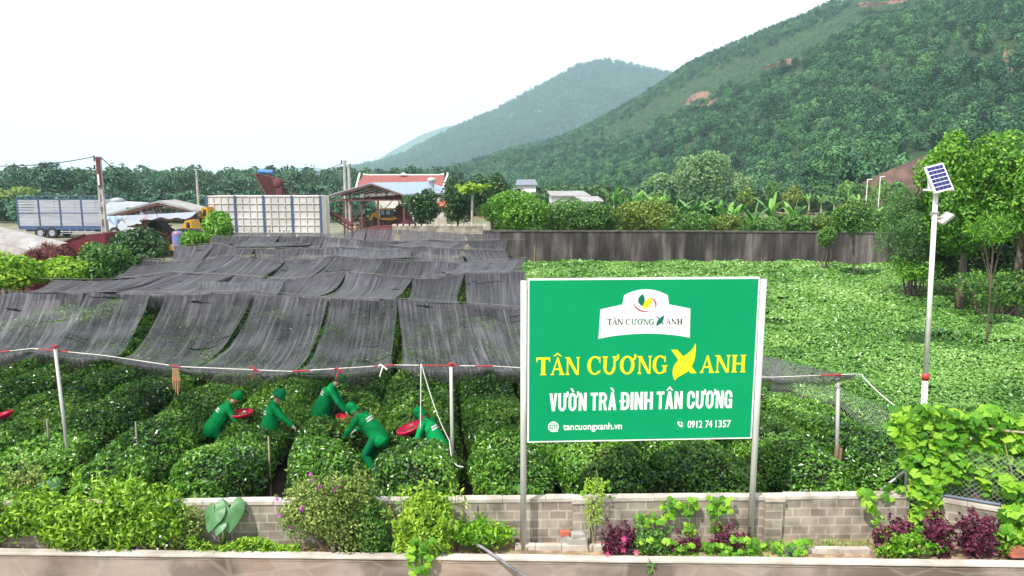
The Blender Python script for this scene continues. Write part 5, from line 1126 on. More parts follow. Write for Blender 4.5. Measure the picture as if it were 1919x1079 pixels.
# banana plants
def banana(name, label, px_, ybase, ytop, Y, n=8, pale=0, group='banana plants behind the wall'):
    top = P(px_, ytop, Y).z; x = P(px_, 400, Y).x; t = empty(name, (x, Y, 0), label, 'banana plant', group); H_ = top; sh = H_ * .55
    q = MB(); q.tube([(x, Y, -.1), (x + .03, Y, sh * .5), (x, Y, sh)], [.13, .11, .07], 8); q.build('stem', M['vinestem'], t, smooth=True)
    V = []; Fc = []; Rn = []; o = 0
    for i in range(n):
        az = 6.28 * i / n * 2.4 + rng.normal(0, .3); el = rng.uniform(.95, 1.5) if i else 1.5; L = H_ * rng.uniform(.38, .55); wd = L * .085; k = 9
        d = np.array([math.cos(az), math.sin(az)]); s = np.array([-d[1], d[0], 0]); p = np.array([x, Y, sh * rng.uniform(.92, 1.)]); rn = rng.random()
        for j in range(k):
            tt = j / (k - 1); e = el - tt * rng.uniform(.8, 1.1) * (.9 if i else .2); step = L / (k - 1)
            if j: p = p + np.array([d[0] * math.cos(e), d[1] * math.cos(e), math.sin(e)]) * step
            ww = wd * (.12 if tt < .15 else math.sin(math.pi * min(1, (tt - .08) / .98)) ** .5) + .01
            for sg, dz in ((-1, .35), (0, 0), (1, .35)): V.append(p + s * ww * sg + np.array([0, 0, abs(sg) * ww * (dz if tt < .6 else -.2) * rng.uniform(.6, 1.2)])); Rn.append(np.clip(rn + pale, 0, 1))
        for j in range(k - 1):
            for c_ in (0, 1): a = o + j * 3 + c_; Fc.append((a, a + 1, a + 4, a + 3))
        o += k * 3
    fast('leaves', np.array(V), np.array(Fc), M['banana'], t, np.array(Rn), smooth=True); return t
bl_ = [(1262, 372, 54), (1282, 368, 55), (1300, 362, 54), (1322, 366, 56), (1342, 364, 55), (1366, 376, 53), (1382, 380, 54), (1412, 384, 52), (1445, 362, 57), (1486, 372, 53), (1512, 392, 52), (1634, 380, 56), (1662, 376, 58)]
wh = ['leftmost of the row starting right of the yellowish tree', 'second plant right of the yellowish tree', 'with the tallest leaves of the left clump', 'between the tallest leaves and the clump end', 'at the right end of the left clump', 'standing apart right of the left clump', 'low beside the gap in the banana row', 'low, halfway between clump and round topiary', 'with feathery leaves left of the stubble field middle', 'with one bright upright leaf before the stubble field', 'small, left of the dark sapling', 'with bright upright leaf right of the dark sapling', 'rightmost, left of the feathery tree']
for (x, yt, Y), l in zip(bl_, wh): banana('banana_plant', 'banana plant ' + l, x, 0, yt - 4, Y, 9)
for i, x in enumerate([1150, 1168, 1186, 1203, 1220, 1240]): banana('banana_plant', 'distant pale banana plant %s behind the yellowish round tree' % ['leftmost', 'second from left', 'third from left', 'third from right', 'second from right', 'rightmost'][i], x, 0, 344 + 5 * (i % 3), 76 + 3 * (i % 2), 9, .2, 'distant banana plants above the yellowish tree')
for i, x in enumerate([1515, 1538, 1562, 1585, 1608, 1632]): banana('banana_plant', 'distant banana plant along the far side of the stubble field, %s' % ['at the left end', 'second from the left', 'third from the left', 'third from the right', 'second from the right', 'at the right end'][i], x, 0, 357 + 3 * (i % 3), 100, 9, .15, 'banana plants at the far side of the stubble field')
# papaya
t = empty('papaya_tree', tuple(P(885, 425, 45.5) * 1)[:2] + (0,), 'slim papaya tree with pale bare trunk and bright leafy top', 'papaya tree')
tx = P(885, 352, 45.5); bx_ = P(885, 425, 45.5); q = MB(); q.tube([(bx_.x, 45.5, -.1), (tx.x - .03, 45.5, tx.z * .5), tx], [.1, .085, .06], 8); q.build('trunk', M['palebark'], t, smooth=True)
C = np.array([tx]) + rng.normal(0, 1, (130, 3)) * [.42, .4, .12] + [0, 0, .05]; scatter('crown', lobed(7, .6, .25), C, np.tile([0, 0, 1.], (130, 1)), .42, M['lime'], rng, t, .35)
q = MB()
for a in range(5): q.ell(tx + Vector((.1 * math.cos(a * 1.3), .1 * math.sin(a * 1.3), -.15 - .05 * a)), (.06, .06, .09), n=8, k=6)
q.build('fruit', M['vinestem'], t, smooth=True)
# round trees on the far side of the stubble
for x, yt, yb, w_, Y, l, m in [(1396, 350, 388, 34, 92, 'small round tree with reddish young leaves, leftmost of three round trees', 'ytree'), (1447, 332, 382, 32, 105, 'small round green tree above the other two round trees', 'mtree'), (1485, 343, 386, 42, 92, 'small round brownish tree, rightmost of three round trees', 'ytree')]:
    tree('round_tree', l, x, yt, yb, w_, Y, 900, .35, M[m], .15)
# tree mass at the hill foot: light green trees
for x, yt, w_, l in [(1290, 285, 90, 'tall pale green tree at the hill foot above the banana clump'), (1338, 275, 80, 'tallest pale green tree at the hill foot'), (1378, 310, 60, 'pale green tree at the hill foot right of the tallest one'), (1250, 318, 60, 'pale green tree at the hill foot left of the tall ones'), (1225, 325, 50, 'small pale green tree leftmost at the hill foot'), (1335, 335, 70, 'low pale green tree in front of the tallest one')]:
    tree('hillfoot_tree', l, x, yt, 378, w_, 150, 3200, .6, M['pale'], .4, group='pale trees at the foot of the hill')
# treeline on the left, behind the trucks
TL = [(-10, 318, 90, 120, 'dtree', 'hazy tree at the left edge behind the blue railed truck'), (35, 312, 80, 150, 'forest', 'hazy tree near the left edge, further back'), (98, 303, 66, 128, 'dtree', 'dark upright tree behind the middle of the blue railed truck'), (70, 308, 90, 170, 'forest', 'pale hazy tree behind the dark upright one'), (148, 310, 80, 160, 'forest', 'hazy rounded tree left of the first utility pole'), (20, 345, 90, 95, 'grey', 'greyish scrubby tree beside the rear of the blue railed truck'),
      (215, 302, 76, 112, 'dtree', 'dark spreading tree just right of the first utility pole'), (262, 322, 70, 150, 'forest', 'hazy tree behind the open shed, left part'), (290, 328, 80, 125, 'dtree', 'dark tree behind the open shed roof ridge'), (335, 314, 80, 150, 'forest', 'hazy tall tree left of the second utility pole'), (395, 322, 84, 150, 'forest', 'hazy tree right of the second utility pole'), (440, 312, 84, 135, 'dtree', 'large dark tree left of the conveyor'),
      (552, 328, 54, 120, 'dtree', 'dark tree directly right of the conveyor'), (604, 336, 60, 115, 'dtree', 'rounded dark green tree left of the double utility pole'), (580, 322, 60, 180, 'forest', 'hazy pale tree behind the two right of the conveyor'), (505, 332, 70, 170, 'forest', 'hazy tree behind the conveyor head'), (680, 312, 70, 200, 'forest', 'hazy tree behind the left gable of the red roof'), (730, 316, 60, 190, 'forest', 'hazy dark tree behind the red roof ridge'), (768, 315, 40, 150, 'dtree', 'small dark tree standing over the red roof'), (170, 345, 90, 100, 'dtree', 'low dark tree directly behind the first utility pole')]
for x, yt, w_, Y, m, l in TL:
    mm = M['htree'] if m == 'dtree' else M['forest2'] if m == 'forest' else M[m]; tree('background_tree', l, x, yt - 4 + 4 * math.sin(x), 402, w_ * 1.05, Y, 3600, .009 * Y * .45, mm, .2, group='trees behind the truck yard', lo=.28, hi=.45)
# far woodland strip as one mass
def strip(label, x0, x1, Y, dY, yt, n, size, m, nn=60):
    px_ = rng.uniform(x0, x1, n); Yq = Y + rng.uniform(0, dY, n); h = np.array([P(a, yt + rng.uniform(-4, 8), b).z for a, b in zip(px_, Yq)])
    pts = np.stack([(px_ - 959.5) / F * Yq, Yq, np.maximum(h * rng.uniform(.3, .9, n), size)], 1); forest('woodland', label, pts, np.full(n, size) * rng.uniform(.8, 1.3, n), m, rng, nn)
strip('far off hazy wood filling the horizon on the left', -250, 860, 260, 220, 350, 600, 4.5, M['forest2'], 90)
strip('low scrubby growth behind the truck yard', -150, 700, 88, 25, 400, 420, 1.6, M['htree'], 100)
strip('low green growth between the fields and the hill foot', 830, 1560, 105, 60, 368, 620, 2.0, M['dtree'], 100)
strip('dense mixed growth between wall and stubble field', 985, 1720, 50, 12, 420, 360, 1.0, M['mtree'], 130)
strip('trees along the top edge of the red cut slope', 1510, 1900, 126, 14, 290, 60, 2.2, M['forest'], 140)
strip('bushes half covering the lower left of the red cut slope', 1530, 1680, 108, 5, 346, 34, 1.3, M['mtree'], 120)
# ================================================================ truck yard and buildings
M['truckblue'] = mat('truck blue frame', (.06, .1, .2), .5, (.04, .07, .15), 4)
M['alu'] = mat('weathered white panel', (.36, .37, .41), .5, (.25, .26, .3), 1.5, (.3, 1, 3))
M['cab'] = mat('grey white cab paint', (.5, .54, .6), .4, (.42, .46, .52), 2)
M['glass'] = mat('dark glass', (.03, .04, .05), .12, spec=.6)
M['sheet'] = mat('white roof sheet', (.34, .33, .33), .55, (.22, .2, .19), 1.2, (1, 1, 1))
def box(q, x0, x1, y0, y1, z0, z1): return q.box(((x0 + x1) / 2, (y0 + y1) / 2, (z0 + z1) / 2), (x1 - x0, y1 - y0, z1 - z0))
def wheel(parent, x, y, r=.5, w_=.28):
    MY = Matrix.Rotation(math.pi / 2, 3, 'X')
    q = MB(); q.lathe([(r * .55, -w_ / 2), (r * .92, -w_ / 2), (r, -w_ * .35), (r, w_ * .35), (r * .92, w_ / 2), (r * .55, w_ / 2)], (x, y, r), 20, MY); t = q.build('wheel', M['rubber'], parent, smooth=False)
    q = MB(); q.lathe([(.001, w_ * .3), (r * .2, w_ * .45), (r * .25, w_ * .3), (r * .56, w_ * .42), (r * .56, -w_ * .4), (.001, -w_ * .4)], (x, y, r), 16, MY); q.build('rim', M['alu'], t)
def stake_truck():
    Y = 67.; X = lambda px_: P(px_, 400, Y).x; x0, x1 = X(33), X(193); t = empty('cargo_truck', ((x0 + x1) / 2, Y, 0), 'long cargo truck with blue railed white sides parked behind the open shed', 'truck')
    zb, zm, zt = 1.15, 2.35, 3.62
    q = MB(); box(q, x0, x1, Y, Y + 2.4, .8, 1.1); box(q, x0 + .3, X(258), Y + .5, Y + 1.9, .6, .85); q.build('chassis', M['truckblue'], t)
    q = MB()
    for i in range(4):
        a = x0 + (x1 - x0) * i / 4; b = x0 + (x1 - x0) * (i + 1) / 4; box(q, a + .06, b - .06, Y + .02, Y + .06, zb, zm - .06)
        for k in range(5): z = zm + .03 + k * .25; box(q, a + .06, b - .06, Y + .02, Y + .055, z, z + .19)
    box(q, x0 + .05, x1 - .05, Y + 2.34, Y + 2.38, zb, zt - .1); q.build('side_panel', M['alu'], t)
    q = MB()
    for i in range(5):
        a = x0 + (x1 - x0) * i / 4; box(q, a - .055, a + .055, Y - .03, Y + .1, 1.0, zt); box(q, a - .05, a + .05, Y + 2.3, Y + 2.42, 1.0, zt)
        q.tube([(a, Y, zt), (a, Y + 1.2, zt + .25), (a, Y + 2.4, zt)], .035, 5)
    for z in (1.08, zm - .03, zt - .05): box(q, x0, x1, Y - .012, Y + .045, z, z + .07)
    q.tube([(x0, Y + 1.2, zt + .25), (x1, Y + 1.2, zt + .25)], .03, 5); q.build('rail_frame', M['truckblue'], t)
    q = MB()
    for px_ in (113, 127, 141, 156, 170): box(q, X(px_), X(px_) + .05, Y - .01, Y + .03, .45, .8)
    box(q, X(110), X(175), Y - .02, Y + .02, .6, .68); box(q, X(110), X(175), Y - .02, Y + .02, .42, .48); q.build('side_guard', M['alu'], t)
    for px_ in (72, 94, 212): wheel(t, X(px_), Y + .1, .52); 
    for px_ in (72, 94, 212): wheel(t, X(px_), Y + 2.2, .52)
    cx0, cx1 = X(197), X(272)
    # cab, its nose toward the right
    M3 = Matrix(((1, 0, 0, 0), (0, 0, 1, 0), (0, 1, 0, 0), (0, 0, 0, 1)))
    prof = [(cx0, .6), (cx1, .55), (cx1 + .02, 1.3), (cx1 - .05, 1.9), (cx1 - .5, 2.95), (cx1 - .8, 3.25), (cx0 + .5, 3.35), (cx0, 3.1)]
    q = MB(); q.prism(prof, Y + .05, Y + 2.35, M3); q.build('cab', M['cab'], t)
    q = MB(); q.prism([(cx1 - 1.7, 1.9), (cx1 - .35, 1.9), (cx1 - .75, 2.85), (cx1 - 1.7, 2.85)], Y + .0, Y + .048, M3); q.build('side_window', M['glass'], t)
    q = MB(); q.add([(cx1 - .02, Y + .2, 1.95), (cx1 - .02, Y + 2.2, 1.95), (cx1 - .46, Y + 2.2, 2.9), (cx1 - .46, Y + .2, 2.9)], [(0, 1, 2, 3)]); q.build('windscreen', M['glass'], t)
    q = MB(); box(q, cx1 - .03, cx1 + .08, Y + .3, Y + 2.1, 1.1, 1.2); box(q, cx1 - .03, cx1 + .08, Y + .3, Y + 2.1, 1.3, 1.42); box(q, cx1 - .03, cx1 + .09, Y + .3, Y + 2.1, 1.52, 1.64); q.build('grille', M['dark'], t)
    q = MB(); box(q, cx1 - .4, cx1 + .16, Y, Y + 2.4, .45, .85); q.build('bumper', M['cab'], t)
    for dy in (.12, 2.0): q = MB(); box(q, cx1 + .1, cx1 + .19, Y + dy, Y + dy + .3, .88, 1.06); q.build('headlight', M['swhite'], t)
    q = MB(); q.ell((cx0 + .6, Y + 1.2, 3.45), (.55, .8, .28)); q.build('wind_deflector', M['alu'], t, smooth=True)
stake_truck()
def white_truck():
    Y = 52.; X = lambda px_: P(px_, 400, Y).x; x0, x1 = X(388), X(601); t = empty('cargo_truck', ((x0 + x1) / 2, Y, 0), 'white panelled high sided truck body with blue posts behind the nets', 'truck')
    z0, z1 = 1.1, P(400, 367, Y).z; D = 2.45; ang = 0
    q = MB(); box(q, x0, x1, Y + .03, Y + D, z0, z1); q.build('body', M['white2'], t)
    q = MB(); nb = 4
    for i in range(nb):
        a = x0 + (x1 - x0) * i / nb; b = x0 + (x1 - x0) * (i + 1) / nb
        for k in range(1, 4): x = a + (b - a) * k / 4; box(q, x - .022, x + .022, Y - .035, Y + .03, z0, z1)
        for k in range(7): z = z0 + .03 + (z1 - z0 - .06) * k / 6; box(q, a + .09, b - .09, Y - .03, Y + .03, z - .024, z + .024)
    q.build('rib_grid', M['white2'], t)
    for i in range(nb + 1): q = MB(); a = x0 + (x1 - x0) * i / nb; box(q, a - .07, a + .07, Y - .06, Y + .05, z0 - .1, z1 + .03); q.build('post', M['truckblue'], t)
    # tail end, two doors seen beside the last post
    q = MB(); q.add([(x1 + .09, Y - .02, z0), (x1 + .55, Y + .35, z0), (x1 + .55, Y + .35, z1 - .02), (x1 + .09, Y - .02, z1 - .02), (x1 + .09, Y + .06, z0), (x1 + .5, Y + .41, z0), (x1 + .5, Y + .41, z1 - .02), (x1 + .09, Y + .06, z1 - .02)], [(0, 1, 2, 3), (5, 4, 7, 6), (3, 2, 6, 7), (1, 5, 6, 2)]); q.build('tail_door', M['white2'], t)
    q = MB(); q.tube([(x1 + .34, Y + .15, z0 + .1), (x1 + .34, Y + .15, z1 - .1)], .025, 5); q.build('lock_bar', M['galv'], t)
    q = MB(); box(q, x0 + .2, x1 + .1, Y + .5, Y + 2, .75, 1.1); q.build('chassis', M['dark'], t)
    for px_ in (425, 555, 580): wheel(t, X(px_), Y + .2, .5); wheel(t, X(px_), Y + 2.2, .5)
    # faded markings on the lowest panels
    q = MB(); r = random.Random(2)
    for px_, w_ in ((504, .1), (509, .07), (523, .16), (531, .12), (535, .08), (541, .1)): x = X(px_); z = z0 + .55; q.box((x, Y + .02, z), (w_, .03, .035)); q.box((x - w_ / 2, Y + .0215, z + .07), (.03, .03, .12)); q.box((x, Y + .019, z + .14), (w_ * .9, .03, .03))
    q.build('faded_marking', M['dark'], t)
M['white2'] = mat('dusty white steel', (.54, .52, .5), .6, (.42, .4, .38), .8, detail=8)
white_truck()
def house(name, label, px0, px1, pyE, pyR, Y, dY, roofm, wallm, over=.4, z0=0, cat='building', gable_white=False):
    "gable roof, ridge across the view; pyE eave line, pyR ridge line"
    a = P(px0, pyE, Y); b = P(px1, pyE, Y); rz = P(px0, pyR, Y + dY / 2).z; ez = a.z; t = empty(name, ((a.x + b.x) / 2, Y, 0), label, cat)
    q = MB(); box(q, a.x + over, b.x - over, Y + over, Y + dY - over, z0 - .1, ez + .05); q.build('wall', wallm, t)
    q = MB(); ym = Y + dY / 2; th = .12
    q.add([(a.x, Y, ez), (b.x, Y, ez), (b.x - .3, ym, rz), (a.x + .3, ym, rz), (a.x, Y + dY, ez), (b.x, Y + dY, ez)], [(0, 1, 2, 3), (3, 2, 5, 4), (0, 3, 4), (1, 5, 2)]); q.add([(a.x, Y, ez - th), (b.x, Y, ez - th), (b.x, Y + dY, ez - th), (a.x, Y + dY, ez - th), (a.x, Y, ez), (b.x, Y, ez), (b.x, Y + dY, ez), (a.x, Y + dY, ez)], [(3, 2, 1, 0), (0, 1, 5, 4), (1, 2, 6, 5), (3, 0, 4, 7)])
    q.build('roof', roofm, t); return t, a, b, ez, rz
# red tiled hall
M['tile'] = mat('red roof tile', (.27, .085, .075), .75, (.2, .06, .055), 1.2, (6, .6, 1), bump=.4)
def hall():
    Y = 95.; t, a, b, ez, rz = house('tiled_hall', 'hall with broad red tiled roof and white upturned ridges beyond the blue roofed shed', 664, 831, 356, 328, Y, 9., M['tile'], mat('cream wall', (.7, .66, .58), .8), .6)
    ym = Y + 4.5; q = MB(); q.tube([(a.x + .3, ym, rz + .12), (a.x + .9, ym, rz + .02), (b.x - .9, ym, rz + .02), (b.x - .3, ym, rz + .12)], .12, 6); q.build('ridge_cap', M['white'], t)
    for s, x in ((1, a.x), (-1, b.x)):
        q = MB(); q.tube([(x - s * .25, Y - .1, ez + .15), (x + s * .1, Y + .6, ez + .3), (x - s * .2, ym, rz + .15), (x - s * .1, ym, rz + .4)], [.12, .13, .13, .05], 6)
        q.build('gable_ridge', M['white'], t)
        q = MB(); xx = x + s * .6; q.add([(xx, Y + .6, ez), (xx, Y + 8.4, ez), (x + s * .45, ym, rz)], [(0, 1, 2)]); q.build('gable_wall', M['white'], t)
    q = MB(); xm = (a.x + b.x) / 2; q.lathe([(.7, 0), (.4, .15), (.15, .25), (.08, .35), (.001, .4)], (xm, ym, rz), 8); q.build('ridge_ornament', M['white'], t)
hall()
# open sided shed with blue grey roof
M['blueroof'] = mat('blue grey sheet roof', (.3, .38, .47), .45, (.24, .31, .4), .6, (8, .3, 1), metal=.2)
M['redsteel'] = mat('red brown steel post', (.16, .06, .05), .7)
def shed():
    Yf = 56.; A = P(612, 366, Yf); Cc = P(764, 366, Yf); R_ = P(695, 342, Yf); d = Vector((2.4, 17, 0)); t = empty('open_shed', ((A.x + Cc.x) / 2, Yf, 0), 'open sided shed with low pitched blue grey metal roof on red brown posts', 'shed')
    q = MB(); th = Vector((0, 0, -.08)); V = [A, R_, Cc, A + d, R_ + d, Cc + d]; V = [Vector((v.x, v.y, v.z)) for v in V]; vs = V + [v + th for v in V]
    q.add(vs, [(0, 1, 4, 3), (1, 2, 5, 4), (6, 9, 10, 7), (7, 10, 11, 8), (0, 6, 7, 1), (1, 7, 8, 2), (3, 4, 10, 9), (4, 5, 11, 10), (0, 3, 9, 6), (2, 8, 11, 5)]); q.build('roof', M['blueroof'], t)
    q = MB()
    for k in range(7):
        o = d * (k / 6) + Vector((0, 0, -.12)); q.beam(A + o, R_ + o, .06, .1); q.beam(R_ + o, Cc + o, .06, .1); q.beam(A + o + Vector((0, 0, -.25)), Cc + o + Vector((0, 0, -.25)), .05, .08)
        for s in (.15, .3, .45, .55, .7, .85): zt = A.lerp(Cc, s); up_ = (R_.z - A.z) * (1 - abs(2 * s - 1.0)); q.beam(zt + o + Vector((0, 0, -.25)), zt + o + Vector((.25 if s < .5 else -.25, 0, up_ * .8)), .03, .03)
    q.build('roof_truss', M['redsteel'], t)
    for px_ in (645, 659, 678, 709, 757):
        p = P(px_, 400, Yf + .2); q = MB(); q.beam((p.x, Yf + .2, -.1), (p.x, Yf + .2, A.z - .3), .13, .13); q.build('post', M['redsteel'], t)
    for k in (6,):
        for s in (.1, .35, .6, .85): p = A.lerp(Cc, s) + d * (k / 6 * .98); q = MB(); q.beam((p.x, p.y, -.1), (p.x, p.y, A.z - .3), .13, .13); q.build('post', M['redsteel'], t)
    q = MB(); q.beam(P(664, 410, Yf + .3), P(694, 372, Yf + .3), .07, .07); q.build('brace', M['redsteel'], t); q = MB(); q.beam(P(722, 390, Yf + 3), P(745, 366, Yf + 3), .06, .06); q.build('brace', M['redsteel'], t)
    v = R_ + d * .75 + Vector((1.6, -1.2, -.25)); q = MB(); q.lathe([(.25, -.3), (.25, .25), (.42, .3), (.42, .5), (.3, .62), (.001, .68)], v, 14); q.build('roof_vent', M['galv'], t, smooth=True)
shed()
# small orange roofed house between the dark trees
house('small_house', 'small cream house with orange red roof between two dark trees', 808, 842, 386, 376, 50., 4., mat('orange tile', (.55, .1, .05), .7), mat('pale wall', (.6, .55, .48), .85), .2)
house('small_house', 'distant grey roofed house with white gable edge behind the largest round tree', 966, 1008, 346, 336, 112, 7, mat('grey tile', (.2, .22, .27), .7), M['white'], .3)
q = MB(); a, b = P(1000, 336, 111.5), P(1009, 347, 111.5); q.tube([a, b], .14, 5)
def lowbuild(label, x0, x1, y0, y1, Y, D, slope=.25):
    a = P(x0, y1, Y); b = P(x1, y0, Y); t = empty('low_building', ((a.x + b.x) / 2, Y, 0), label, 'building')
    q = MB(); box(q, a.x + .3, b.x - .3, Y + .3, Y + D - .3, -.1, b.z - .3); q.build('wall', mat('pale grey wall', (.62, .62, .64), .8), t)
    q = MB(); q.add([(a.x, Y, b.z - .22), (b.x, Y, b.z - .22), (b.x, Y + D, b.z + .2), (a.x, Y + D, b.z + .2), (a.x, Y, b.z - .3), (b.x, Y, b.z - .3), (b.x, Y + D, b.z + .1), (a.x, Y + D, b.z + .1)], [(0, 1, 2, 3), (7, 6, 5, 4), (0, 4, 5, 1), (1, 5, 6, 2), (2, 6, 7, 3), (3, 7, 4, 0)]); q.build('roof', M['sheet'], t)
    for k in range(3): q = MB(); x = a.x + (b.x - a.x) * (.2 + .28 * k); box(q, x, x + .9, Y + .27, Y + .3, 1.0, 2.0); q.build('window', M['glass'], t)
lowbuild('low white roofed building behind the round trees, the left and higher one', 1032, 1108, 363, 380, 92, 10)
lowbuild('low white roofed building, the right and lower one, beside banana leaves', 1085, 1132, 373, 385, 86, 6)
# low block wall behind the nets
def lowwall():
    Y = 45.5; a = P(735, 421, Y); b = P(905, 424, Y); t = empty('block_wall', ((a.x + b.x) / 2, Y, 0), 'pale block wall with toothed coping behind the far end of the nets', 'wall')
    q = MB(); q.beam((a.x, Y, a.z / 2 - .1), (b.x, Y, a.z / 2 - .1), .2, a.z); q.build('block_courses', M['brick'], t); q = MB(); x = a.x
    while x < b.x: q.box((x + .15, Y, a.z - .03), (.26, .26, .14)); x += .38
    q.build('coping', M['coping'], t)
lowwall()
# left open shed with white roof
def leftshed():
    Y = 50.; A = P(191, 403, Y - 1.); R_ = P(295, 376, Y); Cc = P(372, 395, Y + .5); d = Vector((-.3, 3.4, 0)); t = empty('open_shed', (R_.x, Y, 0), 'rickety open shed with white sheet roof and hanging tarpaulin over a log pile', 'shed')
    for nm, U, V_ in (('roof_sheet', A, R_), ('roof_sheet', R_, Cc)):
        q = MB(); q.add([U, V_, V_ + d, U + d, U + Vector((0, 0, -.14)), V_ + Vector((0, 0, -.14)), V_ + d + Vector((0, 0, -.14)), U + d + Vector((0, 0, -.14))], [(0, 1, 2, 3), (7, 6, 5, 4), (0, 4, 5, 1), (1, 5, 6, 2), (2, 6, 7, 3), (3, 7, 4, 0)]); q.build(nm, M['sheet'], t)
    q = MB(); r = random.Random(4)
    for k in range(3):
        o = d * k / 2 + Vector((0, 0, -.25)); q.beam(A + o, R_ + o, .08, .08); q.beam(R_ + o, Cc + o, .08, .08); q.beam(A.lerp(R_, .35) + o + Vector((0, 0, -.3)), Cc + o + Vector((0, 0, -.35)), .07, .07)
        for s in np.linspace(.35, 1, 7): p = A.lerp(R_, s); q.beam(p + o, Vector((p.x + .4, p.y, A.z - .0)) + o, .04, .04)
        for s in np.linspace(0, .9, 5): p = R_.lerp(Cc, s); q.beam(p + o, Vector((p.x - .4, p.y, A.z - .1)) + o, .04, .04)
    q.build('roof_truss', M['redsteel'], t)
    # lower awning of patched sheets
    a, b = P(203, 410, Y - 1.2), P(362, 402, Y - 1); q = MB(); n = 26; vs = []
    for i in range(n):
        p = a.lerp(b, i / (n - 1)); sg = .06 * math.sin(i * 1.3) + .05 * math.sin(i * .5)
        vs += [p + Vector((0, -.2, -.16 + sg)), p + Vector((0, .6, .16))]
    q.add(vs, [(2 * i, 2 * i + 2, 2 * i + 3, 2 * i + 1) for i in range(n - 1)]); q.build('awning', mat('patched awning', (.26, .29, .35), .6, (.2, .11, .09), 1.2, lo=.28, hi=.42), t)
    q = MB(); vs = []; n = 12
    for i in range(n):
        p = P(196, 405, Y - 1.4).lerp(P(233, 404, Y - 1.4), i / (n - 1)); w_ = .12 * math.sin(i * 1.9)
        vs += [p + Vector((0, w_, .0)), p + Vector((0, w_ * .6 - .1, -.3)), p + Vector((.05, w_, -.5 + .25 * math.sin(i * .9)))]
    q.add(vs, [(3 * i + j, 3 * i + 3 + j, 3 * i + 4 + j, 3 * i + 1 + j) for i in range(n - 1) for j in (0, 1)]); q.build('tarpaulin', mat('pale blue tarp', (.25, .42, .66), .5, (.5, .56, .66), 2), t, smooth=True)
    for px_, w_ in ((201, .07), (218, .07), (371, .11), (364, .07)):
        p = P(px_, 400, Y - .9 if px_ < 300 else Y + .3); zt = A.z - .1 if px_ < 300 else Cc.z - .1; q = MB(); q.beam((p.x, p.y, -.1), (p.x - .05, p.y, zt), w_, w_); q.build('post', M['bark'] if px_ < 300 else M['dark'], t)
    # log pile inside
    q = MB(); r = random.Random(6); a, b = P(272, 440, Y + 3), P(345, 440, Y + 3)
    for i in range(420):
        u = r.random(); hh = 2.4 * math.sin(math.pi * min(1, .25 + u * .7)) * r.random() ** .7; x = a.x + (b.x - a.x) * u; q.tube([(x - r.uniform(.3, .8), Y + 2 + r.uniform(-.6, .4), .1 + hh + r.uniform(-.25, .25)), (x + r.uniform(.3, .8), Y + 2 + r.uniform(-.6, .4), .1 + hh + r.uniform(-.25, .25))], .035 + .03 * r.random(), 5)
    q.ell((0, 0, -50), (.01, .01, .01), n=4, k=2) if False else None
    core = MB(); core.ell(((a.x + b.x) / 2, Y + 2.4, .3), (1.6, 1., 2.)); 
    o = tag(q.build('log_pile', mat('split wood', (.34, .25, .18), .9, (.15, .1, .07), 5)), 'heap of brown split wood and branches under the open white roofed shed', 'log pile')
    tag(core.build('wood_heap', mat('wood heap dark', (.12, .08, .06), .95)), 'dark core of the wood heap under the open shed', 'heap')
    q = MB(); c = P(289, 426, Y + .2); vs = []; n = 16
    for i in range(n + 1):
        an = math.pi * i / n; vs += [(c.x + .58 * math.cos(an), c.y, max(.02, c.z - .3) + .75 * math.sin(an)), (c.x + .58 * math.cos(an), c.y + 1.2, max(.02, c.z - .3) + .75 * math.sin(an))]
    q.add(vs, [(2 * i, 2 * i + 2, 2 * i + 3, 2 * i + 1) for i in range(n)]); q.add([vs[2 * i + 1] for i in range(n + 1)], [tuple(range(n + 1))]); tag(q.build('dark_culvert', M['dark']), 'black arched opening at the left end of the log pile', 'kiln')
leftshed()
# yellow machines
M['yellow'] = mat('machine yellow', (.6, .32, .01), .5, (.45, .22, .01), 2)
def ymachine(label, px_, py0, py1, Y, w_px, kind):
    a = P(px_ - w_px / 2, py1, Y); b = P(px_ + w_px / 2, py0, Y); t = empty('loader', ((a.x + b.x) / 2, Y, 0), label, 'machine'); W = b.x - a.x; z0 = max(a.z, .3); H_ = b.z - z0
    q = MB(); M3 = Matrix(((1, 0, 0, a.x), (0, 0, 1, 0), (0, 1, 0, z0), (0, 0, 0, 1)))
    q.prism([(0, 0), (W, 0), (W, H_ * .5), (W * .85, H_ * .55), (W * .75, H_), (W * .3, H_ * .98), (W * .08, H_ * .6), (0, H_ * .45)], Y, Y + 1.3, M3); q.build('body', M['yellow'], t)
    q = MB(); q.prism([(W * .4, H_ * .55), (W * .68, H_ * .55), (W * .66, H_ * .88), (W * .42, H_ * .88)], Y - .02, Y - .004, M3); q.build('window', M['glass'], t)
    for x in (.2, .8): wheel(t, a.x + W * x, Y + .1, max(.3, z0 * .6 + .1), .3)
    q = MB(); q.beam((a.x + W * .2, Y + .3, z0 + H_ * .4), (a.x - .5, Y + .2, z0 + .1), .14, .18); q.box((a.x - .6, Y + .5, z0 * .6), (.5, 1.3, .4)); q.build('bucket_arm', M['yellow'], t)
ymachine('yellow loader half hidden under the right end of the rickety shed', 352, 413, 443, 47, 22, 0)
ymachine('yellow cab rising between the rickety shed and the white truck', 383, 388, 425, 51, 20, 0)
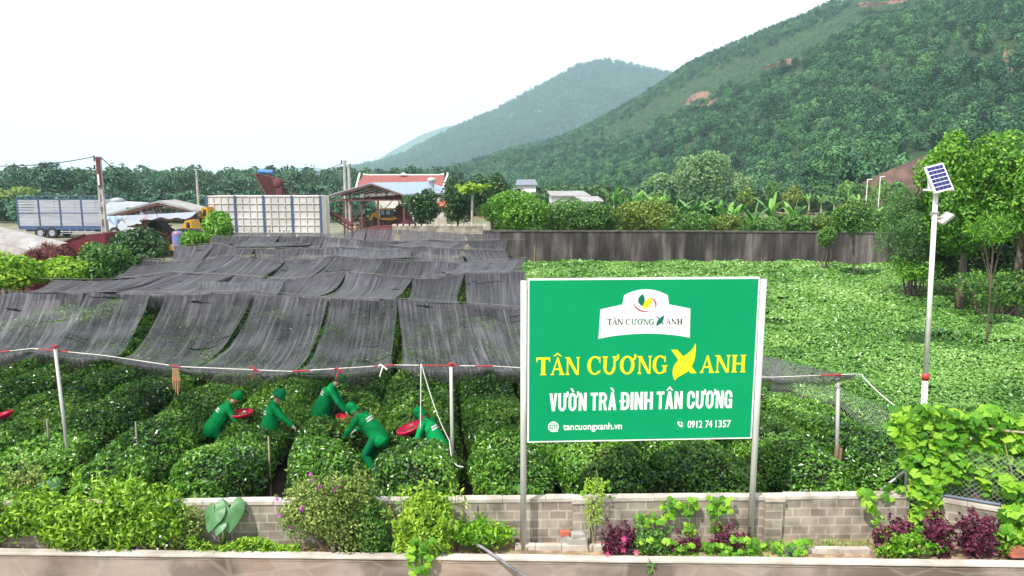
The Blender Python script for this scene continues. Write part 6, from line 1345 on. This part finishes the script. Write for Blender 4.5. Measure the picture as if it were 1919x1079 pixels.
# conveyor
def conveyor():
    Y = 61.; t = empty('conveyor', tuple(P(520, 420, Y))[:2] + (0,), 'tall rust red conveyor with blue covered head behind the white truck', 'conveyor')
    a, b = P(489, 330, Y), P(524, 372, Y - .3); b2 = P(560, 412, Y)
    q = MB(); M3 = lambda pts, y0, y1: None
    P4 = [P(478, 326, Y), P(508, 331, Y), P(527, 366, Y), P(540, 400, Y), P(512, 400, Y), P(500, 368, Y)]; f = [v + Vector((0, .0, 0)) for v in P4]; k_ = [v + Vector((0, 1.2, 0)) for v in P4]; n = 6
    q.add(f + k_, [tuple(range(n)), tuple(range(n, 2 * n))[::-1]] + [(i, i + n, (i + 1) % n + n, (i + 1) % n) for i in range(n)]); q.build('belt_housing', M['rust'], t)
    q = MB()
    for i in range(12): s_ = i / 11; q.beam(P(478, 326, Y - .04).lerp(P(500, 368, Y - .04), s_), P(508, 329, Y - .04).lerp(P(527, 366, Y - .04), s_), .05, .05)
    q.beam(P(478, 326, Y - .08), P(500, 368, Y - .08), .1, .1); q.beam(P(508, 329, Y - .08), P(527, 366, Y - .08), .1, .1); q.build('housing_ribs', M['redsteel'], t)
    c0, c1 = P(480, 321, Y - .1), P(507, 323, Y - .1); q = MB(); q.tube([c0 + Vector((0, .6, 0)), c1 + Vector((0, .6, 0))], .21, 14); q.build('head_cover', M['tarp'], t, smooth=False)
    q = MB(); 
    for px_ in (481, 506): q.beam(P(px_, 330, Y - .1), P(px_, 320, Y - .1), .05, .05)
    q.build('head_frame', M['rust'], t)
    q = MB(); m_ = P(521, 344, Y - .2); q.ell(m_, (.42, .4, .5)); q.box(m_ + Vector((.1, 0, -.6)), (.5, .5, .9)); q.build('motor', M['rust'], t)
    for dz in (0, -.35): q = MB(); q.beam(P(526, 348, Y) + Vector((0, 0, dz)), P(585, 378, Y + 1) + Vector((0, 0, dz)), .1, .08); q.build('arm_rail', M['rust'], t)
    q = MB()
    for i in range(9): p = P(526, 348, Y).lerp(P(585, 378, Y + 1), i / 8); p2 = P(526, 348, Y).lerp(P(585, 378, Y + 1), (i + 1) / 8 if i < 8 else 1); q.beam(p, p2 + Vector((0, 0, -.35)), .04, .04)
    q.build('arm_lattice', M['rust'], t)
    for px_ in (508, 538): p = P(px_, 395, Y + .5); q = MB(); q.beam((p.x, p.y, 0), p, .12, .12); q.build('leg', M['rust'], t)
conveyor()
# second, ground conveyor and heaps inside the blue roofed shed
def heap(name, label, px_, py_top, w_px, Y, m, cat='heap', dep=1.2, sc=.12, n=900, z0=0):
    c = P(px_, py_top, Y); W = w_px / ppm(Y) / 2; H_ = c.z - z0; r = np.random.default_rng(int(px_)); 
    C = r.normal(0, 1, (n, 3)); C[:, 2] = abs(C[:, 2]); C = vn(C) * [W, dep, H_] * (r.random((n, 1)) ** .15 * (.85 + .2 * r.random((n, 1)))); C += [c.x, Y, z0]
    V, Fc = scat_arr((np.array([(-.5, -.3, 0), (.5, -.25, .1), (.45, .3, -.05), (-.4, .3, .08), (0, 0, .3)]), np.array([(0, 1, 4), (1, 2, 4), (2, 3, 4), (3, 0, 4)])), C, C - [c.x, Y, z0 - .3], sc * r.uniform(.6, 1.6, n), r, .5)
    q = MB(); q.ell((c.x, Y, z0), (W * .92, dep * .92, H_ * .9), n=20, k=12); V2 = np.array(q.v); F2 = [f for f in q.f]
    ob = fast(name, np.concatenate([V2, V]), [np.array(F2), Fc + len(V2)], m); return tag(ob, label, cat)
heap('soil_heap', 'brown heap of raw material under the blue roofed shed', 700, 402, 90, 62, mat('brown clay heap', (.22, .12, .09), .95, (.12, .07, .05), 2), dep=3, sc=.3)
heap('soil_heap', 'taller reddish heap at the right end under the blue roofed shed', 752, 385, 60, 66, mat('reddish heap', (.26, .12, .1), .95, (.14, .07, .06), 2), dep=3, sc=.3)
M['scrap'] = mat('dark red shavings', (.16, .05, .04), .9, (.07, .025, .02), 4)
def scrap():
    r = np.random.default_rng(3); n = 4200; c = [P(88, 456, 36), P(62, 468, 35.5), P(115, 462, 35.5)]; parts = []
    for cc, (W, H_) in zip(c, ((1.0, None), (.75, None), (.6, None))):
        k = n // 3; C = r.normal(0, 1, (k, 3)); C[:, 2] = abs(C[:, 2]); C = vn(C) * [W, .9, cc.z] * r.uniform(.86, 1.03, (k, 1)); parts.append(C + [cc.x, cc.y, 0])
    C = np.concatenate(parts); o = scat_arr((np.array([(-.5, -.06, 0), (.5, -.04, .2), (.5, .06, .2), (-.5, .06, 0)]), np.array([(0, 1, 2), (0, 2, 3)])), C, r.normal(0, 1, (len(C), 3)) + [0, -.5, 1], .3, r, .6)
    q = MB(); [q.ell((cc.x, cc.y, 0), (W * .92, .8, cc.z * .95), n=18, k=12) for cc, W in zip(c, (1., .75, .6))]
    ob = fast('scrap_heap', np.concatenate([np.array(q.v), o[0]]), [np.array(q.f), o[1] + len(q.v)], M['scrap']); tag(ob, 'heap of dark red brown curled shavings behind the left shrubs', 'heap')
scrap()
# red dump body lying in the yard
q = MB(); a, b = P(112, 455, 40), P(196, 440, 40); M3 = Matrix(((1, 0, 0, 0), (0, 0, 1, 0), (0, 1, 0, 0), (0, 0, 0, 1)))
t = empty('dump_body', ((a.x + b.x) / 2, 40, 0), 'dark red steel dump body lying behind the first utility pole', 'dump body')
q.prism([(a.x + .6, .9), (b.x, .9), (b.x, b.z + .1), (b.x - 1.1, b.z), (a.x, b.z - .45)], 40, 42, M3); q.build('side', M['redp'] if 'redp' in M else mat('dump red', (.13, .012, .02), .6, (.09, .01, .015), 2), t)
q = MB(); q.beam((a.x + .1, 39.97, b.z - .42), (b.x - 1.1, 39.97, b.z + .04), .08, .06); q.beam((a.x + .5, 39.97, 1.35), (b.x - .8, 39.97, 1.4), .06, .08); q.build('rim_rail', M['rust'], t)
# long white sheet roof lower left
def lowroof():
    t = empty('low_shed', (P(20, 440, 41).x, 41, 0), 'low shed with long sloping white corrugated roof cut off by the left edge', 'shed')
    a, b = P(-60, 424, 42), P(98, 462, 38.5); n = 60; q = MB(); vs = []
    for i in range(n + 1):
        p = a.lerp(b, i / n); c = .02 * (i % 2)
        vs += [p + Vector((0, 0, c)), p + Vector((-.6, 0, -.38 + c)), p + Vector((.1, 1.2, .1 + c))]
    q.add(vs, [(3 * i, 3 * i + 3, 3 * i + 5, 3 * i + 2) for i in range(n)] + [(3 * i + 1, 3 * i + 4, 3 * i + 3, 3 * i) for i in range(n)]); q.build('roof', M['sheet'], t)
    q = MB(); q.add([a + Vector((-.6, .02, -.37)), b + Vector((-.6, .02, -.37)), Vector((b.x - .6, b.y, 0)), Vector((a.x - .6, a.y, 0))], [(0, 1, 2, 3)]); q.build('wall', M['concrete'], t)
lowroof()
# yellow black excavator cab in the blue roofed shed
def loader2():
    Y = 58.; a = P(712, 412, Y); t = empty('excavator', (P(723, 410, Y).x, Y, 0), 'small yellow and dark excavator working under the blue roofed shed', 'excavator'); X = lambda px_: P(px_, 400, Y).x; Z = lambda py_: P(720, py_, Y).z
    q = MB(); box(q, X(712), X(733), Y, Y + 1.5, Z(408), Z(393)); q.build('cab', M['dark'], t); q = MB(); box(q, X(714), X(720), Y - .02, Y - .005, Z(402), Z(394)); box(q, X(724), X(731), Y - .02, Y - .005, Z(402), Z(394)); q.build('window', mat('pale glass', (.25, .35, .4), .1), t)
    q = MB(); box(q, X(711), X(734), Y - .05, Y + 1.55, Z(393), Z(391.6)); box(q, X(713), X(737), Y, Y + 1.5, Z(412), Z(408)); q.build('body', M['yellow'], t)
    q = MB(); q.beam(P(712, 409, Y - .1), P(700, 400, Y - .1), .2, .25); q.beam(P(700, 400, Y - .1), P(694, 412, Y - .1), .15, .2); q.build('arm', M['yellow'], t)
    q = MB(); box(q, X(704), X(741), Y - .1, Y + .4, 0.0, .7); box(q, X(704), X(741), Y + 1.1, Y + 1.6, 0, .7); q.build('track', M['rubber'], t)
loader2()
q = MB(); a, b = P(622, 398, 55), P(660, 422, 54); q.beam(a, b, .5, .12); q.beam(a + Vector((0, -.3, -.35)), b + Vector((0, -.3, -.35)), .08, .08)
for i in range(6): p = a.lerp(b, i / 5); q.beam(p + Vector((0, -.28, 0)), p + Vector((.15, -.28, -.38)), .05, .05)
tag(q.build('ground_conveyor', M['rust']), 'low rust red conveyor sloping down beside the white truck tail', 'conveyor')
q = MB(); q.prism([(P(690, 418, 53).x, 1.2), (P(760, 418, 53).x, 1.2), (P(760, 410, 53).x, 2.5), (P(745, 410, 53).x, 2.1), (P(690, 416, 53).x, 1.95)], 53, 54.2, M3); tag(q.build('red_hopper', mat('hopper red', (.15, .03, .035), .6)), 'long dark red hopper in front of the blue roofed shed', 'hopper')
# blue barrels heap by the log pile
q = MB(); p = P(333, 443, 46); q.lathe([(.001, .35), (.25, .33), (.34, .2), (.34, -.6), (.3, -.9)], (p.x, 46, max(p.z, .95)), 14); tag(q.build('blue_drum', mat('drum', (.08, .2, .5), .5, (.3, .1, .08), 1.2)), 'blue topped drum standing before the log pile', 'drum')
# ---------------------------------------------------------------- utility poles and cables
def upole(label, px_, pyt, Y, w0, w1, extra=None, mats='concrete', double=0):
    tp = P(px_, pyt, Y); t = empty('utility_pole', (tp.x, Y, 0), label, 'utility pole', 'utility poles'); q = MB()
    for k in range(1 + double):
        dx = .35 * k
        if mats == 'h':
            for s in (-1, 1): q.beam((tp.x + s * w0 * .36, Y, 0), (tp.x + s * w1 * .36, Y, tp.z), w0 * .28, w0 * .5, (0, 1, 0))
            z = .2
            while z < tp.z: q.box((tp.x, Y, z), (w0 * .5, w0 * .4, .3)); z += .75 if z < tp.z * .6 else .31
        else: q.tube([(tp.x + dx, Y, -.1), (tp.x + dx, Y, tp.z - dx * .8)], [w0, w1], 10)
    q.build('shaft', M['concrete'] if mats != 'r' else M['redsteel'], t)
    q = MB(); q.box((tp.x, Y, tp.z - .15), (.5, .08, .06)); q.tube([(tp.x - .22, Y - .05, tp.z - .3), (tp.x - .22, Y - .05, tp.z + .05)], .045, 7); q.tube([(tp.x - .25, Y - .05, tp.z - .75), (tp.x - .25, Y - .05, tp.z - .5)], .05, 7); q.build('insulator', M['dark'], t)
    if extra: extra(t, tp, Y)
    return tp
def pole1x(t, tp, Y):
    z0, z1 = P(183, 350, Y).z, P(183, 294, Y).z
    q = MB(); q.beam((tp.x + .02, Y - .14, z0), (tp.x + .02, Y - .14, z1), .2, .05, (0, 1, 0)); q.build('rusty_plate', M['rust'], t)
    q = MB(); q.beam((tp.x, Y - .18, z0 + .1), (tp.x, Y - .18, z0 + .75), .1, .02, (0, 1, 0)); q.build('number_plate', M['swhite'], t)
p1 = upole('nearest utility pole with rusty upper part standing left of the open shed', 184, 293, 44, .36, .22, pole1x, 'h')
p2 = upole('thin grey utility pole behind the right end of the open shed', 368, 320, 72, .14, .1)
p3 = upole('double utility pole standing left of the blue roofed shed', 645, 300, 60, .16, .11, None, 'c', 1)
M['cable'] = mat('black cable', (.03, .03, .03), .6)
cab = lambda a, b, s, r, l: rope(sagline(a, b, s, 20), l, r, 'power_cable', M['cable'], 'cable')
cab(P(-60, 309, 40), p1 + Vector((-.2, 0, 0)), .25, .026, 'cable running from the left edge to the top of the nearest utility pole')
cab(p1 + Vector((.1, 0, 0)), p2 + Vector((0, 0, -.5)), 1.9, .032, 'cable sagging deep from the nearest utility pole to the thin grey one')
cab(P(-60, 328, 70), p2 + Vector((0, 0, -1.8)), 1.0, .032, 'low cable crossing behind the blue railed truck to the thin grey pole')
cab(p2, p3 + Vector((0, 0, -.2)), 1.3, .03, 'upper cable sagging from the thin grey pole to the double pole')
cab(p2 + Vector((0, 0, -.3)), p3 + Vector((0, 0, -.5)), 1.6, .03, 'second cable just below the upper one at the double pole')
cab(p2 + Vector((0, 0, -1.8)), p3 + Vector((0, 0, -2)), 1.2, .035, 'lowest thick cable between the thin grey pole and the double pole')
# two small lamps by the red cut
for px_, pyt, pyb, Y, l in ((1626, 336, 372, 96, 'small white lamp post before the red cut slope, the left one'), (1650, 331, 376, 98, 'small white lamp post before the red cut slope, the right one')):
    tp = P(px_, pyt, Y); t = empty('lamp_post', (tp.x, Y, 0), l, 'lamp post'); q = MB(); q.tube([(tp.x, Y, 0), tp], .05, 6); q.build('pole', M['white'], t); q = MB(); q.box(tp + Vector((.3, 0, .02)), (.6, .25, .08), Matrix.Rotation(-.15, 3, 'Y')); q.build('lamp_head', M['white'], t)
# ================================================================ people
M['skin'] = mat('skin', (.5, .3, .2), .55, (.44, .25, .17), 12)
M['cloth'] = mat('green work cloth', (.0, .27, .07), .8, (.0, .2, .055), 5, bump=.6, bscale=9, spec=.15)
M['clothd'] = mat('green trouser cloth', (.0, .17, .06), .85, (.0, .13, .045), 5, bump=.6, bscale=9, spec=.15)
M['glove'] = mat('white glove', (.72, .7, .68), .8)
M['hair'] = mat('black hair', (.015, .012, .01), .6)
M['pink'] = mat('pink plastic', (.72, .015, .09), .35, (.65, .012, .08), 4)
M['redpl'] = mat('red plastic', (.68, .012, .03), .35, (.6, .01, .03), 4)
M['tealeaves'] = leafmat('picked tea', (.05, .1, .02), (.12, .2, .04), (.3, .3, .1), .5, .1)
def fuse(q, name, m, parent, vox=.012):
    tmp = q.build('tmp', m); md = tmp.modifiers.new('r', 'REMESH'); md.mode = 'VOXEL'; md.voxel_size = vox
    s = tmp.modifiers.new('s', 'SMOOTH'); s.factor = .5; s.iterations = 3
    bpy.context.view_layer.update(); me = bpy.data.meshes.new_from_object(tmp.evaluated_get(bpy.context.evaluated_depsgraph_get())); old = tmp.data
    bpy.data.objects.remove(tmp); bpy.data.meshes.remove(old); me.name = name; me.materials.clear(); me.materials.append(m); me.polygons.foreach_set('use_smooth', [True] * len(me.polygons)); me.update()
    o = bpy.data.objects.new(name, me); COL.objects.link(o)
    if parent: attach(o, parent)
    return o
def ik(a, b, l1, l2, hint):
    d = b - a; L = min(d.length, (l1 + l2) * .995); dn = d.normalized(); x = (l1 * l1 - l2 * l2 + L * L) / (2 * L); h = math.sqrt(max(l1 * l1 - x * x, 0)); hp = (hint - dn * hint.dot(dn)).normalized()
    return a + dn * x + hp * h, a + dn * L
def hand(q, wrist, d, side, up, curl=.5, vs=1.):
    "palm, four bent fingers of different lengths, thumb from the side; side = toward the thumb"
    d = d.normalized(); side = (side - d * side.dot(d)).normalized(); n = d.cross(side) * (1 if up else -1); n = n.normalized()
    pe = wrist + d * .085 * vs; q.caps(wrist, wrist + d * .03, .024 * vs, .026 * vs, 8)
    for s in (-.028, -.01, .01, .028): q.caps(wrist + d * .02 + side * s * .7, pe + side * s, .014 * vs, .013 * vs, 8)
    for s, L in ((.03, .068), (.011, .078), (-.009, .073), (-.028, .057)):
        p = pe + side * s; dd = d.copy(); r = .0105 * vs
        for k in range(3):
            dd = (dd * math.cos(curl * .55) + n * math.sin(curl * .55)).normalized(); e = p + dd * L * vs * (.42, .32, .26)[k]; q.caps(p, e, r, r * .92, 7); p = e; r *= .92
    p = wrist + d * .03 + side * .025; dd = (d * .6 + side * .75 + n * .25).normalized(); e = p + dd * .04 * vs; q.caps(p, e, .014 * vs, .012 * vs, 7); dd = (d * .9 + side * .15 + n * .4).normalized(); q.caps(e, e + dd * .035 * vs, .012 * vs, .01 * vs, 7)
def person(label, x, y, yaw, bend, hl, hr, headpitch=0., hat='cap', sc=1., hipz=.84, feet=((.05, .13), (-.12, -.12)), twist=0.):
    "yaw: direction faced (0 = +x); hl, hr hand positions in the person's frame (x ahead, y left, z up)"
    R = Matrix.Rotation(yaw, 4, 'Z'); T = Matrix.Translation((x, y, 0)) @ R @ Matrix.Scale(sc, 4); W = lambda v: (T @ Vector(v))
    t = empty('person', (x, y, 0), label, 'person'); V = Vector
    hip = V((-.12 * math.sin(bend), 0, hipz)); sd_ = V((math.sin(bend), 0, math.cos(bend))); fw = V((math.cos(bend), 0, -math.sin(bend)))
    waist = hip + sd_ * .16; b2 = bend * 1.08; s2 = V((math.sin(b2), 0, math.cos(b2))); chest = waist + s2 * .19; neck = chest + s2 * .17; ha = b2 + headpitch; hs = V((math.sin(ha), 0, math.cos(ha))); hf = V((math.cos(ha), 0, -math.sin(ha)))
    base = neck + s2 * .06; head = base + hs * .15 + hf * .02
    tw = Matrix.Rotation(twist, 3, s2)
    shl = neck - s2 * .035 + tw @ V((0, .175, 0)); shr = neck - s2 * .035 + tw @ V((0, -.175, 0))
    hl, hr = V(hl), V(hr); el, hl = ik(shl, hl, .27, .25, V((-.35, .6, -.6))); er, hr = ik(shr, hr, .27, .25, V((-.35, -.6, -.6)))
    legs = []
    for s, (fx, fy) in zip((1, -1), feet):
        h0 = hip + V((0, .085 * s, -.03)); an = V((fx, fy, .08)); kn, an = ik(h0, an, .42, .42, V((1, .1 * s, 0))); legs.append((h0, kn, an))
    # ---- body: one continuous surface
    q = MB(); C = lambda a, b, ra, rb: q.caps(W(a), W(b), ra * sc, rb * sc)
    RM = (R.to_3x3() @ Matrix((hf, V((0, 1, 0)), hs)).transposed())
    q.ell(W(head), (.088 * sc, .074 * sc, .108 * sc), RM, 16, 12); q.ell(W(head - hs * .055 + hf * .025), (.06 * sc, .052 * sc, .055 * sc), RM)      # skull, jaw
    C(head + hf * .083 - hs * .005, head + hf * .1 - hs * .028, .012, .016)                                    # nose
    for s in (1, -1):
        q.ell(W(head + V((0, .077 * s, 0)) - hs * .01), (.018 * sc, .012 * sc, .03 * sc), RM)                   # ears
        C(head + hf * .078 + V((0, .02 * s, 0)) + hs * .018, head + hf * .07 + V((0, .045 * s, 0)) + hs * .02, .011, .01)  # brows
    C(head + hf * .078 - hs * .055 + V((0, .016, 0)), head + hf * .078 - hs * .055 - V((0, .016, 0)), .009, .009)      # mouth
    C(neck - s2 * .02, head - hs * .06, .052, .048)
    q.ell(W(chest), (.105 * sc, .155 * sc, .17 * sc), R.to_3x3() @ Matrix((fw, V((0, 1, 0)), sd_)).transposed()); C(hip, chest, .125, .12); q.ell(W(hip), (.12 * sc, .155 * sc, .12 * sc), R.to_3x3())
    C(shl, shr, .06, .06)
    for a, e, h in ((shl, el, hl), (shr, er, hr)): C(a, e, .047, .036); C(e, h, .036, .026)
    for h0, kn, an in legs: C(h0, kn, .078, .052); C(kn, an, .052, .036); C(an, an + V((.14, 0, -.035)), .036, .03); C(an, an + V((-.04, 0, -.03)), .034, .03)
    fuse(q, 'body', M['skin'], t, .011)
    # eyes
    q = MB()
    for s in (1, -1): q.ell(W(head + hf * .078 + V((0, .03 * s, 0)) + hs * .004), (.01, .012, .008), RM, 8, 6)
    q.build('eyes', M['hair'], t, smooth=True)
    # ---- jacket
    q = MB(); q.ell(W(chest + s2 * .02 - fw * .01), (.125 * sc, .18 * sc, .155 * sc), R.to_3x3() @ Matrix((fw, V((0, 1, 0)), s2)).transposed(), 18, 12)
    C(hip + sd_ * .02, chest, .175, .155); C(hip - sd_ * .1, hip + sd_ * .05, .185, .175); C(shl - V((0, .01, 0)), shr + V((0, .01, 0)), .07, .07); C(neck - s2 * .03, neck + s2 * .03, .075, .06)
    for a, e, h in ((shl, el, hl), (shr, er, hr)):
        C(a, e, .07, .058); C(e, e.lerp(h, .93), .058, .046); m_ = a.lerp(e, .5); C(m_, m_ + V((0, 0, -.03)), .07, .05); C(e, e + V((0, 0, -.025)), .064, .05)
    # folds
    rj = random.Random(int(x * 100)); 
    for k in range(4): a = hip + sd_ * rj.uniform(-.05, .4) + V((0, rj.uniform(-.12, .12), 0)) - fw * .13; C(a, a + sd_ * .06 + V((0, rj.uniform(-.06, .06), 0)), .03, .02)
    jk = fuse(q, 'jacket', M['cloth'], t, .013)
    # trousers
    q = MB(); q.ell(W(hip - V((0, 0, .03))), (.15 * sc, .175 * sc, .15 * sc), R.to_3x3())
    for h0, kn, an in legs: C(h0, kn, .108, .084); C(kn, an + V((0, 0, .02)), .084, .075); C(kn, kn + V((.03, 0, -.03)), .08, .07)
    fuse(q, 'trousers', M['clothd'], t, .014)
    q = MB()
    for h0, kn, an in legs: C(an + V((-.05, 0, -.03)), an + V((.15, 0, -.035)), .05, .042)
    q.build('boots', M['rubber'], t, smooth=True)
    # gloves with separate fingers
    for a, e, h, s in ((shl, el, hl, -1), (shr, er, hr, 1)):
        q = MB(); d = (h - e).normalized(); d = (d + V((.2, 0, -.25))).normalized()
        hand(q, V((0, 0, 0)), d, V((0, s * 1.0, .25)), s < 0, .8); q.caps(-d * .05, d * .02, .036, .032, 8)
        q.v = [tuple(W(V(v) + h)) for v in q.v]; fuse(q, 'glove', M['glove'], t, .0055)
    # hair at the nape, under the hat
    q = MB(); q.ell(W(head - hf * .02 - hs * .0), (.086 * sc, .08 * sc, .09 * sc), RM, 14, 10); q.build('hair', M['hair'], t, smooth=True)
    # hat
    HM = RM; q = MB(); hc = W(head + hs * .03 - hf * .004)
    if hat == 'brim':
        q.lathe([(.001, .115), (.06, .112), (.092, .09), (.103, .03), (.108, .0), (.15, -.03), (.172, -.055), (.168, -.058), (.145, -.035), (.103, -.005)], hc, 24, HM @ Matrix.Scale(sc, 3)); ht = q.build('hat', M['clothd'], t, smooth=True)
    else:
        q.lathe([(.001, .112), (.05, .107), (.088, .08), (.107, .03), (.11, -.01), (.112, -.035), (.104, -.036), (.1, -.01)], hc, 22, HM @ Matrix.Scale(sc, 3)); ht = q.build('hat', M['cloth'], t, smooth=True)
        q = MB(); vs = []; n = 10
        for i in range(n + 1):
            a = math.radians(-62 + 124 * i / n); vs += [V((.1 * math.cos(a), .1 * math.sin(a), -.02)), V((.1 * math.cos(a) + .075 * math.cos(a) ** 1.5 if math.cos(a) > 0 else 0, .105 * math.sin(a), -.045))]
        q.add([HM @ (v * sc) + hc for v in vs], [(2 * i, 2 * i + 1, 2 * i + 3, 2 * i + 2) for i in range(n)]); q.build('peak', M['cloth'], ht, smooth=True)
        q = MB(); vs = []; n = 14; fl = .8 if hat == 'flap' else .35
        for i in range(n + 1):
            a = math.radians(75 + 210 * i / n); r0 = .106
            for k, (rr_, z) in enumerate(((r0, -.02), (r0 + .006, -.02 - .06 * fl), (r0 + .012 + .012 * math.sin(i * 1.7), -.02 - .13 * fl))): vs.append(V((rr_ * math.cos(a), rr_ * math.sin(a), z)))
        q.add([HM @ (v * sc) + hc for v in vs], [(3 * i + j, 3 * i + 3 + j, 3 * i + 4 + j, 3 * i + 1 + j) for i in range(n) for j in (0, 1)]); q.build('neck_flap', M['cloth'], ht, smooth=True)
    # two white stripes of lettering across the upper back, laid on the jacket surface
    me = jk.data; bvh = BVHTree.FromPolygons([v.co.copy() for v in me.vertices], [tuple(p.vertices) for p in me.polygons])
    for zz, w_, hh in ((.36, .1, .014), (.31, .11, .016)):
        n = 15; vs = []; bk = -(R.to_3x3() @ fw)
        for i in range(n):
            yy = -w_ + 2 * w_ * i / (n - 1)
            for dz in (-hh, hh):
                o = W(hip + sd_ * (zz + dz) + V((0, yy, 0)) - fw * .6); h_, nn, _, _ = bvh.ray_cast(o, -bk); vs.append((h_ if h_ is not None else W(chest)) + bk * .004)
        q = MB(); q.add(vs, [(2 * i, 2 * i + 2, 2 * i + 3, 2 * i + 1) for i in range(n - 1)]); q.build('back_stripe', M['glove'], t)
    return t, W, hl, hr
def basket(label, c, r, tilt, m, contents=False, yaw=0.):
    t = empty('basket', tuple(c), label, 'basket', 'round plastic harvest baskets'); MM = Matrix.Rotation(yaw, 3, 'Z') @ Matrix.Rotation(tilt, 3, 'Y'); h = r * .42; q = MB(); n = 40
    q.lathe([(.001, -h), (r * .5, -h), (r * .72, -h * .75), (r * .92, -.02), (r * .97, 0), (r * 1.02, .004), (r * 1.02, -.012), (r * .96, -.022), (r * .74, -h * .82), (r * .5, -h * 1.06), (.001, -h * 1.06)], c, n, MM); q.build('bowl', m, t, smooth=True)
    q = MB()
    for i in range(36): a = i * math.pi / 18; q.tube([Vector(c) + MM @ Vector((rr_ * math.cos(a), rr_ * math.sin(a), z)) for rr_, z in ((r * .52, -h * 1.05), (r * .75, -h * .84), (r * .955, -.03))], .0035, 4, cap=False)
    q.build('rib', m, t)
    q = MB(); q.lathe([(r * 1.03, -.018), (r * 1.05, .0), (r * 1.03, .014), (r * .97, .01)], c, n, MM); q.build('rim', m, t, smooth=True)
    if contents:
        k = 160; rg = np.random.default_rng(4); a = rg.random(k) * 6.28; rr_ = r * .6 * np.sqrt(rg.random(k)); C = np.array([list(Vector(c) + MM @ Vector((rr_[i] * math.cos(a[i]), rr_[i] * math.sin(a[i]), -h * .85 + .05 * rg.random()))) for i in range(k)]); tag(scatter('picked_leaves', T_LEAF, C, np.tile([0, 0, 1.], (k, 1)), .05, M['tealeaves'], rg), 'freshly picked tea leaves lying in the ' + ('pink' if m is M['pink'] else 'red') + ' basket beside ' + contents, 'tea leaves')
    return t
D = math.radians
def at_(px_, py_, z): p = G(px_, py_, z); return p.x, p.y
# leftmost worker: leaning right, both hands at the pink basket
x, y = at_(408, 790, .85); person('leftmost worker in green, leaning right over a pink basket, cap with neck flap', x, y, D(22), D(34), (.46, .1, .86), (.5, -.2, .82), .15, 'cap', .93)
c = G(452, 773, 1.02); basket('pink basket held by the leftmost worker', c, .21, D(-4), M['pink'], 'the leftmost worker')
x, y = at_(506, 795, .85); person('worker in green with dark brimmed hat standing almost upright, arm reaching down right', x, y, D(20), D(12), (.4, .0, .86), (.5, -.3, .84), .45, 'brim', .93)
x, y = at_(607, 764, .85); person('worker in green stooping furthest back, arms reaching down to the right', x, y, D(12), D(26), (.45, .1, .76), (.5, -.24, .72), .35, 'cap', .99)
c = G(646, 783, .88); basket('red basket between the two stooping workers, half hidden', c, .17, D(18), M['redpl'])
x, y = at_(700, 812, .82); person('worker in green bending far over to the left beside the dark gap', x, y, D(160), D(46), (.6, .2, .72), (.45, -.1, .84), -.1, 'flap', .95, feet=((-.06, .09), (-.12, -.09)))
x, y = at_(817, 826, .82); person('rightmost worker in green crouching to the left before the middle pole', x, y, D(152), D(32), (.42, .28, .84), (.4, -.1, .92), .2, 'flap', .91, feet=((.02, .1), (-.1, -.1)))
c = G(768, 800, .98); basket('large pink basket held by the rightmost worker', c, .25, D(-20), M['pink'], 'the rightmost worker')
c = G(2, 776, .95); basket('pink basket cut off by the left edge of the picture', c, .2, D(-14), M['pink'])
